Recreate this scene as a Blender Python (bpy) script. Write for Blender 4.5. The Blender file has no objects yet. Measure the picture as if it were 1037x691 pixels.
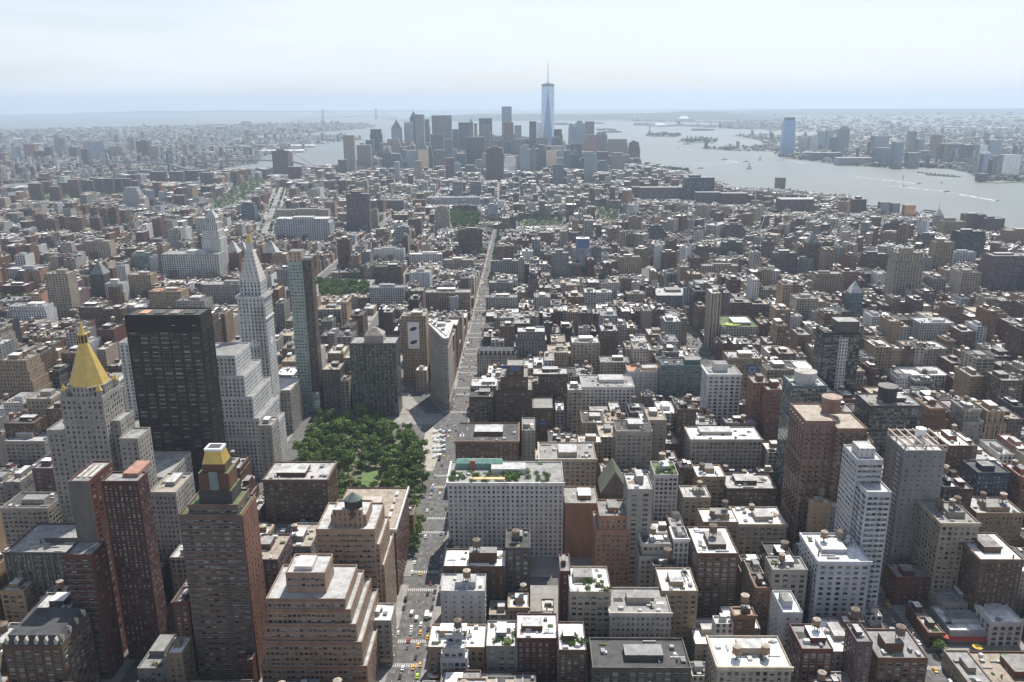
import bpy, bmesh, math, random, colorsys
import numpy as np
from mathutils import Vector, Matrix
R = math.radians
random.seed(11)
SC = bpy.context.scene
COL = SC.collection
# ---------------------------------------------------------------- camera
# x runs across the avenues (towards the big river), y runs downtown, z up, metres
F, CX, CY = 837.0, 518.5, 345.5
PITCH, YAW, ROLL, CZ = R(16.15), R(1.0), R(0.35), 328.0
camd = bpy.data.cameras.new('camera'); cam = bpy.data.objects.new('camera', camd); COL.objects.link(cam)
camd.lens = 36.0 * F / 1037.0; camd.sensor_width = 36.0; camd.clip_start = 1.0; camd.clip_end = 90000.0
cam.matrix_world = Matrix.Translation((0, 0, CZ)) @ Matrix.Rotation(YAW, 4, 'Z') @ Matrix.Rotation(math.pi/2 - PITCH, 4, 'X') @ Matrix.Rotation(-ROLL, 4, 'Z')
SC.camera = cam
# ---------------------------------------------------------------- sky and sun
SUN_AZ, SUN_EL = R(20), R(57)          # azimuth measured from +y towards +x
sund = Vector((math.sin(SUN_AZ)*math.cos(SUN_EL), math.cos(SUN_AZ)*math.cos(SUN_EL), math.sin(SUN_EL)))
W = bpy.data.worlds.new('World'); SC.world = W; W.use_nodes = True
nt = W.node_tree; nt.nodes.clear()
def N(tree, t, **k):
    n = tree.nodes.new(t)
    for a, b in k.items(): setattr(n, a, b)
    return n
wo = N(nt, 'ShaderNodeOutputWorld'); bg = N(nt, 'ShaderNodeBackground'); bg.inputs[1].default_value = 0.10
sky = N(nt, 'ShaderNodeTexSky', sky_type='NISHITA', sun_disc=False, sun_elevation=SUN_EL, sun_rotation=SUN_AZ, altitude=300, air_density=1.0, dust_density=1.6, ozone_density=1.2)
tc = N(nt, 'ShaderNodeTexCoord'); mp = N(nt, 'ShaderNodeMapping'); mp.inputs['Scale'].default_value = (1.0, 1.0, 9.0)
mp.inputs['Rotation'].default_value = (0, R(6), 0)
nz = N(nt, 'ShaderNodeTexNoise'); nz.inputs['Scale'].default_value = 2.2; nz.inputs['Detail'].default_value = 7; nz.inputs['Roughness'].default_value = .55
rp = N(nt, 'ShaderNodeMapRange'); rp.inputs[1].default_value = .36; rp.inputs[2].default_value = .68; rp.inputs[3].default_value = .5; rp.inputs[4].default_value = 1.0
mx = N(nt, 'ShaderNodeMix', data_type='RGBA'); mx.inputs[7].default_value = (7.1, 7.5, 8.1, 1)   # thin veil of high cloud
L = nt.links.new
L(tc.outputs['Generated'], mp.inputs[0]); L(mp.outputs[0], nz.inputs[0]); L(nz.outputs[0], rp.inputs[0]); 
sx = N(nt, 'ShaderNodeSeparateXYZ'); L(tc.outputs['Generated'], sx.inputs[0])       # a veil looks thin overhead and thick towards the horizon
el = N(nt, 'ShaderNodeMapRange', interpolation_type='SMOOTHSTEP'); el.inputs[1].default_value = .10; el.inputs[2].default_value = .75; el.inputs[3].default_value = 1.0; el.inputs[4].default_value = .10; L(sx.outputs[2], el.inputs[0])
mu = N(nt, 'ShaderNodeMath', operation='MULTIPLY'); L(rp.outputs[0], mu.inputs[0]); L(el.outputs[0], mu.inputs[1]); L(mu.outputs[0], mx.inputs[0])
L(sky.outputs[0], mx.inputs[6]); L(mx.outputs[2], bg.inputs[0]); L(bg.outputs[0], wo.inputs[0])
sl = bpy.data.lights.new('sun', 'SUN'); sl.energy = 5.0; sl.angle = R(0.5); sl.color = (1.0, 0.955, 0.88)
sun = bpy.data.objects.new('sun', sl); COL.objects.link(sun); sun.rotation_euler = sund.to_track_quat('Z', 'Y').to_euler()
vs = SC.view_settings; vs.view_transform = 'Standard'; vs.look = 'None'; vs.exposure = 0.42; vs.gamma = 1.0
SC.display_settings.display_device = 'sRGB'
cy = SC.cycles; cy.max_bounces = 4; cy.diffuse_bounces = 2; cy.glossy_bounces = 2; cy.volume_bounces = 0; cy.transparent_max_bounces = 4
cy.use_denoising = True; cy.use_adaptive_sampling = True; cy.adaptive_threshold = 0.02; cy.caustics_reflective = False; cy.caustics_refractive = False
try: cy.denoiser = 'OPENIMAGEDENOISE'; cy.denoising_prefilter = 'ACCURATE'
except Exception: pass
HAZE_D = 5.6e-5
# ---------------------------------------------------------------- picture <-> ground
CM = cam.matrix_world.copy(); CMI = CM.inverted(); CR = CM.to_3x3()
def ray(px, py): return CR @ Vector(((px-CX)/F, -(py-CY)/F, -1.0))
def P(px, py, z=0.0):                   # the point of the horizontal plane z seen there
    d = ray(px, py); t = (z-CZ)/d.z
    return d.x*t, d.y*t
def proj(x, y, z):
    v = CMI @ Vector((x, y, z))
    return CX + F*v.x/-v.z, CY - F*v.y/-v.z
# ---------------------------------------------------------------- materials
def mat(name):
    m = bpy.data.materials.new(name); m.use_nodes = True
    t = m.node_tree; b = t.nodes['Principled BSDF']
    return m, t, b
def math_n(t, op, a, b=None, c=None):
    n = N(t, 'ShaderNodeMath', operation=op)
    for i, x in enumerate((a, b, c)):
        if x is None: continue
        if isinstance(x, (int, float)): n.inputs[i].default_value = x
        else: t.links.new(x, n.inputs[i])
    return n.outputs[0]
def mixc(t, f, a, b, mode='MIX'):
    n = N(t, 'ShaderNodeMix', data_type='RGBA', blend_type=mode)
    for i, x in ((0, f), (6, a), (7, b)):
        if isinstance(x, (int, float)): n.inputs[i].default_value = x
        elif isinstance(x, tuple): n.inputs[i].default_value = x
        else: t.links.new(x, n.inputs[i])
    return n.outputs[2]
def noise(t, scale, detail=3, vec=None, rough=.5):
    n = N(t, 'ShaderNodeTexNoise'); n.inputs['Scale'].default_value = scale; n.inputs['Detail'].default_value = detail; n.inputs['Roughness'].default_value = rough
    if vec is not None: t.links.new(vec, n.inputs[0])
    return n.outputs[0]
def rng(t, v, a, b, c, d):
    n = N(t, 'ShaderNodeMapRange'); t.links.new(v, n.inputs[0])
    for i, x in enumerate((a, b, c, d)): n.inputs[i+1].default_value = x
    return n.outputs[0]
def simple(name, col, rough=.7, metal=0.0, var=.0, vs_=.4, spec=.5):
    m, t, b = mat(name); b.inputs['Roughness'].default_value = rough; b.inputs['Metallic'].default_value = metal
    b.inputs['Specular IOR Level'].default_value = spec
    c = col + (1,)
    if var:
        g = N(t, 'ShaderNodeNewGeometry'); f = noise(t, vs_, 5, g.outputs['Position'])
        o = mixc(t, rng(t, f, .3, .7, 0, 1), tuple(x*(1-var) for x in col)+(1,), tuple(min(1, x*(1+var)) for x in col)+(1,))
        t.links.new(o, b.inputs['Base Color'])
    else: b.inputs['Base Color'].default_value = c
    return m
def facade_mat():
    m, t, b = mat('facade')
    ac = N(t, 'ShaderNodeAttribute', attribute_name='col'); ap = N(t, 'ShaderNodeAttribute', attribute_name='par')
    uv = N(t, 'ShaderNodeUVMap', uv_map='uv'); s = N(t, 'ShaderNodeSeparateXYZ'); t.links.new(uv.outputs[0], s.inputs[0])
    p = N(t, 'ShaderNodeSeparateXYZ'); t.links.new(ap.outputs['Vector'], p.inputs[0])
    seed = math_n(t, 'MULTIPLY', ac.outputs['Alpha'], 137.0)
    u = math_n(t, 'DIVIDE', s.outputs[0], p.outputs[0]); v = math_n(t, 'DIVIDE', s.outputs[1], 3.6)
    fu, fv = math_n(t, 'FRACT', u), math_n(t, 'FRACT', v); cu, cv = math_n(t, 'FLOOR', u), math_n(t, 'FLOOR', v)
    iu = math_n(t, 'LESS_THAN', math_n(t, 'ABSOLUTE', math_n(t, 'SUBTRACT', fu, .5)), math_n(t, 'MULTIPLY', p.outputs[1], .5))
    iv = math_n(t, 'LESS_THAN', math_n(t, 'ABSOLUTE', math_n(t, 'SUBTRACT', fv, .5)), math_n(t, 'MULTIPLY', p.outputs[2], .5))
    mask = math_n(t, 'MULTIPLY', iu, iv)
    cb = N(t, 'ShaderNodeCombineXYZ'); t.links.new(cu, cb.inputs[0]); t.links.new(cv, cb.inputs[1]); t.links.new(seed, cb.inputs[2])
    wn = N(t, 'ShaderNodeTexWhiteNoise', noise_dimensions='3D'); t.links.new(cb.outputs[0], wn.inputs[0])
    k = math_n(t, 'POWER', wn.outputs[0], 3.0)
    win = mixc(t, k, (.018, .022, .028, 1), (.21, .22, .22, 1))
    g = N(t, 'ShaderNodeNewGeometry')
    mpn = N(t, 'ShaderNodeMapping'); mpn.inputs['Scale'].default_value = (1, 1, .25); t.links.new(g.outputs['Position'], mpn.inputs[0])
    f = rng(t, noise(t, .16, 6, mpn.outputs[0], .65), .3, .72, .74, 1.2)
    cc = N(t, 'ShaderNodeCombineXYZ')
    for i in range(3): t.links.new(f, cc.inputs[i])
    wall = mixc(t, 1.0, ac.outputs['Color'], cc.outputs[0], 'MULTIPLY')
    flag = math_n(t, 'GREATER_THAN', p.outputs[1], .86); fm = math_n(t, 'MULTIPLY', flag, mask)
    win = mixc(t, flag, win, mixc(t, k, mixc(t, 1.0, ac.outputs['Color'], (2.6, 2.6, 2.6, 1), 'MULTIPLY'), mixc(t, 1.0, ac.outputs['Color'], (1.2, 1.2, 1.2, 1), 'MULTIPLY')))
    t.links.new(math_n(t, 'MULTIPLY', fm, .75), b.inputs['Metallic'])
    # spandrels between windows are a touch darker, every floor keeps a thin ledge line
    sp = math_n(t, 'MULTIPLY', iu, .22); wall = mixc(t, sp, wall, (.05, .048, .045, 1))
    led = math_n(t, 'MULTIPLY', math_n(t, 'LESS_THAN', fv, .06), .18)
    led = math_n(t, 'MULTIPLY', led, math_n(t, 'GREATER_THAN', p.outputs[1], .01)); wall = mixc(t, led, wall, (.6, .57, .52, 1))
    t.links.new(mixc(t, mask, wall, win), b.inputs['Base Color'])
    t.links.new(math_n(t, 'MULTIPLY_ADD', mask, -.66, .86), b.inputs['Roughness'])
    t.links.new(math_n(t, 'MULTIPLY_ADD', mask, .45, .2), b.inputs['Specular IOR Level'])
    return m
def roof_mat():
    m, t, b = mat('roofing')
    ac = N(t, 'ShaderNodeAttribute', attribute_name='col'); g = N(t, 'ShaderNodeNewGeometry')
    f = rng(t, noise(t, .22, 7, g.outputs['Position'], .7), .3, .62, .62, 1.12)
    f2 = rng(t, noise(t, 1.3, 2, g.outputs['Position']), .35, .62, .86, 1.06); f = math_n(t, 'MULTIPLY', f, f2)
    f = math_n(t, 'MULTIPLY', f, rng(t, noise(t, .09, 5, g.outputs['Position'], .8), .52, .62, 1.0, .62))
    cc = N(t, 'ShaderNodeCombineXYZ')
    for i in range(3): t.links.new(f, cc.inputs[i])
    t.links.new(mixc(t, 1.0, ac.outputs['Color'], cc.outputs[0], 'MULTIPLY'), b.inputs['Base Color'])
    b.inputs['Roughness'].default_value = .8; b.inputs['Specular IOR Level'].default_value = .25
    return m
def pane_mat():
    m, t, b = mat('window_pane')
    oi = N(t, 'ShaderNodeObjectInfo'); g = N(t, 'ShaderNodeNewGeometry')
    cb = N(t, 'ShaderNodeCombineXYZ'); t.links.new(oi.outputs['Random'], cb.inputs[0]); t.links.new(g.outputs['Random Per Island'], cb.inputs[1])
    wn = N(t, 'ShaderNodeTexWhiteNoise', noise_dimensions='3D'); t.links.new(cb.outputs[0], wn.inputs[0])
    k = math_n(t, 'POWER', wn.outputs[0], 3.2)
    t.links.new(mixc(t, k, (.015, .018, .022, 1), (.26, .27, .26, 1)), b.inputs['Base Color'])
    b.inputs['Roughness'].default_value = .15; b.inputs['Specular IOR Level'].default_value = .6
    return m
def leaf_mat(name, a, c, rnd=True):
    m, t, b = mat(name); g = N(t, 'ShaderNodeNewGeometry'); oi = N(t, 'ShaderNodeObjectInfo')
    k = math_n(t, 'ADD', math_n(t, 'MULTIPLY', g.outputs['Random Per Island'], .5), math_n(t, 'MULTIPLY', oi.outputs['Random'], .5))
    t.links.new(mixc(t, k, a+(1,), c+(1,)), b.inputs['Base Color']); b.inputs['Roughness'].default_value = .7; b.inputs['Specular IOR Level'].default_value = .2
    return m
def ground_mat(name, cols, scale, rough=.9, bump=0):
    m, t, b = mat(name); g = N(t, 'ShaderNodeNewGeometry'); f = noise(t, scale, 8, g.outputs['Position'], .72)
    cr = N(t, 'ShaderNodeValToRGB'); t.links.new(f, cr.inputs[0]); el = cr.color_ramp.elements
    el[0].position, el[1].position = cols[0][0], cols[-1][0]; el[0].color, el[1].color = cols[0][1]+(1,), cols[-1][1]+(1,)
    for p_, c_ in cols[1:-1]: e = el.new(p_); e.color = c_+(1,)
    t.links.new(cr.outputs[0], b.inputs['Base Color']); b.inputs['Roughness'].default_value = rough; b.inputs['Specular IOR Level'].default_value = .25
    return m
def water_mat():
    m, t, b = mat('harbour_water'); g = N(t, 'ShaderNodeNewGeometry')
    f = noise(t, .0006, 6, g.outputs['Position'], .6)
    t.links.new(mixc(t, rng(t, f, .35, .7, 0, 1), (.11, .125, .118, 1), (.155, .165, .155, 1)), b.inputs['Base Color'])
    b.inputs['Roughness'].default_value = .42; b.inputs['Specular IOR Level'].default_value = .5; b.inputs['IOR'].default_value = 1.33
    bp = N(t, 'ShaderNodeBump'); bp.inputs['Strength'].default_value = .5; bp.inputs['Distance'].default_value = 6.0
    t.links.new(noise(t, .02, 8, g.outputs['Position'], .75), bp.inputs['Height']); t.links.new(bp.outputs[0], b.inputs['Normal'])
    return m
M = {}
M['fac'] = facade_mat(); M['roof'] = roof_mat(); M['pane'] = pane_mat()
M['frame'] = simple('window_frame', (.24, .23, .21), .6)
M['leaf'] = leaf_mat('park_leaves', (.05, .09, .02), (.19, .27, .07))
M['leaf2'] = leaf_mat('far_leaves', (.04, .07, .022), (.12, .18, .06))
M['bark'] = simple('bark', (.09, .065, .045), .9, 0, .3, 2)
M['wood2'] = simple('grey_cedar', (.17, .13, .10), .85, 0, .35, 1.5); M['wood'] = simple('tank_cedar', (.30, .19, .11), .85, 0, .35, 1.5)
M['tankcap'] = simple('tank_cap', (.42, .36, .29), .7, 0, .2, 1)
M['steel'] = simple('dark_steel', (.06, .058, .055), .5, .3)
M['metal'] = simple('pale_metal', (.52, .53, .54), .45, .4, .1, .5)
M['gold'] = simple('gilded_tile', (.58, .40, .11), .38, .35, .12, .3)
M['copper'] = simple('green_copper', (.16, .30, .25), .6, 0, .25, .4)
M['asphalt'] = simple('asphalt', (.10, .097, .093), .9, 0, .42, .22)
M['walk'] = simple('pavement_concrete', (.24, .23, .215), .9, 0, .25, .12)
M['plaza'] = simple('pale_plaza_paving', (.33, .30, .26), .9, 0, .2, .2)
M['paint'] = simple('white_road_paint', (.42, .42, .40), .7)
M['lawn'] = simple('lawn', (.09, .14, .04), .9, 0, .3, .15)
M['parkg'] = simple('park_ground', (.12, .12, .07), .9, 0, .4, .08)
M['water'] = water_mat()
M['foam'] = simple('foam', (.75, .78, .78), .8, 0, .1, .05)
M['shore'] = ground_mat('far_city_ground', [(.3, (.055, .085, .04)), (.45, (.12, .125, .09)), (.55, (.22, .20, .18)), (.7, (.36, .34, .32))], .004)
M['hill'] = ground_mat('wooded_hill', [(.3, (.022, .04, .024)), (.62, (.045, .065, .04)), (.78, (.12, .12, .11))], .003)
M['isle'] = ground_mat('island_green', [(.35, (.04, .075, .03)), (.6, (.09, .12, .05)), (.7, (.25, .22, .18))], .012)
M['cityg'] = simple('city_ground', (.15, .145, .135), .9, 0, .35, .05)
M['glass'] = simple('vehicle_glass', (.02, .025, .03), .08, 0, 0, 1, .8)
M['tyre'] = simple('tyre_rubber', (.02, .02, .02), .8)
M['red'] = simple('red_canvas', (.42, .05, .035), .7); M['yellow'] = simple('yellow_canvas', (.75, .48, .05), .7)
M['white'] = simple('white_paint', (.78, .78, .76), .5); M['brick'] = simple('weathered_brick', (.27, .12, .08), .85, 0, .25, .6)
M['scaf'] = simple('plywood_deck', (.60, .42, .22), .85, 0, .15, .3)
M['stone'] = simple('bridge_stone', (.26, .22, .18), .9, 0, .2, .05)
M['bluesteel'] = simple('bridge_steel', (.12, .16, .20), .6)
M['greenroof'] = simple('planted_roof', (.30, .36, .06), .9, 0, .3, .2)
M['patina'] = simple('statue_patina', (.20, .33, .28), .7)
M['screen'] = simple('advert_print', (.70, .70, .68), .6)
M['ink'] = simple('advert_black', (.03, .03, .035), .6)
M['blue'] = simple('blue_sheet', (.07, .13, .25), .6)
def paint_mat(n, c): return simple(n, c, .28, .1, 0, 1, .6)
PAL = dict(br=(.20,.125,.09), rd=(.27,.085,.06), tn=(.40,.31,.225), be=(.48,.42,.345), wh=(.66,.64,.61), gy=(.31,.305,.295), dk=(.055,.05,.046),
           lg=(.47,.44,.40), pk=(.42,.27,.20), bl=(.11,.18,.28), tl=(.11,.19,.20), db=(.04,.06,.10), og=(.40,.185,.105), pb=(.19,.125,.125), ch=(.12,.11,.10), um=(.14,.095,.07), pw=(.58,.58,.60))
for k_ in list(PAL): PAL[k_] = tuple(c*(.74 if max(PAL[k_]) > .3 else .80) for c in PAL[k_])
PAL['rd'] = (.13,.052,.040); PAL['tl'] = (.13,.18,.18); PAL['og'] = (.24,.115,.07)
for k_ in ('br','tn','be','lg','um','pk','ch'):
    m_ = sum(PAL[k_])/3; PAL[k_] = tuple(m_+(c-m_)*1.35 for c in PAL[k_])
PAL['bl'] = (.135,.165,.205); PAL['db'] = (.05,.06,.08); PAL['wh'] = (.58,.565,.54); PAL['pw'] = (.43,.43,.45)
CWORD = dict(br='brown brick', rd='red brick', tn='tan', be='beige stone', wh='white', gy='grey', dk='near-black', lg='pale limestone', pk='salmon', bl='blue glass', tl='green glass',
             db='dark blue', og='orange brick', pb='purplish brown', ch='charcoal', um='dark brown', pw='pale grey')
RPAL = dict(w=(.80,.79,.765), g=(.27,.265,.255), d=(.085,.082,.08), t=(.36,.31,.25), o=(.44,.24,.14), n=(.12,.16,.07), s=(.46,.455,.445))
RWORD = dict(w='white', g='grey', d='black', t='tan', o='orange', n='planted', s='silver')
STY = dict(p=(3.1,.50,.58), l=(3.8,.66,.60), r=(7.0,.84,.5), v=(2.6,.5,.97), g=(3.0,.9,.84), b=(5.0,.62,.5), n=(3.0,0,0), s=(4.2,.3,.38), w=(2.2,.5,.55), h=(2.8,.82,.42))
# ---------------------------------------------------------------- mesh writer
class MB:
    def __init__(s): s.v=[]; s.f=[]; s.m=[]; s.c=[]; s.p=[]; s.u=[]; s.mats=[]; s.T=None
    def mi(s, k):
        if k not in s.mats: s.mats.append(k)
        return s.mats.index(k)
    def poly(s, pts, k, col=(1,1,1,0), par=(3,0,0), uv=None):
        if s.T:
            cx, cy_, c, sn = s.T
            pts = [(cx+c*p[0]-sn*p[1], cy_+sn*p[0]+c*p[1], p[2]) for p in pts]
        i = len(s.v); s.v += pts; s.f.append(tuple(range(i, i+len(pts)))); s.m.append(s.mi(k)); s.c.append(col); s.p.append(par)
        s.u += uv if uv else [(0.0, 0.0)]*len(pts)
    def wall(s, a, b, z0, z1, k='fac', col=(1,1,1,0), par=(3,0,0), u0=None):
        w = math.hypot(b[0]-a[0], b[1]-a[1])
        n = max(1, round(w/par[0])); sc = n*par[0]/max(w, .01)   # whole bays
        h = z1-z0
        s.poly([(a[0],a[1],z0),(b[0],b[1],z0),(b[0],b[1],z1),(a[0],a[1],z1)], k, col, par, [(0,0),(w*sc,0),(w*sc,h),(0,h)])
    def prism(s, pts, z0, z1, k='fac', kt='roof', col=(1,1,1,0), ct=(1,1,1,0), par=(3,0,0), pars=None, top=True, bot=False):
        n = len(pts)                      # pts counter-clockwise from above
        for i in range(n): s.wall(pts[i], pts[(i+1)%n], z0, z1, k, col, pars[i] if pars else par)
        if top: s.poly([(x,y,z1) for x,y in pts], kt, ct)
        if bot: s.poly([(x,y,z0) for x,y in reversed(pts)], kt, ct)
    def box(s, x0, x1, y0, y1, z0, z1, k='fac', kt=None, col=(1,1,1,0), ct=None, par=(3,0,0), pars=None, bot=False):
        s.prism([(x0,y0),(x1,y0),(x1,y1),(x0,y1)], z0, z1, k, kt or k, col, ct or col, par, pars, True, bot)
    def cyl(s, x, y, r, z0, z1, n=10, k='fac', kt=None, col=(1,1,1,0), ct=None, r2=None, par=(3,0,0)):
        r2 = r if r2 is None else r2
        a = [(x+r*math.cos(2*math.pi*i/n), y+r*math.sin(2*math.pi*i/n)) for i in range(n)]
        b = [(x+r2*math.cos(2*math.pi*i/n), y+r2*math.sin(2*math.pi*i/n)) for i in range(n)]
        for i in range(n):
            j = (i+1)%n
            if r2 > .01: s.poly([a[i]+(z0,), a[j]+(z0,), b[j]+(z1,), b[i]+(z1,)], k, col, par, [(0,0),(1,0),(1,z1-z0),(0,z1-z0)])
            else: s.poly([a[i]+(z0,), a[j]+(z0,), (x,y,z1)], k, col)
        if r2 > .01: s.poly([q+(z1,) for q in b], kt or k, ct or col)
    def frust(s, b4, z0, t4, z1, k='fac', col=(1,1,1,0), par=(3,0,0), top=True, kt=None):
        n = len(b4)
        for i in range(n):
            j = (i+1)%n; w = math.hypot(b4[j][0]-b4[i][0], b4[j][1]-b4[i][1])
            s.poly([b4[i]+(z0,), b4[j]+(z0,), t4[j]+(z1,), t4[i]+(z1,)], k, col, par, [(0,0),(w,0),(w,z1-z0),(0,z1-z0)])
        if top: s.poly([q+(z1,) for q in t4], kt or k, col)
    def bar(s, a, b, r, k='steel', n=4):
        a, b = Vector(a), Vector(b); d = (b-a); l = d.length
        if l < 1e-6: return
        d /= l; u = d.cross(Vector((0,0,1)));
        if u.length < 1e-3: u = Vector((1,0,0))
        u.normalize(); w = d.cross(u)
        ra = [a + r*(u*math.cos(2*math.pi*(i+.5)/n)+w*math.sin(2*math.pi*(i+.5)/n)) for i in range(n)]
        for i in range(n):
            j = (i+1)%n; s.poly([tuple(ra[i]), tuple(ra[j]), tuple(ra[j]+d*l), tuple(ra[i]+d*l)], k)
        s.poly([tuple(q) for q in reversed(ra)], k); s.poly([tuple(q+d*l) for q in ra], k)
    def data(s, name, org=(0,0,0)):
        me = bpy.data.meshes.new(name)
        nv, nf, nl = len(s.v), len(s.f), sum(len(f) for f in s.f)
        me.vertices.add(nv); me.loops.add(nl); me.polygons.add(nf)
        V = np.array(s.v, dtype=np.float64).reshape(-1, 3) - np.array(org); me.vertices.foreach_set('co', V.astype(np.float32).ravel())
        ln = np.array([len(f) for f in s.f], dtype=np.int32); st = np.concatenate(([0], np.cumsum(ln)[:-1])).astype(np.int32)
        me.loops.foreach_set('vertex_index', np.concatenate([np.array(f, dtype=np.int32) for f in s.f]) if nf else np.zeros(0, np.int32))
        me.polygons.foreach_set("loop_start", st)
        me.polygons.foreach_set('material_index', np.array(s.m, dtype=np.int32))
        for k in s.mats: me.materials.append(M[k])
        me.update(calc_edges=True)
        if 'fac' in s.mats or 'roof' in s.mats:
            a = me.attributes.new('col', 'FLOAT_COLOR', 'FACE'); a.data.foreach_set('color', np.array([c if len(c) == 4 else tuple(c)+(0,) for c in s.c], dtype=np.float32).ravel())
            a = me.attributes.new('par', 'FLOAT_VECTOR', 'FACE'); a.data.foreach_set('vector', np.array(s.p, dtype=np.float32).ravel())
            uvl = me.uv_layers.new(name='uv'); uvl.data.foreach_set('uv', np.array(s.u, dtype=np.float32).ravel())
        return me
    def build(s, name, parent=None, org=(0,0,0)):
        o = bpy.data.objects.new(name, s.data(name, org)); COL.objects.link(o)
        if parent: o.parent = parent
        return o
def tag(o, label, cat=None, group=None, kind=None):
    o['label'] = label
    if cat: o['category'] = cat
    if group: o['group'] = group
    if kind: o['kind'] = kind
    return o
def empty(name, loc, rz=0.0):
    o = bpy.data.objects.new(name, None); o.location = loc; o.rotation_euler = (0, 0, rz); o.empty_display_size = 2; COL.objects.link(o); return o
def child(name, me, parent, loc=(0,0,0), rz=0.0, sc=None):
    o = bpy.data.objects.new(name, me); o.parent = parent; o.location = loc; o.rotation_euler = (0,0,rz)
    if sc: o.scale = sc
    COL.objects.link(o); return o
def copy_tree(o, parent=None):
    c = o.copy(); COL.objects.link(c)
    if parent: c.parent = parent
    for ch in list(o.children): copy_tree(ch, c)
    return c
def jit(c, a=.06):
    k = 1+random.uniform(-a, a)*1.4; w = random.uniform(-a, a)*.22
    return (max(.01, min(.85, c[0]*k*(1+w))), max(.01, min(.85, c[1]*k)), max(.01, min(.85, c[2]*k*(1-w))))
# ---------------------------------------------------------------- rooftop pieces shared by the buildings
def tank_meshes(k, r, h):
    b = MB(); b.cyl(0,0,r,3.2,3.2+h,14,k); 
    for z in (3.6, 4.6, 5.6): b.cyl(0,0,r+.04,z,z+.12,14,'steel')
    c = MB(); c.cyl(0,0,r+.2,3.2+h,4.6+h,14,'tankcap' if k == 'wood' else 'wood2',r2=0); f = MB()
    for sx in (-1,1):
        for sy in (-1,1): f.bar((sx*1.5,sy*1.5,0),(sx*1.5,sy*1.5,3.2),.18)
    f.box(-2,2,-2,2,3.0,3.2,'steel'); f.bar((-1.5,-1.5,.3),(1.5,-1.5,3),.1); f.bar((1.5,1.5,.3),(1.5,-1.5,3),.1)
    return b.data('water_tank'), c.data('tank_roof'), f.data('support_frame')
TKS = [tank_meshes('wood', 2.3, 4.2), tank_meshes('wood2', 2.1, 3.9), tank_meshes('wood2', 2.5, 4.8), tank_meshes('wood', 1.9, 3.6)]
def add_tank(root, x, y, z, s=1.0):
    TK = random.choice(TKS); t = child('water_tank', TK[0], root, (x,y,z), random.random(), (s,s,s)); child('tank_roof', TK[1], t); child('support_frame', TK[2], t)
M['blind'] = simple('window_blind', (.34, .32, .28), .8)
def unit_window(v=0):
    b = MB(); d = -.10; zt = .46
    if v in (1, 2, 5): zt = .46-(.3, .5, .15)[(1, 2, 5).index(v)]; b.poly([(-.45,d+.03,zt),(.45,d+.03,zt),(.45,d+.03,.46),(-.45,d+.03,.46)], 'blind')
    b.poly([(-.45,d+.03,-.46),(.45,d+.03,-.46),(.45,d+.03,zt),(-.45,d+.03,zt)], 'pane')
    fr = [(-.5,.5,-.5,-.46),(-.5,.5,.46,.5),(-.5,-.45,-.46,.46),(.45,.5,-.46,.46)]
    if v in (3, 5): fr.append((-.03,.03,-.42,zt))
    for x0,x1,z0,z1 in fr: b.poly([(x0,d+(.02 if x1-x0 < .07 else 0),z0),(x1,d+(.02 if x1-x0 < .07 else 0),z0),(x1,d+(.02 if x1-x0 < .07 else 0),z1),(x0,d+(.02 if x1-x0 < .07 else 0),z1)], 'frame')
    q = [(-.5,-.5),(.5,-.5),(.5,.5),(-.5,.5)]
    for i in range(4):
        a, c = q[i], q[(i+1)%4]; b.poly([(a[0],0,a[1]),(c[0],0,c[1]),(c[0],d,c[1]),(a[0],d,a[1])][::-1], 'frame')
    b.box(-.56,.56,-.22,0,-.58,-.51,'blind',bot=True)
    if v == 4: b.box(-.28,.22,-.5,-.1,-.42,-.16,'metal',bot=True)
    return b.data('window')
UWS = [unit_window(v) for v in (0,0,1,2,3,4,5,0)]
def unit_balcony():
    b = MB(); w = (.62,.60,.57,0)
    b.box(-.5,.5,-1.4,0,0,.25,'fac',col=w,bot=True); b.box(-.5,.5,-1.4,-1.3,.25,1.15,'fac',col=(.5,.52,.52,0))
    return b.data('balcony')
UB = unit_balcony()
def unit_balcony2():
    b = MB(); b.box(-.5,.5,-1.2,0,0,.2,'fac',col=(.20,.17,.15,0),bot=True); b.box(-.5,.5,-1.2,-1.12,.2,1.0,'fac',col=(.15,.14,.13,0)); return b.data('balcony')
UB2 = unit_balcony2()
def wgrid(w, z0, z1, bay, ww, wh, fh=3.6, margin=.6, top=1.4):
    n = max(1, int((w-2*margin)/bay)); st = (w-2*margin)/n; fl = max(1, int((z1-top-z0)/fh)); out = []
    for j in range(fl):
        zc = z1-top-(j+.5)*fh
        for i in range(n): out.append((margin+(i+.5)*st, zc, min(st*.98, ww*bay), wh*fh))
    return out
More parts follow.
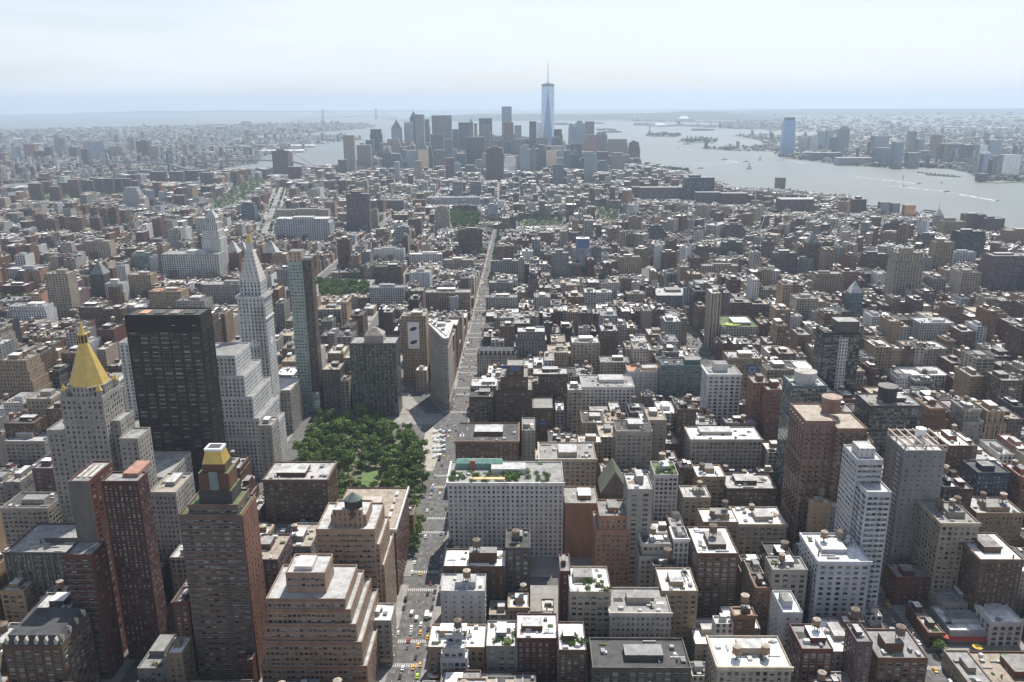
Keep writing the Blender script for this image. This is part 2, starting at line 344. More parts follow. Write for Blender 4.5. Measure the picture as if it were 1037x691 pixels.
class Windows:                           # collects a building's windows; the 100 that show largest become parts
    def __init__(s): s.big=[]; s.rest=MB(); s.k=(random.uniform(.84,1.22), random.uniform(.85,1.12), random.uniform(.85,1.12))
    def face(s, a, b, z0, z1, sty, seen, name='window'):
        bay, ww, wh = STY[sty]; bay *= s.k[0]; ww = min(.9, ww*s.k[1]); wh = min(.95, wh*s.k[2]); d = Vector((b[0]-a[0], b[1]-a[1])); w = d.length
        if w < 2.5 or z1-z0 < 4 or ww == 0: return
        d /= w; nrm = Vector((d.y, -d.x)); rz = math.atan2(d.y, d.x)
        for (u, z, sw, sh) in wgrid(w, z0, z1, bay, ww, wh):
            x, y = a[0]+d.x*u, a[1]+d.y*u
            s.big.append((seen, x, y, z, rz, sw, sh, d, nrm))
    def done(s, root, org, limit=100):
        def key(t):
            if t[0] <= 0: return 1e9
            return math.sqrt((t[1])**2+(t[2])**2+(t[3]-CZ)**2)/t[0]
        s.big.sort(key=key)
        for k, (seen, x, y, z, rz, sw, sh, d, nrm) in enumerate(s.big):
            if k < limit and seen > 0:
                child('window', random.choice(UWS), root, (x-org[0], y-org[1], z-org[2]), rz, (sw, 1, sh))
            else:
                px, py = x+nrm.x*.06, y+nrm.y*.06
                s.rest.poly([(px-d.x*sw*.45, py-d.y*sw*.45, z-sh*.46), (px+d.x*sw*.45, py+d.y*sw*.45, z-sh*.46), (px+d.x*sw*.45, py+d.y*sw*.45, z+sh*.46), (px-d.x*sw*.45, py-d.y*sw*.45, z+sh*.46)], 'pane')
                if random.random() < .28:
                    bx, by, zq = x+nrm.x*.075, y+nrm.y*.075, z+sh*random.choice([.05, .2, -.1]); s.rest.poly([(bx-d.x*sw*.44, by-d.y*sw*.44, zq), (bx+d.x*sw*.44, by+d.y*sw*.44, zq), (bx+d.x*sw*.44, by+d.y*sw*.44, z+sh*.45), (bx-d.x*sw*.44, by-d.y*sw*.44, z+sh*.45)], 'blind')
                qx, qy = x+nrm.x*.12, y+nrm.y*.12; h0 = z-sh*.5
                s.rest.poly([(qx-d.x*sw*.5, qy-d.y*sw*.5, h0-.14), (qx+d.x*sw*.5, qy+d.y*sw*.5, h0-.14), (qx+d.x*sw*.5, qy+d.y*sw*.5, h0), (qx-d.x*sw*.5, qy-d.y*sw*.5, h0)], 'frame')
        if s.rest.f:
            o = s.rest.build('window_grid', root, org); o['kind'] = 'stuff'
PIECE = ['air_handler','duct','roof_hatch','chimney','planter']
def clutter(rm, x0, x1, y0, y1, z, seed_col, dens=1.0, col=(.4,.38,.35), parts=None):
    w, d = x1-x0, y1-y0
    if w < 5 or d < 6: return
    n = int(dens*(1 + w*d/170.0) + random.random()); n = min(n, 16)
    for _ in range(n):
        r = random.random(); cx_, cy_ = random.uniform(x0+1.5, x1-1.5), random.uniform(y0+1.5, y1-1.5)
        if r < .35:   bw, bd, bh = random.uniform(1.6,3), random.uniform(1.6,3.5), random.uniform(1.0,2.0); c = random.choice([(.5,.5,.5),(.3,.3,.3),(.6,.6,.58)])
        elif r < .6:  bw, bd, bh = random.uniform(.5,1.0), random.uniform(3,9), random.uniform(.5,1.1); c = random.choice([(.55,.55,.54),(.4,.38,.36)])
        elif r < .75: bw, bd, bh = random.uniform(2,6), random.uniform(2,6), .18; c = random.choice([(.06,.06,.06),(.3,.22,.15),(.62,.6,.57)])
        elif r < .88: bw, bd, bh = .8, .8, random.uniform(1.5,3.5); c = (.26,.16,.12)
        else:         bw, bd, bh = random.uniform(1.5,4), random.uniform(1.2,3), random.uniform(.5,.9); c = (.07,.11,.035)
        if random.random() < .5 and r < .75: bw, bd = bd, bw
        bw, bd = min(bw, w*.4), min(bd, d*.4); keep = rm
        if parts: rm = MB(); rm.T = keep.T
        rm.box(max(x0+.5,cx_-bw/2), min(x1-.5,cx_+bw/2), max(y0+.5,cy_-bd/2), min(y1-.5,cy_+bd/2), z, z+bh, 'roof', col=tuple(c)+(0,))
        if parts: rm.build(PIECE[0 if r < .35 else 1 if r < .6 else 2 if r < .75 else 3 if r < .88 else 4], *parts); rm = keep
def bulkhead(b, x, y, z, w, d, h, col, rc):
    b.box(x-w/2, x+w/2, y-d/2, y+d/2, z, z+h, 'fac', 'roof', col=col, ct=rc)
def small_tank(b, x, y, z):
    for sx in (-1.3,1.3): b.box(x+sx-.15,x+sx+.15,y-1.3,y+1.3,z,z+3,'fac',col=(.06,.06,.06,0))
    b.cyl(x,y,2.2,z+3,z+7,8,'fac',col=(.30,.20,.13,0)); b.cyl(x,y,2.35,z+7,z+8.3,8,'roof',col=(.40,.34,.28,0),r2=0)
def tier(wb, rb, x0, x1, y0, y1, z0, z1, wc, rc, par, side=None, detail=2, par_h=1.1, windows=None, sty='p', west=True):
    """outer walls with a parapet, and the roof sunk behind it"""
    pa = [par, side or par, par, side or par]
    if windows: pa = [(3,0,0)]*4
    if detail >= 1 and x1-x0 > 4 and y1-y0 > 4:
        t = .45; zt = z1+par_h
        wb.prism([(x0,y0),(x1,y0),(x1,y1),(x0,y1)], z0, zt, 'fac', col=wc, pars=pa, top=False)
        o = [(x0,y0),(x1,y0),(x1,y1),(x0,y1)]; i_ = [(x0+t,y0+t),(x1-t,y0+t),(x1-t,y1-t),(x0+t,y1-t)]
        cap = tuple(min(.6, c*.7+.09) for c in wc[:3])+(0,)
        for k in range(4):
            j = (k+1)%4
            wb.poly([o[k]+(zt,), o[j]+(zt,), i_[j]+(zt,), i_[k]+(zt,)], 'roof', cap)
            wb.poly([i_[j]+(z1,), i_[k]+(z1,), i_[k]+(zt,), i_[j]+(zt,)], 'fac', wc)
        rb.poly([q+(z1,) for q in i_], 'roof', rc)
    else:
        wb.prism([(x0,y0),(x1,y0),(x1,y1),(x0,y1)], z0, z1, 'fac', col=wc, pars=pa, top=False)
        rb.poly([(x0,y0,z1),(x1,y0,z1),(x1,y1,z1),(x0,y1,z1)], 'roof', rc)
    if windows:
        windows.face((x0,y0),(x1,y0), z0, z1, sty, 1.0)
        windows.face((x1,y0),(x1,y1), z0, z1, sty, .5 if x1 < 0 else 0); windows.face((x0,y1),(x0,y0), z0, z1, sty, .5 if x0 > 0 else 0)
        windows.face((x1,y1),(x0,y1), z0, z1, sty, 0)
# ---------------------------------------------------------------- measured buildings
# left px, right px, roof px, mode, value (b: foot px, h: height m, y: distance m), depth m, wall, roof, style, features, category, label
T = [
# --- close, left of the long avenue
(4,79,561,'h',55,38,'ch','g','v','K3',"office block","dark modern office block with thin pale fins and flat roof, beside the twin red slabs"),
(2,62,656,'h',48,30,'um','d','l','M',"loft building","ornate dark building with a row of pointed dormers along its mansard, lower left corner"),
(28,66,624,'h',45,22,'ch','s','n','K2',"loft building","blank-walled dark block with silver roof behind the row of pointed dormers"),
(0,24,600,'h',35,20,'tn','s','l','K2',"loft building",None),
(0,48,516,'h',45,26,'lg','d','l','K2',"loft building","pale office with black roof and tall windows left of the gold pyramid tower"),
(4,45,448,'h',38,22,'lg','s','l','K1',"office block",None),
(38,60,560,'h',30,20,'tn','s','l','',"loft building",None),
(0,26,366,'h',70,26,'tn','g','p','S3T1',"apartment house","tan stepped apartment house at the left edge, above the black roofed offices"),
(26,52,405,'h',58,26,'be','g','p','K1',"apartment house",None),
(4,34,430,'h',50,20,'um','d','p','K2',"apartment house",None),
(151,178,500,'h',78,30,'lg','t','p','K2',"office block","pale block with flat tan roof in front of the black slab tower"),
(266,331,487,'h',60,32,'um','s','l','C2K4',"loft building","dark old loft building with cluttered pale roof at the near side of the tree-filled square"),
(172,200,566,'h',40,22,'lg','s','l','K2',"loft building",None),
(366,396,630,'h',30,18,'lg','w','l','K1',"loft building",None),
# --- close, right of the long avenue
(453,571,490,'h',60,37,'wh','g','p','CGK9',"hotel block","white grid-windowed block with a planted roof terrace and pale awning beside the avenue"),
(449,512,575,'h',42,22,'um','w','s','T1K3P1',"loft building","dark brown side wall with bright white roof, in front of the white grid-windowed block"),
(512,537,556,'h',52,24,'ch','d','l','T1K2',"loft building",None),
(446,491,600,'h',38,20,'pw','s','s','T1K2',"loft building","small pale blue-white block with few windows and one round tank, beside the long avenue"),
(433,491,657,'h',26,22,'tn','w','l','K4',"loft building","low tan building with white roof and rooftop pergola at the near end of the avenue"),
(492,524,656,'h',30,24,'gy','w','l','GK3',"loft building",None),
(523,565,648,'h',34,24,'rd','w','p','K4',"loft building",None),
(566,594,660,'h',38,26,'um','w','l','GK3',"loft building",None),
(567,578,580,'h',52,20,'rd','g','p','',"apartment house",None),
(577,619,601,'h',50,28,'be','w','l','GK3',"loft building","beige loft with white roof terrace and red brick flank, right of the white grid-windowed block"),
(618,680,622,'h',42,26,'lg','g','p','K4C',"loft building","pale building with big blank white corner and grey walled roof"),
(600,700,678,'h',34,26,'ch','d','l','K5',"loft building","wide dark building with messy black roof at the bottom edge"),
(461,525,448,'h',42,44,'br','d','l','K4C',"loft building","low brown block with red tiled roof edge behind the roof terrace of the white hotel"),
(546,604,466,'h',52,34,'be','g','p','CK5',"office block","beige arcaded office block with heavy cornice behind the white grid-windowed block"),
(624,661,438,'h',58,26,'lg','d','l','K3',"office block",None),
(572,606,511,'h',44,28,'pk','g','n','K1',"loft building","blank salmon stucco box right of the white grid-windowed block"),
(607,636,524,'h',62,24,'pk','g','p','S1',"apartment house","salmon brick block with brown stepped roof below the dark pointed gable"),
(636,661,497,'h',82,24,'lg','s','b','K3P1',"office tower","narrow beige-topped tower with a dark windowed shaft beside the pointed gable"),
(663,687,482,'h',58,24,'wh','n','l','GT1',"office block",None),
(706,748,562,'h',56,34,'um','w','l','T1K3',"loft building","brown brick loft with bright white roof and one dark tank, mid right"),
(748,797,532,'h',40,26,'be','w','l','T1K3C',"loft building","beige loft block with a long white roof behind the brown brick loft"),
(712,748,530,'h',42,20,'tn','w','l','T2K2',"loft building",None),
(782,808,572,'h',46,26,'dk','d','l','K2T1',"loft building","near-black loft with sunken black roof beside the white twin-tank block"),
(829,882,570,'h',62,34,'pw','w','l','T2K3C',"office block","pale office block with two wooden tanks on its bright white roof, lower right"),
(793,813,622,'h',50,22,'pw','w','s','K1',"loft building",None),
(812,844,659,'h',48,22,'rd','g','l','T1K2',"loft building","red brick loft with a scaffolded front and one big orange-brown tank"),
(727,802,677,'h',46,26,'be','w','l','T2K3C',"loft building","beige building with bright white roof and two tanks at the bottom edge"),
(670,707,600,'h',44,26,'tn','w','l','K3',"loft building",None),
(704,742,654,'h',18,26,'be','w','l','K2',"loft building",None),
(738,770,638,'h',28,22,'lg','w','l','K3',"loft building",None),
(889,940,668,'h',34,26,'br','g','l','T1K2P1',"loft building",None),
(700,772,446,'h',48,28,'lg','w','l','K3C',"office block","pale office pair with two bright white roofs left of the salmon drum-topped tower"),
(706,735,484,'h',44,22,'tn','w','l','T1K2',"loft building",None),
(736,787,496,'h',38,26,'um','s','l','K4',"loft building",None),
(692,720,505,'h',40,20,'be','s','l','T1K2',"loft building",None),
(953,992,531,'h',62,30,'be','g','l','T3K2C',"office block","red brick flank with a beige gridded front and three wooden tanks on top, lower right"),
(908,945,586,'h',20,18,'rd','g','s','',"loft building","low red brick block at the foot of the grey tower beside the wide avenue"),
(990,1023,480,'h',62,22,'db','d','p','K1',"hotel tower","slim dark navy tower with a flat black roof near the right edge"),
(993,1037,568,'h',48,34,'um','w','p','K2C',"loft building","dark brown corner block with bright white roof at the right edge"),
(989,1037,521,'h',46,26,'tn','s','p','T2K3',"loft building",None),
(962,1017,640,'h',8,26,'pw','w','n','K3',"shop","low shop with a white roof and bright red awning on the avenue corner"),
(955,1000,612,'h',13,26,'lg','g','s','K2',"loft building",None),
(943,985,590,'h',15,30,'gy','w','s','K3',"loft building",None),
(1004,1037,632,'h',16,22,'wh','w','l','K2',"loft building",None),
# --- middle distance around the square and the right of the avenue
(475,499,403,'h',48,34,'um','d','l','K2',"loft building",None),
(477,511,392,'h',52,26,'lg','s','p','K3',"loft building",None),
(483,524,361,'h',36,22,'lg','s','w','MK2',"office block","pale arcaded block with a mansard and small gold cupola right of the avenue"),
(579,608,348,'h',58,26,'be','s','l','K3',"office block",None),
(608,638,368,'h',48,24,'tn','g','l','K2',"loft building",None),
(524,552,337,'h',62,22,'gy','s','l','S1K1',"office block",None),
(540,575,380,'h',58,22,'um','s','l','K3',"loft building",None),
(575,590,396,'h',56,20,'be','s','l','K2',"loft building",None),
(589,643,393,'h',42,40,'wh','g','l','K5',"loft building","white low block with a huge pale terrace in front of the orange roof"),
(636,672,377,'h',46,26,'wh','o','s','T1',"loft building","white walled building with a flat orange tiled roof deck"),
(670,720,371,'h',60,26,'tl','d','l','K3P1',"apartment house","dark glazed block framed in red brick columns right of the orange roof"),
(717,751,380,'h',78,28,'wh','g','l','CK2P1',"office tower","white trimmed tower with tall arched windows in a dark brown front"),
(738,772,364,'h',76,26,'tn','s','l','B',"office tower","brown tower whose blank flank carries a round blue painted disc"),
(763,780,389,'h',78,22,'og','g','p','P1',"apartment tower",None),
(777,797,396,'h',76,24,'og','g','p','P1',"apartment tower","slim orange brick tower left of the salmon drum-topped tower"),
(803,838,392,'h',112,26,'tl','s','g','D2',"apartment tower","green glass tower with a pale round drum on its roof"),
(835,872,338,'h',100,26,'dk','d','g','Q',"apartment tower","black glass tower with one white windowed stripe up its front"),
(881,935,412,'h',84,30,'ch','g','g','R',"apartment tower","charcoal tower with a dark cylinder on top behind the white balconied tower"),
(919,961,381,'h',36,30,'wh','w','l','K3',"loft building","bright white loft with large square windows behind the charcoal cylinder-topped tower"),
(932,967,328,'h',44,30,'wh','s','p','K2',"apartment house","white grid-windowed apartment house with square plan, far right middle"),
(909,935,257,'h',92,26,'be','g','b','S1P1',"apartment tower","tall beige tower with a notched balconied front standing alone on the right"),
(948,967,246,'h',72,24,'tn','g','p','P1',"apartment tower","tan tower with a cut sloping top right of the tall beige notched tower"),
(732,768,332,'h',34,60,'lg','n','l','Y',"office block","curved corner office with a bright yellow-green planted roof"),
(665,700,300,'h',28,60,'gy','s','l','K3',"office block",None),
(430,476,297,'b',320,26,'tn','g','l','K3',"loft building",None),
(374,409,292,'b',312,22,'pw','g','l','K1',"office block",None),
(379,406,271,'b',291,26,'um','d','p','K2',"apartment house","dark reddish brown blank block behind the leafy garden square"),
(378,409,253,'b',268,22,'wh','g','s','',"office block",None),
(414,447,258,'b',270,20,'wh','w','l','K2',"office block",None),
(449,480,264,'b',276,22,'be','g','l','K1',"office block",None),
(464,488,233,'b',261,26,'um','d','p','K1',"apartment house","dark brown slab beside the avenue in front of the arch park"),
(442,453,210,'b',234,20,'be','g','p','S1',"apartment tower",None),
(458,483,209,'b',221,30,'rd','d','v','',"library block","deep red library block behind the small park at the end of the avenue"),
(458,468,184,'b',201,24,'gy','g','b','',"apartment tower","left one of two grey slab towers behind the red library block"),
(476,487,184,'b',200,24,'gy','g','b','',"apartment tower","right one of two grey slab towers behind the red library block"),
(350,373,197,'b',236,30,'pb','g','b','P1',"apartment tower","broad purplish brown slab tower left of the avenue, standing alone in the village"),
(375,382,213,'b',231,20,'be','g','p','',"apartment house",None),
(390,408,203,'b',214,24,'pb','g','p','',"apartment house",None),
(432,486,200,'b',209,20,'pw','s','p','',"apartment house","very long pale slab behind the red library block"),
(494,504,208,'b',226,22,'bl','g','g','',"apartment house",None),
(497,525,265,'b',281,22,'gy','g','p','K1',"loft building",None),
(495,519,287,'b',301,22,'gy','g','l','K1',"loft building",None),
(492,524,302,'b',318,22,'lg','g','l','K2',"loft building",None),
(525,531,263,'b',293,18,'be','g','p','',"apartment tower",None),
(559,576,257,'b',286,22,'gy','g','p','P1',"apartment house",None),
(584,597,243,'b',283,20,'bl','g','g','U',"apartment tower","slim tower with a bright blue glass box as its top"),
(627,649,261,'b',282,22,'tn','g','p','S1',"apartment house",None),
(604,620,297,'b',311,22,'wh','w','l','',"apartment house",None),
(635,653,298,'b',311,22,'be','g','l','C',"apartment house",None),
(664,671,250,'b',273,22,'wh','g','s','',"apartment house",None),
(671,685,256,'b',274,22,'um','g','s','',"apartment house",None),
(669,684,299,'b',313,22,'rd','g','p','',"apartment house",None),
(659,671,229,'b',246,24,'ch','g','p','S2',"apartment house",None),
(637,650,220,'b',236,22,'tn','g','p','',"apartment house",None),
(711,749,270,'b',280,26,'be','g','p','K2',"apartment house","long low beige building with many small windows on the right"),
(733,753,246,'b',262,24,'ch','g','p','',"apartment house",None),
(735,752,228,'b',244,24,'pb','g','p','S2',"apartment house","brown stepped block rising above the low village roofs"),
(774,785,245,'b',264,20,'pb','g','p','P1',"apartment tower",None),
(784,808,257,'b',281,24,'pb','g','b','',"apartment tower",None),
(807,824,263,'b',280,24,'gy','g','p','',"apartment tower",None),
(818,831,247,'b',278,22,'um','g','p','X',"apartment tower","brown tower with a small pointed cap behind the low roofs"),
(827,854,278,'b',299,24,'tn','g','p','S1',"apartment house","tan apartment house with stepped bays left of the orange one"),
(854,868,276,'b',298,22,'og','g','p','S1',"apartment house",None),
(778,791,275,'b',293,22,'wh','w','p','P1',"apartment house",None),
(971,998,235,'b',264,26,'dk','g','p','S1',"office block",None),
(1006,1050,260,'b',299,34,'pb','g','l','S3',"office tower","huge brown stepped office block at the right edge"),
(933,947,238,'b',255,18,'pb','g','b','',"apartment tower",None),
(967,989,256,'b',270,20,'pw','g','p','',"apartment house",None),
(895,910,236,'b',249,20,'tn','g','p','',"apartment house",None),
(876,900,258,'b',276,22,'um','g','p','',"apartment house",None),
(861,874,298,'b',330,20,'tl','g','p','X',"office tower","green glazed block with a pale pointed crown"),
(406,431,321,'b',387,26,'tn','g','p','K2',"office block","tan block with a big pale advert on its flank, left of the wedge-shaped building"),
(421,432,376,'b',397,16,'be','w','s','',"loft building","small low cream block tucked at the left foot of the wedge-shaped building"),
# --- along the big river
(694,724,180,'b',205,50,'db','g','r','P1',"warehouse","large dark blue-grey block on the near bank below the harbour"),
(705,730,195,'b',207,40,'pb','g','l','',"warehouse",None),
(731,758,196,'b',209,40,'rd','g','l','',"warehouse",None),
(648,694,190,'b',203,40,'pb','g','l','',"warehouse",None),
(791,825,202,'b',217,50,'rd','s','l','',"warehouse","large red brick warehouse by the river piers"),
(864,878,202,'b',217,26,'rd','g','p','P1',"apartment tower",None),
(892,902,205,'b',219,20,'bl','g','g','',"apartment tower","left one of three glass riverside towers on the near bank"),
(904,912,206,'b',218,20,'bl','g','g','',"apartment tower","middle one of three glass riverside towers on the near bank"),
(917,928,208,'b',221,20,'pk','g','g','',"apartment tower",None),
(957,979,225,'b',240,36,'tn','g','p','P1',"apartment house",None),
(979,999,218,'b',235,30,'pb','g','p','',"apartment house",None),
(1000,1018,222,'b',237,30,'pb','g','p','',"apartment house",None),
(948,956,219,'b',233,16,'lg','g','p','X',"apartment house",None),
(1020,1045,234,'b',249,30,'pk','g','p','',"apartment house",None),
# --- left middle distance
(45,68,278,'b',328,26,'be','g','b','P1',"apartment tower","tall beige slab tower with balcony strips on the left, above the gold pyramid"),
(8,45,311,'h',45,24,'wh','g','p','S1',"apartment house",None),
(38,69,259,'b',276,24,'tn','g','w','',"hospital block","tan block with a dark band under its roof on the left"),
(6,41,273,'b',288,26,'pw','s','p','P1',"apartment house",None),
(0,25,290,'b',302,26,'rd','s','p','',"apartment house",None),
(84,110,245,'b',266,24,'be','g','p','S1',"apartment house",None),
(40,52,241,'b',254,22,'pb','g','p','S1',"apartment house",None),
(90,105,279,'b',306,22,'ch','g','n','X',"hotel tower","dark gabled tower with a thin spire on the left"),
(106,124,288,'b',311,22,'wh','g','p','P1',"apartment house","white apartment block right of the dark spired tower"),
(129,152,279,'b',306,26,'tn','g','p','',"apartment house",None),
(133,151,257,'b',277,22,'tl','g','g','',"apartment house",None),
(151,161,261,'b',280,20,'pw','g','n','',"apartment house",None),
(79,103,312,'h',50,22,'um','g','p','',"apartment house",None),
(103,124,314,'h',48,22,'um','g','p','',"apartment house",None),
(122,142,312,'h',46,22,'wh','w','l','',"apartment house",None),
(150,183,296,'h',55,30,'tn','o','p','K3',"apartment house",None),
(163,221,258,'b',286,40,'wh','g','l','K3P1',"utility office","broad white office block with tall pilasters below the stepped white tower"),
(203,249,289,'b',312,30,'lg','g','l','P1',"office block","pale block with a band of green windows left of the gold lantern tower"),
(178,207,306,'h',70,30,'lg','d','l','K3',"office block",None),
(279,332,222,'b',246,40,'pw','w','p','S1',"office block","white stepped office block left of the broad purplish slab"),
(279,332,213,'b',232,30,'be','g','p','',"office block",None),
(245,256,206,'b',225,22,'bl','g','p','S1',"hotel tower","slim pale blue tower beside the wide old avenue"),
(254,262,199,'b',216,18,'br','g','p','',"apartment house",None),
(302,320,259,'b',279,20,'br','g','p','',"apartment house",None),
(341,354,243,'b',276,20,'br','g','p','',"apartment tower",None),
(265,278,250,'h',50,20,'tl','g','p','',"apartment house",None),
# --- housing slabs on the left
(28,40,186,'b',203,22,'br','g','b','',"housing slab",None),(49,59,189,'b',204,20,'br','g','b','',"housing slab",None),(68,78,182,'b',201,22,'br','g','b','',"housing slab",None),
(40,50,184,'b',196,20,'pb','g','b','',"housing slab",None),(58,68,185,'b',197,20,'pb','g','b','',"housing slab",None),(79,85,182,'b',194,20,'pb','g','b','',"housing slab",None),
(86,93,183,'b',194,20,'pb','g','b','',"housing slab",None),(95,103,181,'b',195,20,'pb','g','b','',"housing slab",None),(104,113,181,'b',196,20,'pb','g','b','',"housing slab",None),
(114,122,181,'b',195,20,'pb','g','b','',"housing slab",None),(123,131,181,'b',196,20,'pb','g','b','',"housing slab",None),(132,139,183,'b',199,20,'pb','g','b','',"housing slab",None),
(34,43,218,'b',236,22,'br','g','b','',"housing slab",None),(43,55,223,'b',236,22,'br','g','b','',"housing slab",None),(55,65,220,'b',233,22,'br','g','b','',"housing slab",None),
(66,82,221,'b',238,24,'br','g','b','',"housing slab",None),(90,100,221,'b',235,22,'br','g','b','',"housing slab",None),(100,107,212,'b',230,20,'br','g','b','',"housing slab",None),
(108,117,211,'b',229,20,'br','g','b','',"housing slab",None),(118,126,213,'b',226,20,'br','g','b','',"housing slab",None),
(151,166,174,'b',185,30,'rd','g','b','',"housing slab",None),(171,184,174,'b',185,30,'pb','g','b','',"housing slab",None),(187,200,173,'b',184,30,'pb','g','b','',"housing slab",None),(202,214,175,'b',187,30,'pb','g','b','',"housing slab",None),
(126,138,190,'b',211,24,'pw','g','p','S2',"apartment tower","pale stepped tower among the far left roofs"),
(147,154,193,'b',211,20,'bl','g','g','',"apartment tower",None),(154,161,185,'b',203,18,'og','g','p','',"apartment tower",None),(160,166,194,'b',207,16,'bl','g','g','',"apartment tower",None),
(175,186,198,'b',210,22,'pb','g','p','',"apartment house",None),
# --- across the small river, left
(11,17,149,'b',165,30,'bl','g','g','',"tower block",None),(23,34,146,'b',162,40,'pk','g','p','',"tower block",None),(34,44,153,'b',163,40,'rd','g','p','',"tower block",None),(44,50,149,'b',163,30,'rd','g','p','',"tower block",None),
(54,59,137,'b',157,26,'be','g','p','P1',"tower block","slim pale clock tower rising above the far left city"),(60,64,140,'b',157,26,'gy','g','p','',"tower block",None),(69,77,149,'b',160,36,'pb','g','p','',"tower block",None),
(81,88,151,'b',170,30,'pb','g','p','',"tower block",None),(84,100,143,'b',162,50,'bl','g','g','S1',"tower block","broad blue-grey glass block in the far left business district"),(110,123,148,'b',159,50,'be','g','p','S1',"tower block",None),
(102,107,155,'b',169,26,'wh','g','p','',"tower block",None),(130,135,139,'b',159,26,'be','g','p','',"tower block",None),(137,149,143,'b',160,40,'rd','g','p','P1',"tower block",None),
(151,160,148,'b',164,30,'be','g','p','',"tower block",None),(160,164,149,'b',162,24,'gy','g','p','',"tower block",None),(184,189,146,'b',160,26,'be','g','p','',"tower block",None),
(246,257,149,'b',157,40,'gy','g','p','',"warehouse",None),
# --- downtown cluster, left to right
(347,358,137,'b',174,34,'be','s','p','',"skyscraper","pale slender slab standing left of the downtown cluster"),(361,375,147,'b',172,40,'lg','g','p','',"skyscraper",None),
(375,385,131,'y',5000,45,'db','g','p','S1',"skyscraper",None),(370,378,142,'y',4900,40,'bl','g','p','',"skyscraper",None),(275,291,153,'b',177,30,'um','g','b','P1',"apartment tower","wide brown tower beside the bridge at the small river"),
(291,304,169,'b',182,30,'rd','g','b','',"apartment tower",None),(342,351,162,'b',176,30,'pb','g','b','',"apartment tower",None),(396,406,130,'y',5000,45,'bl','g','g','X',"skyscraper",None),
(392,404,141,'y',4700,40,'be','g','p','S1',"skyscraper",None),(409,418,124,'y',5100,50,'bl','g','g','',"skyscraper",None),(415,422,119,'y',5150,34,'bl','g','p','X',"skyscraper","spired old tower in the left part of the downtown cluster"),
(420,429,116,'y',4480,34,'pw','s','v','',"skyscraper","tall rippled silver apartment tower in the left part of the downtown cluster"),(429,434,121,'y',4900,40,'gy','g','p','S1',"skyscraper",None),(405,415,149,'y',4300,40,'lg','g','v','',"skyscraper",None),
(414,420,148,'y',4280,30,'lg','g','p','X',"skyscraper",None),(420,427,163,'b',182,30,'be','g','p','',"skyscraper",None),(399,404,164,'b',185,20,'pw','s','p','',"skyscraper",None),
(437,457,117,'y',5200,40,'lg','g','v','A',"skyscraper","wide pale grey slab with a flat top in the downtown cluster"),(436,449,136,'y',4250,34,'gy','d','v','',"skyscraper",None),(450,458,141,'y',4050,26,'gy','g','p','',"skyscraper",None),(451,460,160,'b',181,26,'pb','g','b','',"skyscraper",None),
(464,475,124,'y',5050,50,'db','g','g','',"skyscraper","flat-topped dark blue tower just right of the wide pale grey slab"),(475,479,124,'y',4430,26,'lg','g','p','X',"skyscraper",None),(480,483,125,'y',4800,24,'be','g','p','',"skyscraper",None),
(458,464,131,'y',4900,36,'bl','g','p','',"skyscraper",None),(472,490,139,'y',4200,40,'pb','g','v','',"skyscraper","windowless purplish brown tower with vertical ribs in the downtown cluster"),(485,498,120,'y',4950,50,'db','d','g','',"skyscraper","dark square tower left of the tall glass tower under construction"),
(487,496,127,'y',4600,30,'lg','g','p','S1',"skyscraper",None),(493,509,150,'b',183,34,'um','g','p','S1P1',"office tower","dark brown stepped block at the front of the downtown cluster"),
(508,518,108,'y',4780,46,'bl','s','g','',"skyscraper","tall pale glass tower left of the spired tallest tower"),(510,520,124,'y',4500,36,'pk','g','l','',"skyscraper",None),(521,528,127,'y',4800,40,'bl','g','g','',"skyscraper",None),
(520,532,141,'y',4400,40,'gy','g','p','S1',"skyscraper",None),(536,543,123,'y',4700,40,'db','g','g','',"skyscraper","dark blue glass tower at the foot of the spired tallest tower"),(543,552,124,'y',4680,40,'pw','g','g','',"skyscraper",None),
(558,569,131,'y',4650,40,'pb','g','p','S1',"skyscraper",None),(551,571,148,'y',4420,40,'wh','g','p','S2',"skyscraper",None),(529,547,151,'b',173,50,'rd','g','p','S2',"office tower","red-brown stepped block in front of the spired tallest tower"),
(560,571,167,'b',188,30,'tl','d','p','',"office tower",None),(576,583,128,'y',4850,44,'bl','g','g','D1',"skyscraper",None),(582,593,125,'y',5000,50,'bl','g','g','D1',"skyscraper","blue-grey tower with a green domed top right of the spired tallest tower"),
(593,602,123,'y',4700,40,'pw','s','v','',"skyscraper",None),(578,589,146,'y',4350,34,'pb','d','p','',"skyscraper",None),(592,601,154,'b',186,30,'tl','d','g','',"skyscraper","dark green glass tower at the right front of the downtown cluster"),
(603,615,137,'y',4900,46,'gy','g','p','F',"skyscraper",None),(604,616,154,'b',174,30,'pb','g','p','',"skyscraper",None),(616,635,141,'y',4650,46,'be','g','p','S1',"skyscraper","broad beige slab near the right end of the downtown cluster"),
(638,647,144,'y',4800,40,'rd','g','p','S2P1',"skyscraper","red-brown stepped tower at the right end of the downtown cluster"),(571,580,152,'y',4400,30,'gy','g','p','',"office tower",None),
(440,452,152,'y',4150,30,'be','g','p','',"office tower",None),(462,472,156,'y',4100,30,'bl','g','p','',"office tower",None),(426,438,152,'y',4300,30,'lg','g','p','S1',"office tower",None),(384,394,145,'y',4700,36,'gy','g','p','',"office tower",None),
(498,508,142,'y',4500,30,'gy','g','p','',"office tower",None),(540,550,146,'y',4450,30,'gy','g','p','',"office tower",None),
# --- across the big river
(811,819,139,'b',152,40,'gy','g','g','',"waterfront tower",None),(821,829,138,'b',152,40,'pw','g','g','',"waterfront tower",None),(830,837,133,'b',151,40,'tl','g','g','',"waterfront tower",None),(838,845,132,'b',151,40,'tl','g','g','',"waterfront tower",None),
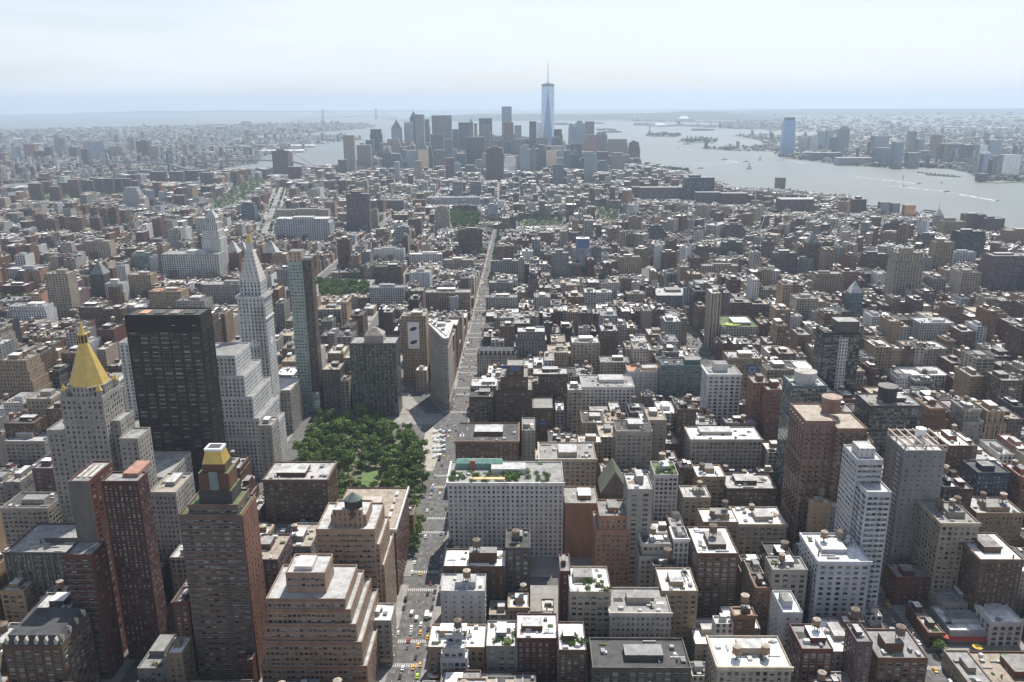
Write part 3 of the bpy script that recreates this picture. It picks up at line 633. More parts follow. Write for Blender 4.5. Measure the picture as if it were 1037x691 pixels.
(843,854,139,'b',154,46,'db','g','g','',"waterfront tower",None),(850,861,131,'b',154,46,'gy','g','p','F',"waterfront tower",None),(823,853,155,'b',162.5,60,'pb','g','l','',"waterfront block","long low brown building at the far bank ferry terminal"),
(849,884,160,'b',167,60,'pw','s','l','',"waterfront block",None),(886,901,138,'b',156,60,'bl','g','g','',"waterfront tower",None),(890,903,150,'b',168,50,'bl','g','g','',"waterfront tower",None),(903,909,149,'b',168,36,'gy','g','g','',"waterfront tower",None),
(907,916,144,'b',170,46,'bl','g','g','',"waterfront tower",None),(922,929,133,'b',160,40,'be','g','p','',"waterfront tower",None),(921,932,155,'b',170,46,'gy','g','p','',"waterfront tower",None),(930,937,141,'b',160,36,'bl','g','g','',"waterfront tower",None),
(933,945,153,'b',165,46,'gy','g','p','',"waterfront tower",None),(946,955,137,'b',160,40,'pk','g','p','P1',"waterfront tower","pinkish tower with a flat crown across the big river"),(955,967,146,'b',165,50,'db','g','g','',"waterfront tower",None),(967,977,146,'b',163,40,'db','g','g','',"waterfront tower",None),
(978,987,147,'b',167,40,'pb','g','p','',"waterfront tower",None),(993,1001,147,'b',177,40,'pw','g','g','',"waterfront tower",None),(997,1006,156,'b',178.5,36,'bl','g','g','D0',"waterfront tower",None),(1007,1015,158,'b',174,36,'gy','g','p','',"waterfront tower",None),
(1003,1015,142,'b',161,50,'bl','g','g','',"waterfront tower",None),(1017,1035,157,'b',181,50,'pw','g','g','',"waterfront tower","wide pale tower pair on the far bank at the right edge"),(992,1001,176,'b',184,30,'pb','g','l','',"waterfront block",None),
(787,796,180,'b',191.5,26,'tn','g','l','',"ventilation tower","lone squat tan tower standing on a pier in the big river"),
]
def measured(t):
    xl, xr, yt, md, v, dep, wc, rc, sty, ft, cat, lab = t
    xm = (xl+xr)/2; d = ray(xm, yt)
    if md == 'b': Y = P(xm, v, 0)[1]; z = CZ + d.z/d.y*Y
    elif md == 'y': Y = v; z = CZ + d.z/d.y*Y
    else: z = v; Y = P(xm, yt, z)[1]
    dl, dr = ray(xl, yt), ray(xr, yt)
    return dict(x0=dl.x/dl.y*Y, x1=dr.x/dr.y*Y, y0=Y, y1=Y+dep, h=z, wc=wc, rc=rc, sty=sty, ft=ft, cat=cat, lab=lab, px=t, ind=True)
HB = []
for t in T:
    b = measured(t)
    if t[3] == 'h':                       # the flank away from the middle shows too: roof px span the front edge only
        pass
    HB.append(b)
# ---------------------------------------------------------------- land, water, streets
def px_poly(pts, z=0.0): return [P(x, y, z) for x, y in pts]
def sheet(name, pts, z, k, label, kind='structure', skirt=0.0):
    bm = bmesh.new(); vs_ = [bm.verts.new((x, y, z)) for x, y in pts]
    f = bm.faces.new(vs_)
    if f.normal.z < 0: bmesh.ops.reverse_faces(bm, faces=[f])
    edges = list(bm.edges)
    if skirt:
        r = bmesh.ops.extrude_edge_only(bm, edges=edges)
        for v in [g for g in r['geom'] if isinstance(g, bmesh.types.BMVert)]: v.co.z -= skirt
    bmesh.ops.triangulate(bm, faces=[f])
    me = bpy.data.meshes.new(name); bm.to_mesh(me); bm.free(); me.materials.append(M[k])
    o = bpy.data.objects.new(name, me); COL.objects.link(o); tag(o, label, kind=kind); return o
SEA = -2.5
b = MB(); n = 96
for i in range(n):
    a0, a1 = 2*math.pi*i/n, 2*math.pi*(i+1)/n
    for r0, r1 in ((0, 3000), (3000, 12000), (12000, 36000)):
        q = [(r0*math.cos(a0), r0*math.sin(a0), SEA), (r1*math.cos(a0), r1*math.sin(a0), SEA), (r1*math.cos(a1), r1*math.sin(a1), SEA), (r0*math.cos(a1), r0*math.sin(a1), SEA)]
        b.poly(q[1:] if r0 == 0 else q, 'water')
tag(b.build('water'), 'grey-green harbour and river water reaching the horizon', kind='structure')
WEST = [(1500,330),(1250,275),(1100,249),(1037,238.5),(1020,235),(985,229),(951,222),(925,215),(900,213.5),(872,206),(864,200),(830,198),(800,194.5),(760,192.5),(740,189.5),(724,183),(705,178),(690,173),(676,172),(664,169.5),(650,167)]
EAST = [(405,161),(341,167),(300,170),(262,171),(232,171.5),(215,176),(185,181.5),(150,182.5),(100,186.5),(28,190),(0,190.5),(-157,197),(-301,222)]
MAN = px_poly(WEST) + [(330,5100),(180,5600),(-348,5900),(-628,5711)] + px_poly(EAST) + [(-2284,1649),(-2095,1308),(-1900,500),(-1900,-500),(2300,-500)]
sheet('ground', MAN, 0.0, 'asphalt', 'flat city ground of streets and yards between the two rivers', skirt=3)
BKN = px_poly([(-420,205),(-300,190),(-200,184),(0,186.3),(28,184.3),(60,182),(120,178),(150,174),(185,173.5),(213,172.5),(230,170.5),(245,167),(260,165.2),(262,160),(272,156.5),(290,155),(308,154),(308,151.5),(290,149.8),(319,148.8),(319,147.2),(300,146.5),(335,145.2),(350,142.2),(368,141.2),(362,139.2),(345,137.6),(320,138),(290,138.8),(255,141),(255,136.9),(300,136.2),(318,134.2),(350,131.8),(378,129),(381,127.3),(370,125),(340,123.8),(300,125),(260,125.5),(200,127.2),(130,128.7),(80,129.6),(0,131.5),(-200,136)]) + [(-30000, 9000), (-20000, 2500)]
sheet('far_shore_ground', BKN, 0.0, 'shore', 'built-up flat land across the small river on the left', skirt=3)
NJ = px_poly([(1500,215),(1300,196),(1037,184.2),(1010,185.3),(990,184.2),(991,176.5),(960,170.5),(932,169.3),(910,170.6),(895,169.3),(884,168.6),(848,166.8),(823,162.6),(800,160.4),(788,158),(782,153.2),(740,152.3),(722,151.3),(711,150.2),(712,149.4),(735,149),(760,148.5),(774,146.5),(772,143),(760,140.2),(742,137.8),(742,137),(775,136.6),(780,137.2),(830,137.4),(834,136),(830,133.4),(780,133),(790,132.2),(750,130.6),(720,129.4),(700,128.3),(660,128.4),(640,127),(642,126.2),(700,126.8),(720,127.3),(735,126.8),(735,124.6),(700,123.9),(650,123.4),(600,123.2),(545,122.6),(500,121.9),(460,121.7),(420,122),(383,121.6)])
NJ += [(-2500, 20500), (-1500, 25000), (1000, 35600), (9000, 34300), (24000, 26000), (28000, 9000)]
sheet('opposite_bank_ground', NJ, 0.0, 'shore', 'flat built-up land and parks beyond the big river on the right', skirt=3)
def inlet(pts, label): sheet('water', px_poly(pts, .6), .6, 'water', label)
inlet([(907,121.5),(945,125),(1000,126.2),(1060,128),(1060,132.3),(1000,130),(945,127.3),(907,125),(880,123.4),(858,122.6),(858,121.5)], 'narrow pale bay crossing the flat land at the upper right')
inlet([(1,0.1)] if False else [(652,116.8),(700,117.1),(760,117.3),(760,117.9),(700,117.7),(652,117.3)], 'thin strip of far water behind the hills')
ISL = lambda nm, pts, lab: sheet(nm, px_poly(pts), 0.0, 'isle', lab, skirt=3)
ISL('island', [(653,137.6),(662,138.6),(684,138.6),(689.5,137.6),(684,136.2),(668,135.6),(657,136.3)], 'small green island carrying the green statue')
ISL('island', [(686,143.3),(700,144.8),(724,144.6),(725.5,142),(715,140.4),(700,140.2),(690,141.6)], 'small wooded island with a red hall in the harbour')
ISL('island', [(372,147.5),(405,150),(424,148.5),(440,146),(470,142.5),(486,141.3),(470,140.5),(420,141.5),(385,143.5)], 'low green island behind the downtown towers')
ISL('island', [(646,168.2),(700,173.5),(676,175.5),(650,170)], 'green tree-lined waterside park at the downtown edge')
# hills: broad terrain far off
def hill(name, x0, x1, y0, y1, h, label, nx=70, ny=22, rough=.35):
    bm = bmesh.new(); g = []
    random.seed(int(abs(x0+y0))); ph = [random.uniform(0, 6.28) for _ in range(8)]
    for j in range(ny+1):
        row = []
        for i in range(nx+1):
            u, v = i/nx, j/ny; x, y = x0+(x1-x0)*u, y0+(y1-y0)*v + (x1-x0)*.02*math.sin(u*7+ph[4])
            e = min(1, 6*u, 6*(1-u))*math.sin(math.pi*min(1, v*1.0))
            z = h*e*(.72+rough*(.5*math.sin(5*u+ph[0])+.3*math.sin(13*u+ph[1]+3*v)+.2*math.sin(29*u+ph[2])+.2*math.sin(9*v+ph[3])))
            row.append(bm.verts.new((x, y, max(0.2, z)-1.0*(e <= 0))))
        g.append(row)
    for j in range(ny):
        for i in range(nx): bm.faces.new((g[j][i], g[j][i+1], g[j+1][i+1], g[j+1][i]))
    me = bpy.data.meshes.new(name); bm.to_mesh(me); bm.free(); me.materials.append(M['hill'])
    for p in me.polygons: p.use_smooth = True
    o = bpy.data.objects.new(name, me); COL.objects.link(o); tag(o, label, kind='structure')
hill('hills', -2300, 5200, 15200, 22000, 105, 'long low wooded hills across the upper bay')
hill('hills', 4600, 24000, 19000, 30000, 70, 'faint far wooded rise on the right horizon')
hill('far_headland', -17500, -2500, 31500, 34500, 75, 'thin blue headland on the ocean horizon')
# ---------------------------------------------------------------- the street grid
AV = [(-2300,26),(-2040,26),(-1790,26),(-1540,26),(-1300,30),(-1025,30),(-750,30),(-555,24),(-395,34),(-233,22),(-73,28),(235,30),(515,30),(795,30),(1075,30),(1355,30),(1620,34),(1850,26),(2100,26)]
def SY(n): return 840+(23-n)*80.5
def in_poly(x, y, poly):
    c = False; j = len(poly)-1
    for i in range(len(poly)):
        xi, yi = poly[i]; xj, yj = poly[j]
        if (yi > y) != (yj > y) and x < (xj-xi)*(y-yi)/(yj-yi)+xi: c = not c
        j = i
    return c
MANB = MAN
PARKS = {}
PARKS['square'] = [(-218,606),(-90,606),(-90,700),(-100,760),(-122,790),(-160,822),(-218,822)]
PARKS['union'] = px_poly([(318,304),(372,302),(373,286),(345,284),(318,287)])
PARKS['wash'] = px_poly([(455,234),(484,233),(484,220),(456,219)])
PARKS['strip'] = px_poly([(210,212),(222,214),(243,205),(270,184),(262,181),(236,190)])
PARKS['lag'] = px_poly([(524,233),(571,232),(572,221),(550,222),(524,224)])
PARKS['vill'] = px_poly([(603,226),(628,224),(626,211),(604,210)])
PARKS['leftg'] = px_poly([(0,324),(8,320),(34,306),(34,295),(18,293),(0,298)])
PARKS['stuy'] = px_poly([(36,238),(128,236),(132,222),(90,230),(36,230)])
PARKS['ldy'] = px_poly([(0,210),(28,206),(140,202),(140,194),(80,192),(0,196)])
PLAZA = [(-120,792),(-98,765),(-88,720),(-70,700),(-60,740),(-62,850),(-84,846),(-100,870),(-113,908),(-150,905),(-165,840)]
def strip(ax, ay, bx, by, w):
    L_ = math.hypot(bx-ax, by-ay); nx, ny = -(by-ay)/L_*w/2, (bx-ax)/L_*w/2
    return [(ax+nx, ay+ny), (bx+nx, by+ny), (bx-nx, by-ny), (ax-nx, ay-ny)]
CLEAR = list(PARKS.values()) + [PLAZA, strip(235,-45,-62,790,26), strip(-98,850,-300,1330,24), strip(*P(268,240), *P(285,190), 32), strip(-390,1340,-270,1400,30), strip(-180,2430,-230,2260,24)]
OCC = []                                  # axis-aligned footprints already taken
CELL = 60; OG = {}
def occ_add(x0, x1, y0, y1):
    OCC.append((x0, x1, y0, y1)); k = len(OCC)-1
    for i in range(int(x0//CELL), int(x1//CELL)+1):
        for j in range(int(y0//CELL), int(y1//CELL)+1): OG.setdefault((i, j), []).append(k)
def occ_hit(x0, x1, y0, y1, m=.6):
    for i in range(int(x0//CELL), int(x1//CELL)+1):
        for j in range(int(y0//CELL), int(y1//CELL)+1):
            for k in OG.get((i, j), ()):
                a = OCC[k]
                if x0 < a[1]+m and x1 > a[0]-m and y0 < a[3]+m and y1 > a[2]-m: return True
    return False
# what must stay in sight: a coarse picture-space buffer holding the distance of what is seen there
PW, PH = 1100, 760
PROT = np.zeros((PH, PW), np.float32)
def prot_rect(xl, xr, yt, yb, Y):
    xl, xr, yt, yb = max(0, int(xl)), min(PW, int(xr)+1), max(0, int(yt)), min(PH, int(yb)+1)
    if xr > xl and yb > yt:
        s_ = PROT[yt:yb, xl:xr]; m = (s_ == 0) | (s_ > Y); s_[m] = Y
def prot_poly(pts, Y=None):
    ys = [p[1] for p in pts]
    for y in range(max(0, int(min(ys))), min(PH-1, int(max(ys)))+1):
        xs = []
        for i in range(len(pts)):
            a, b_ = pts[i], pts[(i+1) % len(pts)]
            if (a[1] > y+.5) != (b_[1] > y+.5): xs.append(a[0]+(y+.5-a[1])/(b_[1]-a[1])*(b_[0]-a[0]))
        xs.sort()
        for i in range(0, len(xs)-1, 2):
            prot_rect(xs[i], xs[i+1], y, y, Y if Y else P(.5*(xs[i]+xs[i+1]), y)[1])
# ---------------------------------------------------------------- big named buildings: lists of boxes x0,x1,y0,y1,z0,z1
for t in [(227,241,257,'b',278,20,'og','g','p','X',"apartment tower","front left one of four red towers with pale pyramid caps"),
          (239,249,254,'b',267,18,'og','g','p','X',"apartment tower","rear left one of four red towers with pale pyramid caps"),
          (266,280,257,'b',283,20,'og','g','p','X',"apartment tower","front right one of four red towers with pale pyramid caps"),
          (277,287,254,'b',277,18,'og','g','p','X',"apartment tower","rear right one of four red towers with pale pyramid caps"),
          (120,136,348,'h',112,30,'wh','g','p','',"office tower","white stone tower part seen left of the black slab"),
          (262,275,432,'h',66,20,'lg','g','p','',"office block",None)]:
    HB.append(measured(t))
SP = []
def sp(name, label, cat, tiers, **k):
    d = dict(name=name, lab=label, cat=cat, tiers=tiers, ind=True, special=True, ft='', rc='g', wc='lg', sty='p'); d.update(k)
    d['x0'] = min(t[0] for t in tiers); d['x1'] = max(t[1] for t in tiers); d['y0'] = min(t[2] for t in tiers); d['y1'] = max(t[3] for t in tiers); d['h'] = max(t[5] for t in tiers)
    SP.append(d); return d
sp('pyramid_tower', 'pale stone tower with a tall gilded pyramid roof and lantern', 'office tower', [(-314,-285,519,546,0,138),(-330,-314,524,546,0,112),(-285,-279,526,546,0,118),(-279,-266,521,541,0,107),(-336,-262,546,592,0,66)], wc='lg', sty='p', fn='goldpyr', geo=True)
sp('office_tower', 'big near-black slab tower of dark glass behind the gold pyramid tower', 'office tower', [(-309,-251,612,636,0,171)], wc='dk', sty='r', rc='d', fn='black')
sp('office_tower', 'white limestone block with many stepped setbacks beside the near-black slab', 'office tower', [(-300,-257,694,735,78,113),(-306,-250,692,740,58,95),(-314,-244,690,745,40,76),(-322,-239,688,748,20,56),(-380,-235,686,750,0,38)], wc='wh', sty='p', geo=True)
sp('clock_tower', 'slender white stone tower with steep pyramid roof and gold lantern', 'clock tower', [(-276,-250,765,790,0,150)], wc='wh', sty='p', fn='clock')
sp('office_block', 'pale stone block at the foot of the slender gold lantern tower', 'office block', [(-380,-240,791,832,0,46)], wc='lg', sty='p', rc='s')
sp('apartment_tower', 'slim green-white glass tower with a tan top beside a brown slab', 'apartment tower', [(-251,-236,857,874,0,166),(-236,-228,859,874,0,170)], wc='tl', sty='h', fn='onemad', wcol=(.30,.36,.33))
sp('apartment_tower', 'dark glass and brown gridded tower with a peaked attic at the square', 'apartment tower', [(-187,-138,838,866,0,82)], wc='um', sty='v', fn='peak', geo=True, wcol=(.085,.08,.07))
sp('red_slab_tower', 'tall red brick slab with a step and stacked balconies, left of its twin', 'apartment tower', [(-262,-246,412,428,0,82),(-262,-250,428,456,0,120)], wc='rd', sty='b', rc='g', fn='redA', geo=True)
sp('red_slab_tower', 'dark red brick slab with rows of small windows, right of its twin', 'apartment tower', [(-244,-223,430,443,0,119)], wc='rd', sty='w', rc='g', fn='redB', geo=True, wcol=(.095,.042,.034))
sp('apartment_tower', 'brick tower packed with balconies under a gold mansard cap', 'apartment tower', [(-193,-158,411,436,0,108),(-188,-160,413,433,108,113)], wc='br', sty='h', rc='n', fn='cap', geo=True, wcol=(.17,.115,.09))
sp('office_block', 'brown brick block stepping down in terraces towards the avenue, nearest the bottom edge', 'office block', [(-144,-100,397,432,0,64),(-144,-97,396,436,0,58),(-145,-94,394,440,0,50),(-146,-91,392,444,0,40),(-148,-88.5,390,448,0,26),(-134,-112,404,424,64,76)], wc='tn', sty='h', rc='s', fn='terr', geo=True, wcol=(.34,.225,.155))
sp('office_block', 'brown stepped block topped by a big dark drum with a green cone', 'office block', [(-128,-92,449,484,0,78),(-129,-90,452,488,0,66),(-129,-88.5,455,494,0,50),(-120,-98,456,476,78,84)], wc='tn', sty='h', rc='s', fn='drum', geo=True, wcol=(.34,.23,.16))
sp('loft_building', 'red brick block with broad flat tan roof and white rim beside the tree-filled square', 'loft building', [(-134,-88.5,500,563,0,50)], wc='rd', sty='l', rc='t', fn='rim', geo=True)
sp('apartment_tower', 'big salmon brick tower with bay columns and a round drum on its roof', 'apartment tower', [(197,218,546,582,0,110),(218,239,542,574,0,106),(226,243,538,556,0,97)], wc='pk', sty='b', rc='t', fn='salmon', geo=True, wcol=(.26,.15,.108))
sp('apartment_tower', 'white balconied tower with a stepped top beside the wide avenue', 'apartment tower', [(208,223,462,484,0,97),(206,222,476,500,0,112)], wc='pw', sty='h', rc='s', fn='white', geo=True)
sp('apartment_tower', 'grey concrete tower with a roof frame of beams behind the white balconied tower', 'apartment tower', [(256,284,520,548,0,99)], wc='gy', sty='s', rc='s', fn='beams', geo=True, wcol=(.26,.255,.245))
# the wedge
WEDGE = [(-86,846.5),(-84,849),(-84,908),(-110,908),(-89,848),(-88,846.5)]
SP.append(dict(name='wedge_building', lab='wedge-shaped pale stone building with rounded prow where two avenues cross', cat='office building', tiers=[], ind=True, special=True, ft='', rc='s', wc='lg', sty='p', wcol=(.38,.34,.30),
     x0=-112, x1=-84, y0=852, y1=908, h=87, fn='wedge', geo=True))
# tower and spire, white utility tower, far bank tower
wx, wy = P(557, 183)[0], 4572
SP.append(dict(name='spired_tower', lab='tallest glass skyscraper downtown, tapering facets and a needle spire', cat='skyscraper', tiers=[], ind=True, special=True, ft='', rc='s', wc='bl', sty='g', x0=119-31, x1=119+31, y0=4572, y1=4634, h=417, fn='wtc'))
SP.append(dict(name='stepped_tower', lab='stepped white stone tower with lantern above the broad white office block', cat='office tower', tiers=[], ind=True, special=True, ft='', rc='s', wc='wh', sty='p', x0=0, x1=0, y0=0, y1=0, h=140, fn='coned'))
SP.append(dict(name='riverside_tower', lab='tall blue-grey glass tower on the far bank point, taller than all beside it', cat='skyscraper', tiers=[], ind=True, special=True, ft='', rc='s', wc='bl', sty='g', x0=1660, x1=1700, y0=5384, y1=5430, h=238, fn='gst'))
def fit(d, xl, xr, yt, yb, dep):
    q = measured((xl, xr, yt, 'b', yb, dep, 'wh', 'g', 'p', '', 'x', None))
    for k in ('x0','x1','y0','y1','h'): d[k] = q[k]
fit(SP[-2], 202, 221, 226, 283, 26); fit(SP[-1], 794.5, 807.5, 119, 157.5, 50)
# construction site tower, pointed gable, roof structures
for i_ in range(126):
    r_ = random.Random(i_+50); pl = 388+(i_%42)*6.0+r_.uniform(-3, 3)
    q_ = measured((pl, pl+r_.uniform(6, 11), r_.uniform(136, 155)+(8 if pl > 600 else 0)+(9 if i_ > 41 else 0)+(4 if i_ > 83 else 0), 'y', r_.uniform(4300, 5200) if i_ < 42 else r_.uniform(3950, 4350), 34, r_.choice(['bl','gy','lg','be','pw','pb','bl']), 'g', r_.choice('ppgv'), r_.choice(['','S1','S2','P','X']), 'skyscraper', None)); q_['rnd'] = 1
    if not any(abs(q_['y0']-o_['y0']) < 60 and q_['x0'] < o_['x1']+4 and q_['x1'] > o_['x0']-4 for o_ in HB): HB.append(q_)
sp('construction_tower', 'unfinished dark stepped tower wrapped in scaffold and blue sheets right of the avenue', 'construction tower', [(-28,6,735,770,0,66),(-24,2,738,768,66,78),(-18,-2,742,764,78,88),(6,26,740,770,0,46)], wc='um', sty='b', rc='g', fn='site')
gx0, gy0 = P(608, 500, 44)
SP.append(dict(name='gabled_building', lab='dark block with a steep pointed green-black gable roof, right of the white hotel block', cat='loft building', tiers=[], ind=True, special=True, ft='', rc='d', wc='um', sty='p', x0=gx0, x1=gx0+22, y0=gy0, y1=gy0+26, h=44, fn='gable'))
ALLB = SP + HB
for d in ALLB: occ_add(d['x0'], d['x1'], d['y0'], d['y1'])
for d in ALLB:
    if d.get('px'):
        t = d['px']; yb = t[4] if t[3] == 'b' else (proj((d['x0']+d['x1'])/2, d['y0'], d['h']*.45)[1])
        if t[3] == 'y': yb = proj(0, d['y0'], d['h']*.25)[1]
        prot_rect(t[0], t[1], t[2], yb, d['y0'])
    else:
        a, c = proj(d['x0'], d['y0'], d['h']), proj(d['x1'], d['y0'], d['h']); e = proj((d['x0']+d['x1'])/2, d['y0'], d['h']*.35)
        prot_rect(min(a[0], c[0]), max(a[0], c[0]), min(a[1], c[1]), e[1], d['y0'])
prot_rect(114, 142, 490, 691, 430); prot_rect(71, 114, 494, 691, 412); prot_rect(268, 378, 606, 691, 396); prot_rect(320, 408, 541, 640, 447); prot_rect(453, 571, 574, 600, 500); prot_rect(455, 571, 490, 572, 551); prot_poly([(900,585),(955,590),(1037,600),(1037,691),(925,691)]); prot_rect(142, 184, 505, 640, 470); prot_rect(127, 215, 320, 470, 612); prot_rect(428, 464, 330, 422, 846); prot_rect(352, 402, 347, 424, 838)
prot_rect(243, 300, 240, 420, 765); prot_rect(292, 318, 250, 405, 857); prot_rect(215, 277, 362, 455, 690); prot_rect(182, 262, 455, 691, 411); prot_rect(58, 125, 326, 480, 519)
prot_poly([(318,432),(430,428),(441,470),(441,530),(418,505),(362,497),(345,480),(330,450)])
prot_poly([(405,412),(470,405),(468,445),(440,450),(420,432)])
prot_poly([(455,445),(474,445),(488,350),(499,245),(496,240),(490,262),(478,330),(462,400)])
prot_poly([(441,530),(455,450),(453,560),(445,640),(440,691),(412,691),(420,600)])
prot_poly([(262,238),(276,238),(290,194),(284,190),(272,204)])
prot_poly([(903,590),(940,608),(1000,691),(930,691),(905,625)])
prot_poly([(318,302),(372,300),(373,286),(345,284),(318,287)])
prot_poly([(456,233),(483,232),(483,221),(457,220)])
for k in ('strip','lag','vill'): prot_poly([proj(x, y, 0) for x, y in PARKS[k]])
prot_poly(WEST[3:] + [(650,140),(1037,140)]); prot_poly([(0,190),(28,189),(28,184),(0,186)]); prot_poly([(215,175),(232,171),(262,170),(262,163),(240,167)]); prot_poly([(262,170),(341,167),(360,160),(360,140),(262,160)])
prot_poly([(697,335),(712,335),(737,402),(716,402)])
# ---------------------------------------------------------------- ordinary lots along the street grid
GEN = []
WALLS = ['br']*9+['um']*6+['pb']*3+['tn']*2+['tn']*6+['be']*7+['lg']*7+['gy']*4+['rd']*5+['wh']*4+['pw']*3+['ch']*2+['pk']*1+['og']*1+['dk']*1
ROOFS = ['w']*7+['s']*5+['g']*9+['d']*8+['t']*4
def lot(x0, x1, y0, y1, h, T_=None, sty=None, lvl=0):
    cx_, cy_ = (x0+x1)/2, (y0+y1)/2
    if T_: wx_, wy_ = T_[0]+T_[2]*cx_-T_[3]*cy_, T_[1]+T_[3]*cx_+T_[2]*cy_
    else: wx_, wy_ = cx_, cy_
    if wy_ < 200: return
    px, py = proj(wx_, wy_, 0)
    if px < -60 or px > 1100: return
    if py > 760+h*1.5: return
    if not in_poly(wx_, wy_, MANB): return
    r = max(x1-x0, y1-y0)/2
    for c in CLEAR:
        if in_poly(wx_, wy_, c) or in_poly(wx_-r*.8, wy_-r*.6, c) or in_poly(wx_+r*.8, wy_-r*.6, c) or in_poly(wx_-r*.8, wy_+r*.6, c) or in_poly(wx_+r*.8, wy_+r*.6, c): return
    if T_: bb = (wx_-r, wx_+r, wy_-r, wy_+r)
    else: bb = (x0, x1, y0, y1)
    if occ_hit(*bb):
        if lvl < 2 and not T_:
            w_, d_ = x1-x0, y1-y0
            if w_ > d_ and w_ > 12: lot(x0, x0+w_/2-.1, y0, y1, h, T_, sty, lvl+1); lot(x0+w_/2, x1, y0, y1, h, T_, sty, lvl+1)
            elif d_ > 12: lot(x0, x1, y0, y0+d_/2-.1, h, T_, sty, lvl+1); lot(x0, x1, y0+d_/2, y1, h, T_, sty, lvl+1)
        return
    for _ in range(9):                     # keep the view of what the photograph shows behind
        a, c = proj(bb[0], bb[3] if wy_ < 700 else bb[2], h), proj(bb[1], bb[3] if wy_ < 700 else bb[2], h); e = proj(wx_, bb[2], 0)
        xl, xr, yt, yb = int(max(0, min(a[0], c[0]))), int(min(PW, max(a[0], c[0])+1)), int(max(0, min(a[1], c[1]))), int(min(PH, e[1]))
        if xr <= xl or yb <= yt or not (PROT[yt:yb, xl:xr] > bb[3]+4).any(): break
        if h < 11: 
            if (PROT[max(0,yb-2):yb, xl:xr] > bb[3]+4).mean() > .5: return
            break
        h *= .82
    s = sty or random.choice('ppplllwsb' if h < 60 else 'ppblvr')
    GEN.append(dict(x0=x0, x1=x1, y0=y0, y1=y1, h=h, T=T_, wx=wx_, wy=wy_, wc=random.choice(WALLS), rc=random.choice(ROOFS[5:] if wx_ < -60 or wy_ > 1900 else ROOFS), sty=s, ft='', lab=None, cat=None, r=random.random()))
def hgt(x, y):
    r = random.random()
    k = math.sin(x*.011+2)*math.sin(y*.009)*.25+1
    if y < 1250 and -230 < x < 600:
        h = random.choice([16,20,26,32,38,44,50]) if r < .8 else random.uniform(50, 70)
        if y < 620 and x > 0: h *= .85
        return h*k
    if y < 1250 and x >= 600: return (random.uniform(13, 34) if r < .7 else random.uniform(34, 62))*k
    if y < 1250: return (random.uniform(14, 36) if r < .75 else random.uniform(36, 62))*k
    if y < 1700: return (random.uniform(15, 38) if r < .76 else random.uniform(38, 64))*k if x < 500 else (random.uniform(13, 25) if r < .8 else random.uniform(28, 56))*k
    if y < 2900: return (random.uniform(12, 24) if r < .86 else random.uniform(26, 56))*k if x < 400 else (random.uniform(11, 20) if r < .88 else random.uniform(24, 50))*k
    if y < 3900: return (random.uniform(15, 28) if r < .84 else random.uniform(30, 60))*k
    return (random.uniform(20, 50) if r < .55 else random.uniform(50, 130)) if y > 4150 and abs(x) < 900 else random.uniform(18, 40)
def fill_block(xa, xb, ya, yb, T_=None, rows=2):
    dep = (yb-ya)/rows
    for r_ in range(rows):
        x = xa
        while x < xb-5:
            cx_, cy_ = x+8, ya+dep*(r_+.5)
            wx_, wy_ = (T_[0]+T_[2]*cx_-T_[3]*cy_, T_[1]+T_[3]*cx_+T_[2]*cy_) if T_ else (cx_, cy_)
            h = hgt(wx_, wy_)
            w = random.uniform(10, 22) if h > 26 else random.uniform(6.5, 13)
            if wy_ > 2300: w *= 1.2
            if wy_ > 3600: w *= 1.2
            if random.random() < .1: w *= 1.6
            if xb-x-w < 6: w = xb-x
            w = min(w, xb-x)
            back = 0 if h > 30 else random.uniform(2, 7)
            y0, y1 = (ya+r_*dep, ya+(r_+1)*dep-back) if r_ % 2 == 0 else (ya+r_*dep+back, ya+(r_+1)*dep)
            if rows == 1: y0, y1 = ya, yb-back
            if random.random() > .02: lot(x+.05, x+w-.05, y0, y1, h, T_)
            x += w
BLOCKS = []
for i in range(len(AV)-1):
    xa, xb = AV[i][0]+AV[i][1]/2, AV[i+1][0]-AV[i+1][1]/2
    for n_ in range(34, 0, -1):
        ya = SY(n_)+9; yb = SY(n_-1)-9 if n_ > 1 else ya+62
        if (xa+xb)/2 > 235 and ya > 1560: continue
        if ya > 2180 and AV[i][0] in (-73, -233): continue
        if ya > 2180 and AV[i][0] == -395: xb = 235-15
        BLOCKS.append(([(xa,ya),(xb,ya),(xb,yb),(xa,yb)], None)); fill_block(xa, xb, ya, yb)
def zone(ox, oy, ang, nx, ny, bw, bd, sw, poly, rows=2):
    T_ = (ox, oy, math.cos(ang), math.sin(ang))
    for i in range(-nx, nx):
        for j in range(-2, ny):
            xa, ya = i*(bw+sw), j*(bd+sw); cx_, cy_ = xa+bw/2, ya+bd/2
            wx_, wy_ = ox+T_[2]*cx_-T_[3]*cy_, oy+T_[3]*cx_+T_[2]*cy_
            if not in_poly(wx_, wy_, poly) or not in_poly(wx_, wy_, MANB): continue
            q = [(xa,ya),(xa+bw,ya),(xa+bw,ya+bd),(xa,ya+bd)]
            BLOCKS.append(([(ox+T_[2]*x-T_[3]*y, oy+T_[3]*x+T_[2]*y) for x, y in q], None)); fill_block(xa, xa+bw, ya, ya+bd, T_, rows)
zone(250, 1575, R(-37), 30, 38, 118, 58, 13, [(248,1575),(2600,1575),(2600,2750),(248,2750)])
zone(0, 2700, R(2), 30, 30, 62, 130, 14, [(-700,2700),(1500,2720),(1500,4650),(-700,4650)], 4)
zone(-1400, 2700, R(-7), 30, 30, 56, 110, 14, [(-3200,2700),(-705,2700),(-705,4650),(-3200,4650)], 3)
zone(0, 4660, R(6), 25, 14, 60, 70, 16, [(-1300,4660),(1000,4660),(1000,5950),(-1300,5950)])
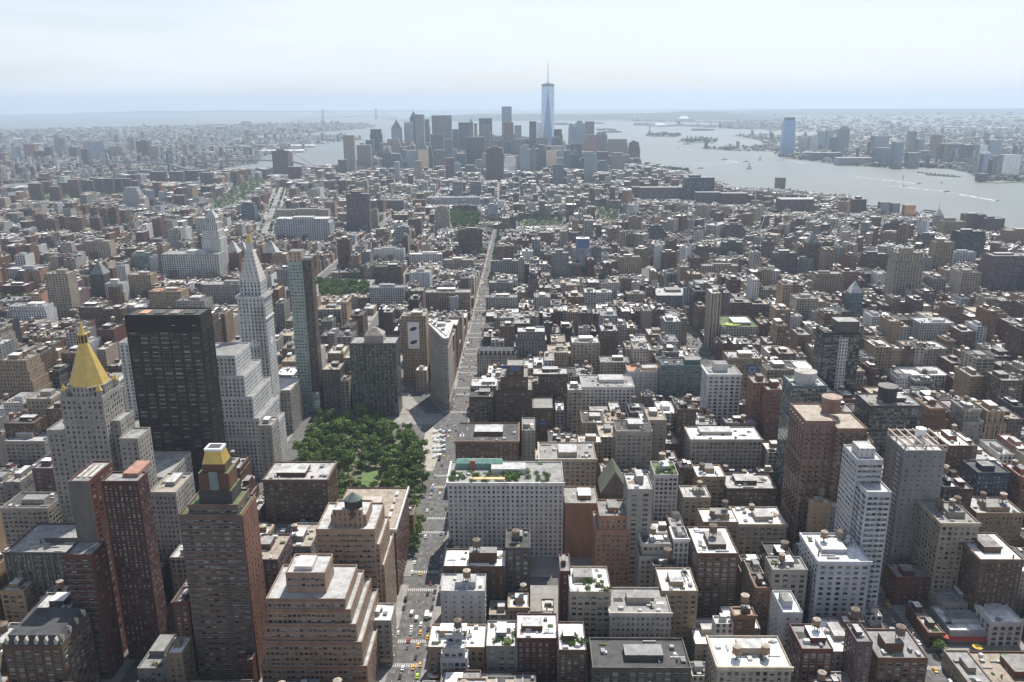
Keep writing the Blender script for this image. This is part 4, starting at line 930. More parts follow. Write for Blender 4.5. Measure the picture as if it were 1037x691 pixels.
# ---------------------------------------------------------------- how much of each building is seen: boxes painted far to near
def hull(pts):
    pts = sorted(set(pts)); lo, up = [], []
    for p in pts:
        while len(lo) > 1 and (lo[-1][0]-lo[-2][0])*(p[1]-lo[-2][1])-(lo[-1][1]-lo[-2][1])*(p[0]-lo[-2][0]) <= 0: lo.pop()
        lo.append(p)
    for p in reversed(pts):
        while len(up) > 1 and (up[-1][0]-up[-2][0])*(p[1]-up[-2][1])-(up[-1][1]-up[-2][1])*(p[0]-up[-2][0]) <= 0: up.pop()
        up.append(p)
    return lo[:-1]+up[:-1]
def corners(d):
    q = [(d['x0'],d['y0']),(d['x1'],d['y0']),(d['x1'],d['y1']),(d['x0'],d['y1'])]
    if d.get('T'): T_ = d['T']; q = [(T_[0]+T_[2]*x-T_[3]*y, T_[1]+T_[3]*x+T_[2]*y) for x, y in q]
    return q
EVERY = ALLB + GEN
for d in EVERY:
    q = corners(d); d['dist'] = math.hypot(sum(a for a, _ in q)/4, sum(b_ for _, b_ in q)/4)
IDB = np.full((691, 1037), -1, np.int32)
for k in sorted(range(len(EVERY)), key=lambda i: -EVERY[i]['dist']):
    d = EVERY[k]; tl = d.get('tiers') or [(d['x0'],d['x1'],d['y0'],d['y1'],0,d['h'])]
    for t in tl:
        e = dict(x0=t[0], x1=t[1], y0=t[2], y1=t[3], T=d.get('T')); pts = []
        for x, y in corners(e): pts += [proj(x, y, t[4]), proj(x, y, t[5])]
        H_ = hull(pts); ys = [p[1] for p in H_]
        for y in range(max(0, int(min(ys))), min(690, int(max(ys)))+1):
            xs = []
            for i in range(len(H_)):
                a, c = H_[i], H_[(i+1) % len(H_)]
                if (a[1] > y+.5) != (c[1] > y+.5): xs.append(a[0]+(y+.5-a[1])/(c[1]-a[1])*(c[0]-a[0]))
            if len(xs) > 1:
                l, r_ = max(0, int(min(xs)+.5)), min(1037, int(max(xs)+.5))
                if r_ > l: IDB[y, l:r_] = k
cnt = np.bincount(IDB[IDB >= 0].ravel(), minlength=len(EVERY))
for k, d in enumerate(EVERY): d['vis'] = int(cnt[k])
for d in GEN:
    if not d['T'] and d['h'] > 26 and d['r'] < .3 and d['x1']-d['x0'] > 13: d['ft'] = 'S1' if d['r'] < .16 else 'S2'
for d in EVERY:
    if (d.get('rnd') and d['vis'] < 6) or (d.get('px') and not d['lab'] and d['vis'] < 3): d['ind'] = False; d['r'] = .5; d['wx'] = d['x0']; d['wy'] = d['y0']
NGEN = 170
for d in sorted(GEN, key=lambda d: -d['vis'])[:NGEN]: d['ind'] = True
for k, d in enumerate(EVERY):
    if d['dist'] < 950 and d.get('ind') and d['vis'] > 620: d['geo'] = True
print('buildings', len(EVERY), 'individual', sum(1 for d in EVERY if d.get('ind')), 'hidden measured', [ (d['px'][:3]) for d in HB if d['vis'] < 15][:30])
# ---------------------------------------------------------------- building them
def par_of(s): return STY[s]
def emit_simple(b, d):                     # a house of the big mass: walls, parapet, roof and what stands on it
    q = d.get('T')
    b.T = q if q else None
    seed = random.random(); wc = jit(PAL[d['wc']], .14)+(seed,); rc = jit(RPAL[d['rc']], .12)+(0,)
    par = par_of(d['sty']); bay, ww, wh = par; bay *= random.uniform(.85, 1.2)
    par = (bay, ww, wh); side = (bay*1.3, ww*.6, wh*.8) if random.random() < .35 else (3,0,0)
    det = 1 if d['dist'] < 1900 else 0
    x0, x1, y0, y1, h = d['x0'], d['x1'], d['y0'], d['y1'], d['h']
    tier(b, b, x0, x1, y0, y1, 0, h, wc, rc, par, side, det)
    w, dp = x1-x0, y1-y0
    if d['dist'] < 3200 and w > 5:
        bw, bd = min(w*.5, random.uniform(2.5, 6)), min(dp*.4, random.uniform(3, 8)); bx, by = random.uniform(x0+bw/2+.5, x1-bw/2-.5), random.uniform(y0+bd/2+.5, y1-bd/2-.5)
        bulkhead(b, bx, by, h, bw, bd, random.uniform(2.4, 4.5), jit(PAL[random.choice(['gy','br','lg','um','be'])])+(0,), jit(RPAL[random.choice('wgds')])+(0,))
    if det and w > 9 and random.random() < .6: bulkhead(b, random.uniform(x0+2.5, x1-2.5), random.uniform(y0+3, y1-3), h, random.uniform(2, 4), random.uniform(2.5, 5), random.uniform(2, 5.5), jit(PAL[random.choice(['gy','br','um','ch'])])+(0,), jit(RPAL[random.choice('gds')])+(0,))
    if det: clutter(b, x0, x1, y0, y1, h, 0, 1.7 if d['dist'] < 1200 else 1.0)
    if h > 22 and w > 10 and random.random() < .42 and d['dist'] < 2400: small_tank(b, random.uniform(x0+3, x1-3), random.uniform(y0+3, y1-3), h)
    b.T = None
def emit_ind(d):
    x0, x1, y0, y1, h = d['x0'], d['x1'], d['y0'], d['y1'], d['h']; T_ = d.get('T')
    near = d['dist'] < 1500; geo = bool(d.get('geo')) and not T_ and d.get('fn') not in ('wedge',)
    if T_: org = (d['wx'], d['wy'], 0); mx_, my_ = d['wx'], d['wy']
    else: org = ((x0+x1)/2, y0, 0)
    name = d.get('name') or d['cat'].replace(' ', '_')
    root = empty(name, org); d['root'] = root
    wb, rb = MB(), MB()
    wb.T = rb.T = T_
    seed = random.random(); wc = (d.get('wcol') or jit(PAL[d['wc']], .06))+(seed,); rc = jit(RPAL[d['rc']], .08)+(0,)
    par = par_of(d['sty']); side = (par[0]*1.15, par[1]*.7, par[2]*.9) if (d.get('special') or random.random() < .55 or d['sty'] in 'gvrb') else (3,0,0)
    win = Windows() if geo else None
    ft = d['ft']; tiers = d.get('tiers')
    det = 1 if d['dist'] < 2600 else 0
    if tiers is None or (not tiers and d.get('fn') not in ('wedge','wtc','coned','gst','gable')):
        ns = int(ft[ft.index('S')+1]) if 'S' in ft else 0
        st = 3.2 if d['dist'] < 2000 else 6
        tiers = [(x0,x1,y0,y1,0 if not ns else h*(1-.16),h)]
        for k in range(1, ns+1):
            g = st*k*(1 if d.get('px') else 0)
            if not d.get('px'): tiers[0] = (x0+st*ns*.5, x1-st*ns*.5, y0+st*ns*.8, y1-st*ns*.3, h*(1-.16), h); g = -st*(ns-k)*.6
            tiers.append((x0-g*.7, x1+g*.7, y0-g*.35, y1+g*.4, 0 if k == ns else h*(1-.16*(k+1)), h*(1-.16*k)))
    else: ns = 0
    tiers = tiers or []
    if d['sty'] == 'v' or 'V' in ft:       # projecting piers
        for t in tiers:
            n = max(2, int((t[1]-t[0])/4.2))
            if d['dist'] < 1500:
                for i in range(n+1):
                    x = t[0]+(t[1]-t[0])*i/n; wb.box(x-.35, x+.35, t[2]-.4, t[2]-.003, t[4], t[5], 'fac', col=tuple(min(.7, c*1.6+.08) for c in wc[:3])+(seed,))
    if d['dist'] < 2100: par = (max(par[0], d['dist']/837*2.3), par[1], par[2]); side = (max(side[0], d['dist']/837*2.3), side[1], side[2])
    for t in tiers:
        rb = MB(); rb.T = T_; tier(wb, rb, *t[:4], t[4], t[5], wc, rc, par, side, det, 1.1, win, d['sty']); rb.build('roof', root, org)
    rb = MB(); rb.T = T_
    if ('C' in ft or (near and d['sty'] in 'lp' and d['r'] < .3 if 'r' in d else 'C' in ft)) and tiers and not T_:
        t = tiers[0]; cb = MB(); zt_ = t[5]; cc = tuple(min(.7, c*1.15+.03) for c in wc[:3])+(seed,)
        cb.box(t[0]-.7, t[1]+.7, t[2]-.9, t[2]-.01, zt_-1.2, zt_+1.25, 'fac', col=cc, bot=True); cb.build('cornice', root, org); cb = MB()
        if x1 < 0: cb.box(t[1]+.01, t[1]+.9, t[2]+.01, t[3], zt_-1.2, zt_+1.25, 'fac', col=cc, bot=True)
        else: cb.box(t[0]-.9, t[0]-.01, t[2]+.01, t[3], zt_-1.2, zt_+1.25, 'fac', col=cc, bot=True)
        cb.build('cornice', root, org); cb = MB()
        for zb in (zt_-9.5,): cb.box(t[0]-.25, t[1]+.25, t[2]-.35, t[2]-.01, zb, zb+.6, 'fac', col=cc, bot=True)
        cb.build('string_course', root, org)
    ex = MB(); ex.T = T_                     # equipment on the roof
    def num(c, dflt=1):
        i = ft.index(c); return int(ft[i+1]) if i+1 < len(ft) and ft[i+1].isdigit() else dflt
    w, dp = x1-x0, y1-y0
    bulk = []
    if not d.get('special'):
        if 'P' in ft or (det and 'X' not in ft and 'D' not in ft):
            bw, bd = w*random.uniform(.3, .5), dp*random.uniform(.3, .5); bx, by = (x0+x1)/2+random.uniform(-.15, .15)*w, (y0+y1)/2+random.uniform(-.1, .15)*dp
            hh = random.uniform(5, 8) if 'P' in ft else random.uniform(3, 4.5)
            b2 = MB(); b2.T = T_; bulkhead(b2, bx, by, h, bw, bd, hh, tuple(c*.9 for c in wc[:3])+(0,), jit(RPAL[random.choice('wgs')])+(0,)); b2.build('rooftop_bulkhead', root, org)
            bulk.append((bx, by, bw, bd, hh))
        if det: clutter(ex, x0+1, x1-1, y0+1, y1-1, h, 0, (num('K')*.8 if 'K' in ft else 2.2) if d['dist'] < 1500 else .4, parts=(root, org) if d['dist'] < 1150 else None)
        nt_ = num('T') if 'T' in ft else (1 if (d['dist'] < 1600 and h > 24 and w > 10 and 'r' in d and d['r'] < .5 and d['sty'] in 'lpsb') else 0)
        for i in range(nt_):
            tx = x0+w*(.3+.4*(i/(max(1, nt_-1)))) if nt_ > 1 else x0+w*random.uniform(.25, .75); ty = y0+dp*random.uniform(.3, .7)
            tz = h
            for q in bulk:
                if abs(tx-q[0]) < q[2]/2 and abs(ty-q[1]) < q[3]/2: tz = h+q[4]
            if T_: tx, ty = T_[0]+T_[2]*tx-T_[3]*ty, T_[1]+T_[3]*tx+T_[2]*ty
            add_tank(root, tx-org[0], ty-org[1], tz)
    if 'X' in ft:
        c = MB(); m_ = min(w, dp); cx_, cy_ = (x0+x1)/2, (y0+y1)/2
        c.frust([(x0+.5,y0+.5),(x1-.5,y0+.5),(x1-.5,y0+w),(x0+.5,y0+w)], h+(1.1 if det else 0), [(cx_-.4,y0+w/2-.4),(cx_+.4,y0+w/2-.4),(cx_+.4,y0+w/2+.4),(cx_-.4,y0+w/2+.4)], h+w*.75+4, 'roof', (.5,.5,.48,0) if d['wc'] in ('og','tl','lg') else (.22,.24,.22,0))
        c.bar((cx_,y0+w/2,h+w*.7),(cx_,y0+w/2,h+w*1.15+6), .5); c.build('pyramid_roof', root, org)
    if 'D' in ft:
        r_ = min(w, dp)*.42; c = MB(); k = ft[ft.index('D')+1] if ft.index('D')+1 < len(ft) else '0'
        if k == '2': c.cyl((x0+x1)/2,(y0+y1)/2,r_*.8,h,h+9,20,'fac','roof',(.5,.48,.45,0),(.4,.38,.35,0))
        elif k == '1':
            for j in range(4): c.cyl((x0+x1)/2,(y0+y1)/2,r_*math.cos(j*.38),h+r_*math.sin(j*.38),h+r_*math.sin((j+1)*.38),16,'roof','roof',(.26,.4,.34,0),r2=r_*math.cos((j+1)*.38))
        else: c.cyl((x0+x1)/2,(y0+y1)/2,r_,h,h+r_*.8,12,'roof','roof',(.4,.5,.55,0),r2=r_*.3)
        c.build('dome' if k != '2' else 'roof_drum', root, org)
    if 'F' in ft: c = MB(); c.frust([(x0,y0),(x1,y0),(x1,y1),(x0,y1)], h, [(x0+w*.25,y0+dp*.25),(x1-w*.25,y0+dp*.25),(x1-w*.25,y1-dp*.25),(x0+w*.25,y1-dp*.25)], h+w*.28, 'roof', (.28,.34,.33,0)); c.build('hipped_roof', root, org)
    if 'A' in ft: c = MB(); c.bar((x0+w*.65,y0+10,h),(x0+w*.65,y0+10,h+22),.8); c.build('mast', root, org)
    if 'Q' in ft:
        c = MB(); xs, xe = x0+w*.42, x0+w*.66
        c.box(xs, xe, y0-1.2, y0-.01, 0, h-4, 'fac', col=(.62,.6,.57,seed), par=(3.4,.55,.5)); c.build('white_stripe', root, org)
        c = MB(); c.box(x0+w*.35, x0+w*.95, y0+2, y1-6, h+.01, h+12, 'fac', 'roof', col=(.12,.11,.10,0), ct=(.35,.34,.32,0)); c.build('rooftop_bulkhead', root, org)
    if 'R' in ft:
        c = MB(); c.cyl((x0+x1)/2-2,(y0+y1)/2,7.5,h,h+12,20,'fac','roof',(.07,.065,.06,0),(.1,.1,.1,0)); c.cyl((x0+x1)/2-2,(y0+y1)/2,8.3,h+12,h+13.2,20,'fac','roof',(.1,.09,.09,0),(.2,.19,.18,0)); c.build('roof_drum', root, org)
    if 'B' in ft:
        c = MB(); cx_, cz = x0+w*.72, h-11; n = 24
        for rr, k, dy in ((6.2,'blue',.05),(3.4,'metal',.09),(2.6,'blue',.13)):
            c.poly([(cx_+rr*math.cos(2*math.pi*i/n), y0-dy, cz+rr*math.sin(2*math.pi*i/n)) for i in range(n)], k)
        c.build('painted_disc', root, org)
    if 'Y' in ft:
        c = MB(); n = 14; cx_, cy_ = x0+w*.32, y0+dp*.3
        a = [(cx_+13*math.cos(math.pi*i/(n-1)), cy_-10*math.sin(math.pi*i/(n-1))-3) for i in range(n)]
        for i in range(n-1): c.poly([(cx_,cy_,h+1.6), a[i+1]+(h+1.6,), a[i]+(h+1.6,)][::-1], 'greenroof')
        c.build('planted_roof', root, org)
    if 'U' in ft:
        c = MB(); c.box(x0-.3, x1+.3, y0-.4, y1+.3, h-16, h+2.2, 'blue', 'roof'); c.build('blue_crown', root, org)
    if 'M' in ft:
        c = MB(); c.frust([(x0,y0),(x1,y0),(x1,y1),(x0,y1)], h+1.1, [(x0+2.5,y0+2.5),(x1-2.5,y0+2.5),(x1-2.5,y1-2.5),(x0+2.5,y1-2.5)], h+6, 'roof', (.07,.07,.075,0), kt='roof'); c.build('mansard_roof', root, org)
        n = max(3, int(w/5)); dm = MB()
        dm.frust([(-.9,0),(.9,0),(.9,2.4),(-.9,2.4)], 0, [(-.9,0),(.9,0),(.9,2.4),(-.9,2.4)], 2.6, 'fac', (.45,.4,.34,0)); dm.frust([(-1.2,-.2),(1.2,-.2),(1.2,2.4),(-1.2,2.4)], 2.6, [(-.1,-.1),(.1,-.1),(.1,2.4),(-.1,2.4)], 4.6, 'fac', (.45,.4,.34,0)); dd = dm.data('dormer')
        for i in range(n): child('dormer', dd, root, (x0+w*(i+.5)/n-org[0], y0+.3-org[1], h+1.2))
        if x1 < 0:
            for i in range(4): child('dormer', dd, root, (x1-.3-org[0], y0+dp*(i+.5)/4-org[1], h+1.2), R(90))
    if 'G' in ft:
        for i in range(7 if w < 40 else 46):
            child('roof_shrub', SHRUB[i % 3], root, (random.uniform(x0+1.5, x1-1.5)-org[0], random.uniform(y0+1.2, y0+dp*.55)-org[1], h), random.random()*6, (random.uniform(1.0, 2.2),)*3)
        if w > 50:
            c = MB(); c.box(x0+16, x0+42, y0+1.6, y0+5.0, h+2.6, h+2.9, 'scaf', bot=True)
            for i in range(6): c.box(x0+16.2+i*5, x0+16.5+i*5, y0+1.7, y0+1.9, h, h+2.6, 'metal')
            c.build('awning', root, org)
            c = MB(); c.box(x0+4, x0+40, y1-12, y1-5, h, h+4.5, 'copper', 'copper'); c.frust([(x0+4,y1-12),(x0+40,y1-12),(x0+40,y1-5),(x0+4,y1-5)], h+4.5, [(x0+5,y1-9),(x0+39,y1-9),(x0+39,y1-8),(x0+5,y1-8)], h+7, 'copper'); c.box(x0+15, x0+19, y1-14, y1-12.01, h, h+7.5, 'brick', 'brick'); c.build('copper_roofed_penthouse', root, org)
    sub = FN.get(d.get('fn'))
    if sub: sub(d, root, wb, rb, ex, org, wc, rc, par, seed, win)
    if wb.f: wb.build('wall', root, org)
    if rb.f: rb.build('roof', root, org)
    if ex.f: o = ex.build('rooftop_equipment', root, org); o['kind'] = 'stuff'
    if win: win.done(root, org, 100 if d['vis'] > 1500 else 60)
    return root
# ---- what is particular to the named ones
FN = {}
def fn(f): FN[f.__name__[2:]] = f; return f
def octagon(cx_, cy_, r, ph=.5): return [(cx_+r*math.cos(2*math.pi*(i+ph)/8), cy_+r*math.sin(2*math.pi*(i+ph)/8)) for i in range(8)]
@fn
def f_goldpyr(d, root, wb, rb, ex, org, wc, rc, par, seed, win):
    cx_, cy_ = -299.5, 532.5
    wb.prism(octagon(cx_, cy_, 14), 138, 145, 'fac', 'roof', wc, rc, (3,.4,.6))
    g = MB(); g.frust(octagon(cx_, cy_, 12.8), 145, octagon(cx_, cy_, 3.0), 173, 'gold'); g.build('gilded_roof', root, org)
    l = MB(); l.cyl(cx_, cy_, 2.4, 173, 178, 8, 'steel', 'gold')
    for i in range(8): a = math.pi*i/4; l.bar((cx_+2.8*math.cos(a), cy_+2.8*math.sin(a), 173), (cx_+2.8*math.cos(a), cy_+2.8*math.sin(a), 178.5), .4, 'gold')
    l.cyl(cx_, cy_, 3.3, 178.5, 179.3, 8, 'gold'); l.cyl(cx_, cy_, 2.3, 179.3, 186, 8, 'gold', r2=.5); l.bar((cx_,cy_,185),(cx_,cy_,190),.25,'gold'); l.build('lantern', root, org)
    for sx, sy in ((-12,-11.5),(12,-11.5),(12,11.5),(-12,11.5)):
        t = MB(); t.cyl(cx_+sx, cy_+sy, 2.2, 139, 143, 8, 'fac', 'fac', wc); t.build('corner_turret', root, org)
        c = MB(); c.cyl(cx_+sx, cy_+sy, 2.4, 143, 147.5, 8, 'gold', r2=0); c.build('gilded_cap', root, org)
    c = MB(); 
    for z_ in (100, 120): c = MB(); c.box(-314.6,-284.4,518.3,518.98,z_,z_+1.2,'fac',col=wc,bot=True); c.build('string_course', root, org)
@fn
def f_black(d, root, wb, rb, ex, org, wc, rc, par, seed, win):
    x0,x1,y0,y1,h = d['x0'],d['x1'],d['y0'],d['y1'],171
    b_ = MB(); b_.box(x0-.3,x1+.3,y0-.3,y1+.3,158,170.6,'fac',col=(.035,.032,.03,0)); b_.build('louvre_band', root, org)
    m_ = MB()
    n = 34
    for i in range(n+1):
        x = x0+(x1-x0)*i/n; m_.box(x-.12,x+.12,y0-.32,y0-.01,0,157.9,'fac',col=(.09,.075,.06,0))
    for i in range(15):
        y = y0+(y1-y0)*i/14; m_.box(x1+.01,x1+.32,y-.12,y+.12,0,157.9,'fac',col=(.09,.08,.07,0))
    m_.build('mullions', root, org)
    for k in range(4): ex.box(x0+8+k*12, x0+15+k*12, y0+6, y1-7, 171, 171.9, 'roof', col=((.5,.3,.2,0),(.1,.1,.1,0),(.3,.25,.22,0),(.08,.08,.08,0))[k])
@fn
def f_clock(d, root, wb, rb, ex, org, wc, rc, par, seed, win):
    x0,x1,y0,y1 = -276,-250,765,790; cx_, cy_ = -263, 777.5
    c = MB(); c.box(x0-1.2,x1+1.2,y0-1.2,y1+1.2,149,151.2,'fac','roof',wc,rc,bot=True); c.build('cornice', root, org); c = MB(); c.box(x0-.8,x1+.8,y0-.8,y1+.8,128,129,'fac',col=wc,bot=True); c.build('string_course', root, org)
    wb.prism([(x0+3,y0+3),(x1-3,y0+3),(x1-3,y1-3),(x0+3,y1-3)],151.2,164,'fac','roof',wc,rc,(3.2,.5,.6))
    r_ = MB(); r_.frust([(x0+3,y0+3),(x1-3,y0+3),(x1-3,y1-3),(x0+3,y1-3)],164,[(cx_-3.4,cy_-3.4),(cx_+3.4,cy_-3.4),(cx_+3.4,cy_+3.4),(cx_-3.4,cy_+3.4)],194,'fac',(.6,.57,.52,seed),(4,.28,.3)); r_.build('pyramid_roof', root, org)
    l = MB(); l.cyl(cx_,cy_,3.6,194,201,8,'fac','gold',wc); l.build('belfry', root, org)
    l = MB(); l.cyl(cx_,cy_,3.2,201,205,10,'gold',r2=2.4); l.cyl(cx_,cy_,2.2,205,208,10,'gold',r2=.8); l.bar((cx_,cy_,207),(cx_,cy_,213),.4,'gold'); l.build('gilded_lantern', root, org)
    n = 28
    for dx, dy, ax in ((0,-1,'y'),(1,0,'x')):       # clock faces, 104 m up
        c = MB(); R_ = 4.2
        if ax == 'y': c.poly([(cx_+R_*math.cos(2*math.pi*i/n), y0-.15, 104+R_*math.sin(2*math.pi*i/n)) for i in range(n)], 'white'); c.bar((cx_,y0-.3,104),(cx_+2,y0-.3,106.5),.15); c.bar((cx_,y0-.3,104),(cx_,y0-.3,107.4),.12)
        else: c.poly([(x1+.15, cy_+R_*math.cos(2*math.pi*i/n), 104+R_*math.sin(2*math.pi*i/n)) for i in range(n)], 'white')
        c.build('clock_face', root, org)
    s = MB()
    for j in range(36): s.box(x1-13, x1+1.2, y0-1.5, y0-1.3, 20+j*3.4, 20.2+j*3.4, 'steel')
    for i in range(5): s.box(x1-13+i*3.4, x1-12.8+i*3.4, y0-1.6, y0-1.3, 0, 142, 'steel')
    s.build('scaffold', root, org)
@fn
def f_onemad(d, root, wb, rb, ex, org, wc, rc, par, seed, win):
    b_ = MB(); b_.box(-250,-237,858.2,873,166.01,178,'fac','roof',(.42,.33,.25,seed),(.2,.2,.2,0),(4,.4,.35)); b_.build('tan_attic', root, org)
    b_ = MB(); b_.box(-236,-227.6,857.9,858.99,0,168,'fac',col=(.10,.075,.06,seed),par=(3,.5,.5)); b_.box(-227.99,-227.2,859.01,873.9,0,170,'fac',col=(.12,.085,.065,seed),par=(3,.5,.5)); b_.build('brown_cladding', root, org)
    wb.box(-258,-226,850,856.9,0,22,'fac','roof',(.2,.26,.26,seed),rc,(3,.9,.8))
@fn
def f_peak(d, root, wb, rb, ex, org, wc, rc, par, seed, win):
    b_ = MB(); b_.box(-172,-152,843,860,82.01,90,'fac','roof',(.36,.31,.26,0),rc); b_.frust([(-172,843),(-152,843),(-152,860),(-172,860)],90,[(-164,850),(-160,850),(-160,853),(-164,853)],97,'roof',(.34,.31,.27,0)); b_.build('peaked_attic', root, org)
@fn
def f_redA(d, root, wb, rb, ex, org, wc, rc, par, seed, win):
    c = MB(); c.box(-262.02,-250,427.4,427.97,82.2,121.2,'fac',col=(.15,.135,.12,0)); c.build('concrete_flank', root, org)
    big = 0
    for j in range(22):
        for i in range(3):
            x = -259.3+i*5.2; z = 80-j*3.6
            child('balcony', UB2, root, (x-org[0], 412-org[1], z-org[2]-2.2), 0, (4.6,1,1))
    for i in range(3): ex.box(-260.5+i*3.5,-258.5+i*3.5,434,450,120,120.8,'roof',col=(.5,.47,.42,0))
@fn
def f_redB(d, root, wb, rb, ex, org, wc, rc, par, seed, win):
    ex.box(-235,-226,437,455,119,121.5,'roof',col=(.36,.2,.15,0))
@fn
def f_cap(d, root, wb, rb, ex, org, wc, rc, par, seed, win):
    m_ = MB(); br=(.15,.078,.056,seed)
    m_.box(-182.5,-164,416,431,113.01,121,'fac','roof',(.07,.065,.06,0),rc); m_.box(-182,-165,417,430,121,131,'fac','roof',br,rc,(30,.0,.0)); m_.box(-180,-167,418.5,429,131,136,'fac','roof',br,rc)
    m_.build('brick_attic', root, org)
    m_ = MB(); m_.box(-176,-171,416.6,416.98,121,132,'fac',col=(.2,.25,.25,0)); m_.build('green_bay', root, org)
    g = MB(); g.frust([(-179.5,418),(-167.5,418),(-167.5,429),(-179.5,429)],136,[(-177.8,420),(-169.2,420),(-169.2,427.5),(-177.8,427.5)],143,'gold'); g.build('gilded_cap', root, org)
    g = MB(); g.box(-178.2,-168.8,419.6,428,143,144.4,'white'); g.box(-177,-170,421,427,144.4,144.42,'steel'); g.build('roof_rim', root, org)
    for j in range(28):
        for x in (-189.5,-161.5,-180,-171):
            if j < 25 and x != -180: child('balcony', UB2, root, (x-org[0], 411-org[1], 104-j*3.6-2), 0, (4.4,1,1))
    w_ = MB(); w_.box(-158.0,-157.4,411.5,435.5,0,108,'fac',col=(.21,.10,.068,seed),par=(5,.3,.4)); w_.build('orange_flank', root, org)
    for i in range(8): child('roof_shrub', SHRUB[i % 3], root, (random.uniform(-191,-186)-org[0] if i % 2 else random.uniform(-163,-160)-org[0], random.uniform(413,433)-org[1], 108), i, (.7,.7,.7))
@fn
def f_terr(d, root, wb, rb, ex, org, wc, rc, par, seed, win):
    for j in range(5):
        c = MB(); z = (64,58,50,40,26)[j]; t = d['tiers'][j]; c.box(t[0]-.3,t[1]+.3,t[2]-.4,t[2]-.01,z-.6,z+.4,'fac',col=(.27,.16,.11,0),bot=True); c.build('brick_coping', root, org)
    ex.box(-130,-120,408,420,76,78.5,'roof',col=(.55,.53,.5,0))
@fn
def f_drum(d, root, wb, rb, ex, org, wc, rc, par, seed, win):
    c = MB(); c.cyl(-106,458,5.2,84,95,16,'fac','roof',(.075,.06,.05,0),(.1,.1,.1,0))
    for i in range(16): a = 2*math.pi*i/16; c.bar((-106+5.3*math.cos(a),458+5.3*math.sin(a),84),(-106+5.3*math.cos(a),458+5.3*math.sin(a),95),.2,'steel')
    c.build('tank_house', root, org)
    c = MB(); c.cyl(-106,458,5.4,95,99.5,16,'roof',col=(.13,.17,.155,0),r2=0); c.build('green_cone', root, org)
    wb.box(-118,-100,453,456,78,90,'fac','roof',wc,rc,(3,.3,.5))
@fn
def f_rim(d, root, wb, rb, ex, org, wc, rc, par, seed, win):
    c = MB(); c.box(-134.8,-87.7,499,499.98,49,51.4,'fac',col=(.7,.68,.64,0),bot=True); c.build('cornice', root, org); c = MB(); c.box(-88.49,-87.6,500,563.8,49,51.4,'fac',col=(.7,.68,.64,0),bot=True); c.build('cornice', root, org)
    for i in range(5): ex.box(-96,-94,506+i*11,512+i*11,50,51.5,'roof',col=(.6,.58,.55,0))
    ex.box(-118,-104,520,545,50,52.4,'roof',col=(.45,.4,.35,0)); ex.box(-128,-121,508,516,50,53,'roof',col=(.55,.52,.5,0)); wb.box(-134,-100,563.02,564,0,48,'fac',col=wc)
@fn
def f_salmon(d, root, wb, rb, ex, org, wc, rc, par, seed, win):
    c = MB(); c.cyl(222,568,6.4,110,121,24,'fac','roof',(.25,.15,.11,seed),(.3,.2,.15,0)); c.cyl(222,568,7.2,119.6,121.4,24,'fac','roof',(.32,.21,.16,0),(.35,.27,.22,0)); c.build('roof_drum', root, org)
    for i in range(9):
        x = 198.5+i*5
        c = MB(); hz = 108 if x < 217 else 104
        y = 546 if x < 218 else 542
        c.prism([(x-1.4,y-.01),(x-.8,y-1.3),(x+.8,y-1.3),(x+1.4,y-.01)], 6, hz, 'fac', 'roof', wc, rc, (1.6,.8,.5)); c.build('bay_column', root, org)
    for i in range(6):
        y = 550+i*5.4; c = MB(); c.prism([(196.99,y+1.4),(195.7,y+.8),(195.7,y-.8),(196.99,y-1.4)], 6, 108, 'fac','roof', wc, rc, (1.6,.8,.5)); c.build('bay_column', root, org)
@fn
def f_white(d, root, wb, rb, ex, org, wc, rc, par, seed, win):
    for j in range(25):
        z = 92-j*3.6
        for y in (466,472.5,479):
            child('balcony', UB, root, ((208 if y < 484 else 206)-org[0], y-org[1], z), R(-90), (3.6,.9,1))
        for x in (211.5,219.5): child('balcony', UB, root, (x-org[0], 462-org[1], z), 0, (4.6,.7,1)) if j < 24 and z > 6 else None
    c = MB(); c.box(209,219,482,494,112,118,'fac','roof',(.5,.49,.48,0),rc,(3,.2,.3)); c.build('rooftop_bulkhead', root, org)
@fn
def f_beams(d, root, wb, rb, ex, org, wc, rc, par, seed, win):
    c = MB(); 
    for i in range(6): x = 256+i*5.6; c.box(x-.4,x+.4,520,548,104,104.9,'fac',col=(.5,.42,.35,0),bot=True)
    for y in (520,534,547.5): c.box(255.6,284.4,y-.4,y+.4,103,103.99,'fac',col=(.5,.42,.35,0),bot=True)
    for x in (256,270,284):
        for y in (520,534,547.5): c.box(x-.4,x+.4,y-.39,y+.39,99,103,'fac',col=(.5,.42,.35,0))
    c.build('roof_beams', root, org)
    t = MB(); t.cyl(274,538,3.5,99,109,16,'white','white'); t.build('white_tank', root, org)
    for j in range(24):
        z = 94-j*3.6; child('balcony', UB, root, (256-org[0], 526-org[1], z), R(-90), (4.5,.8,1))
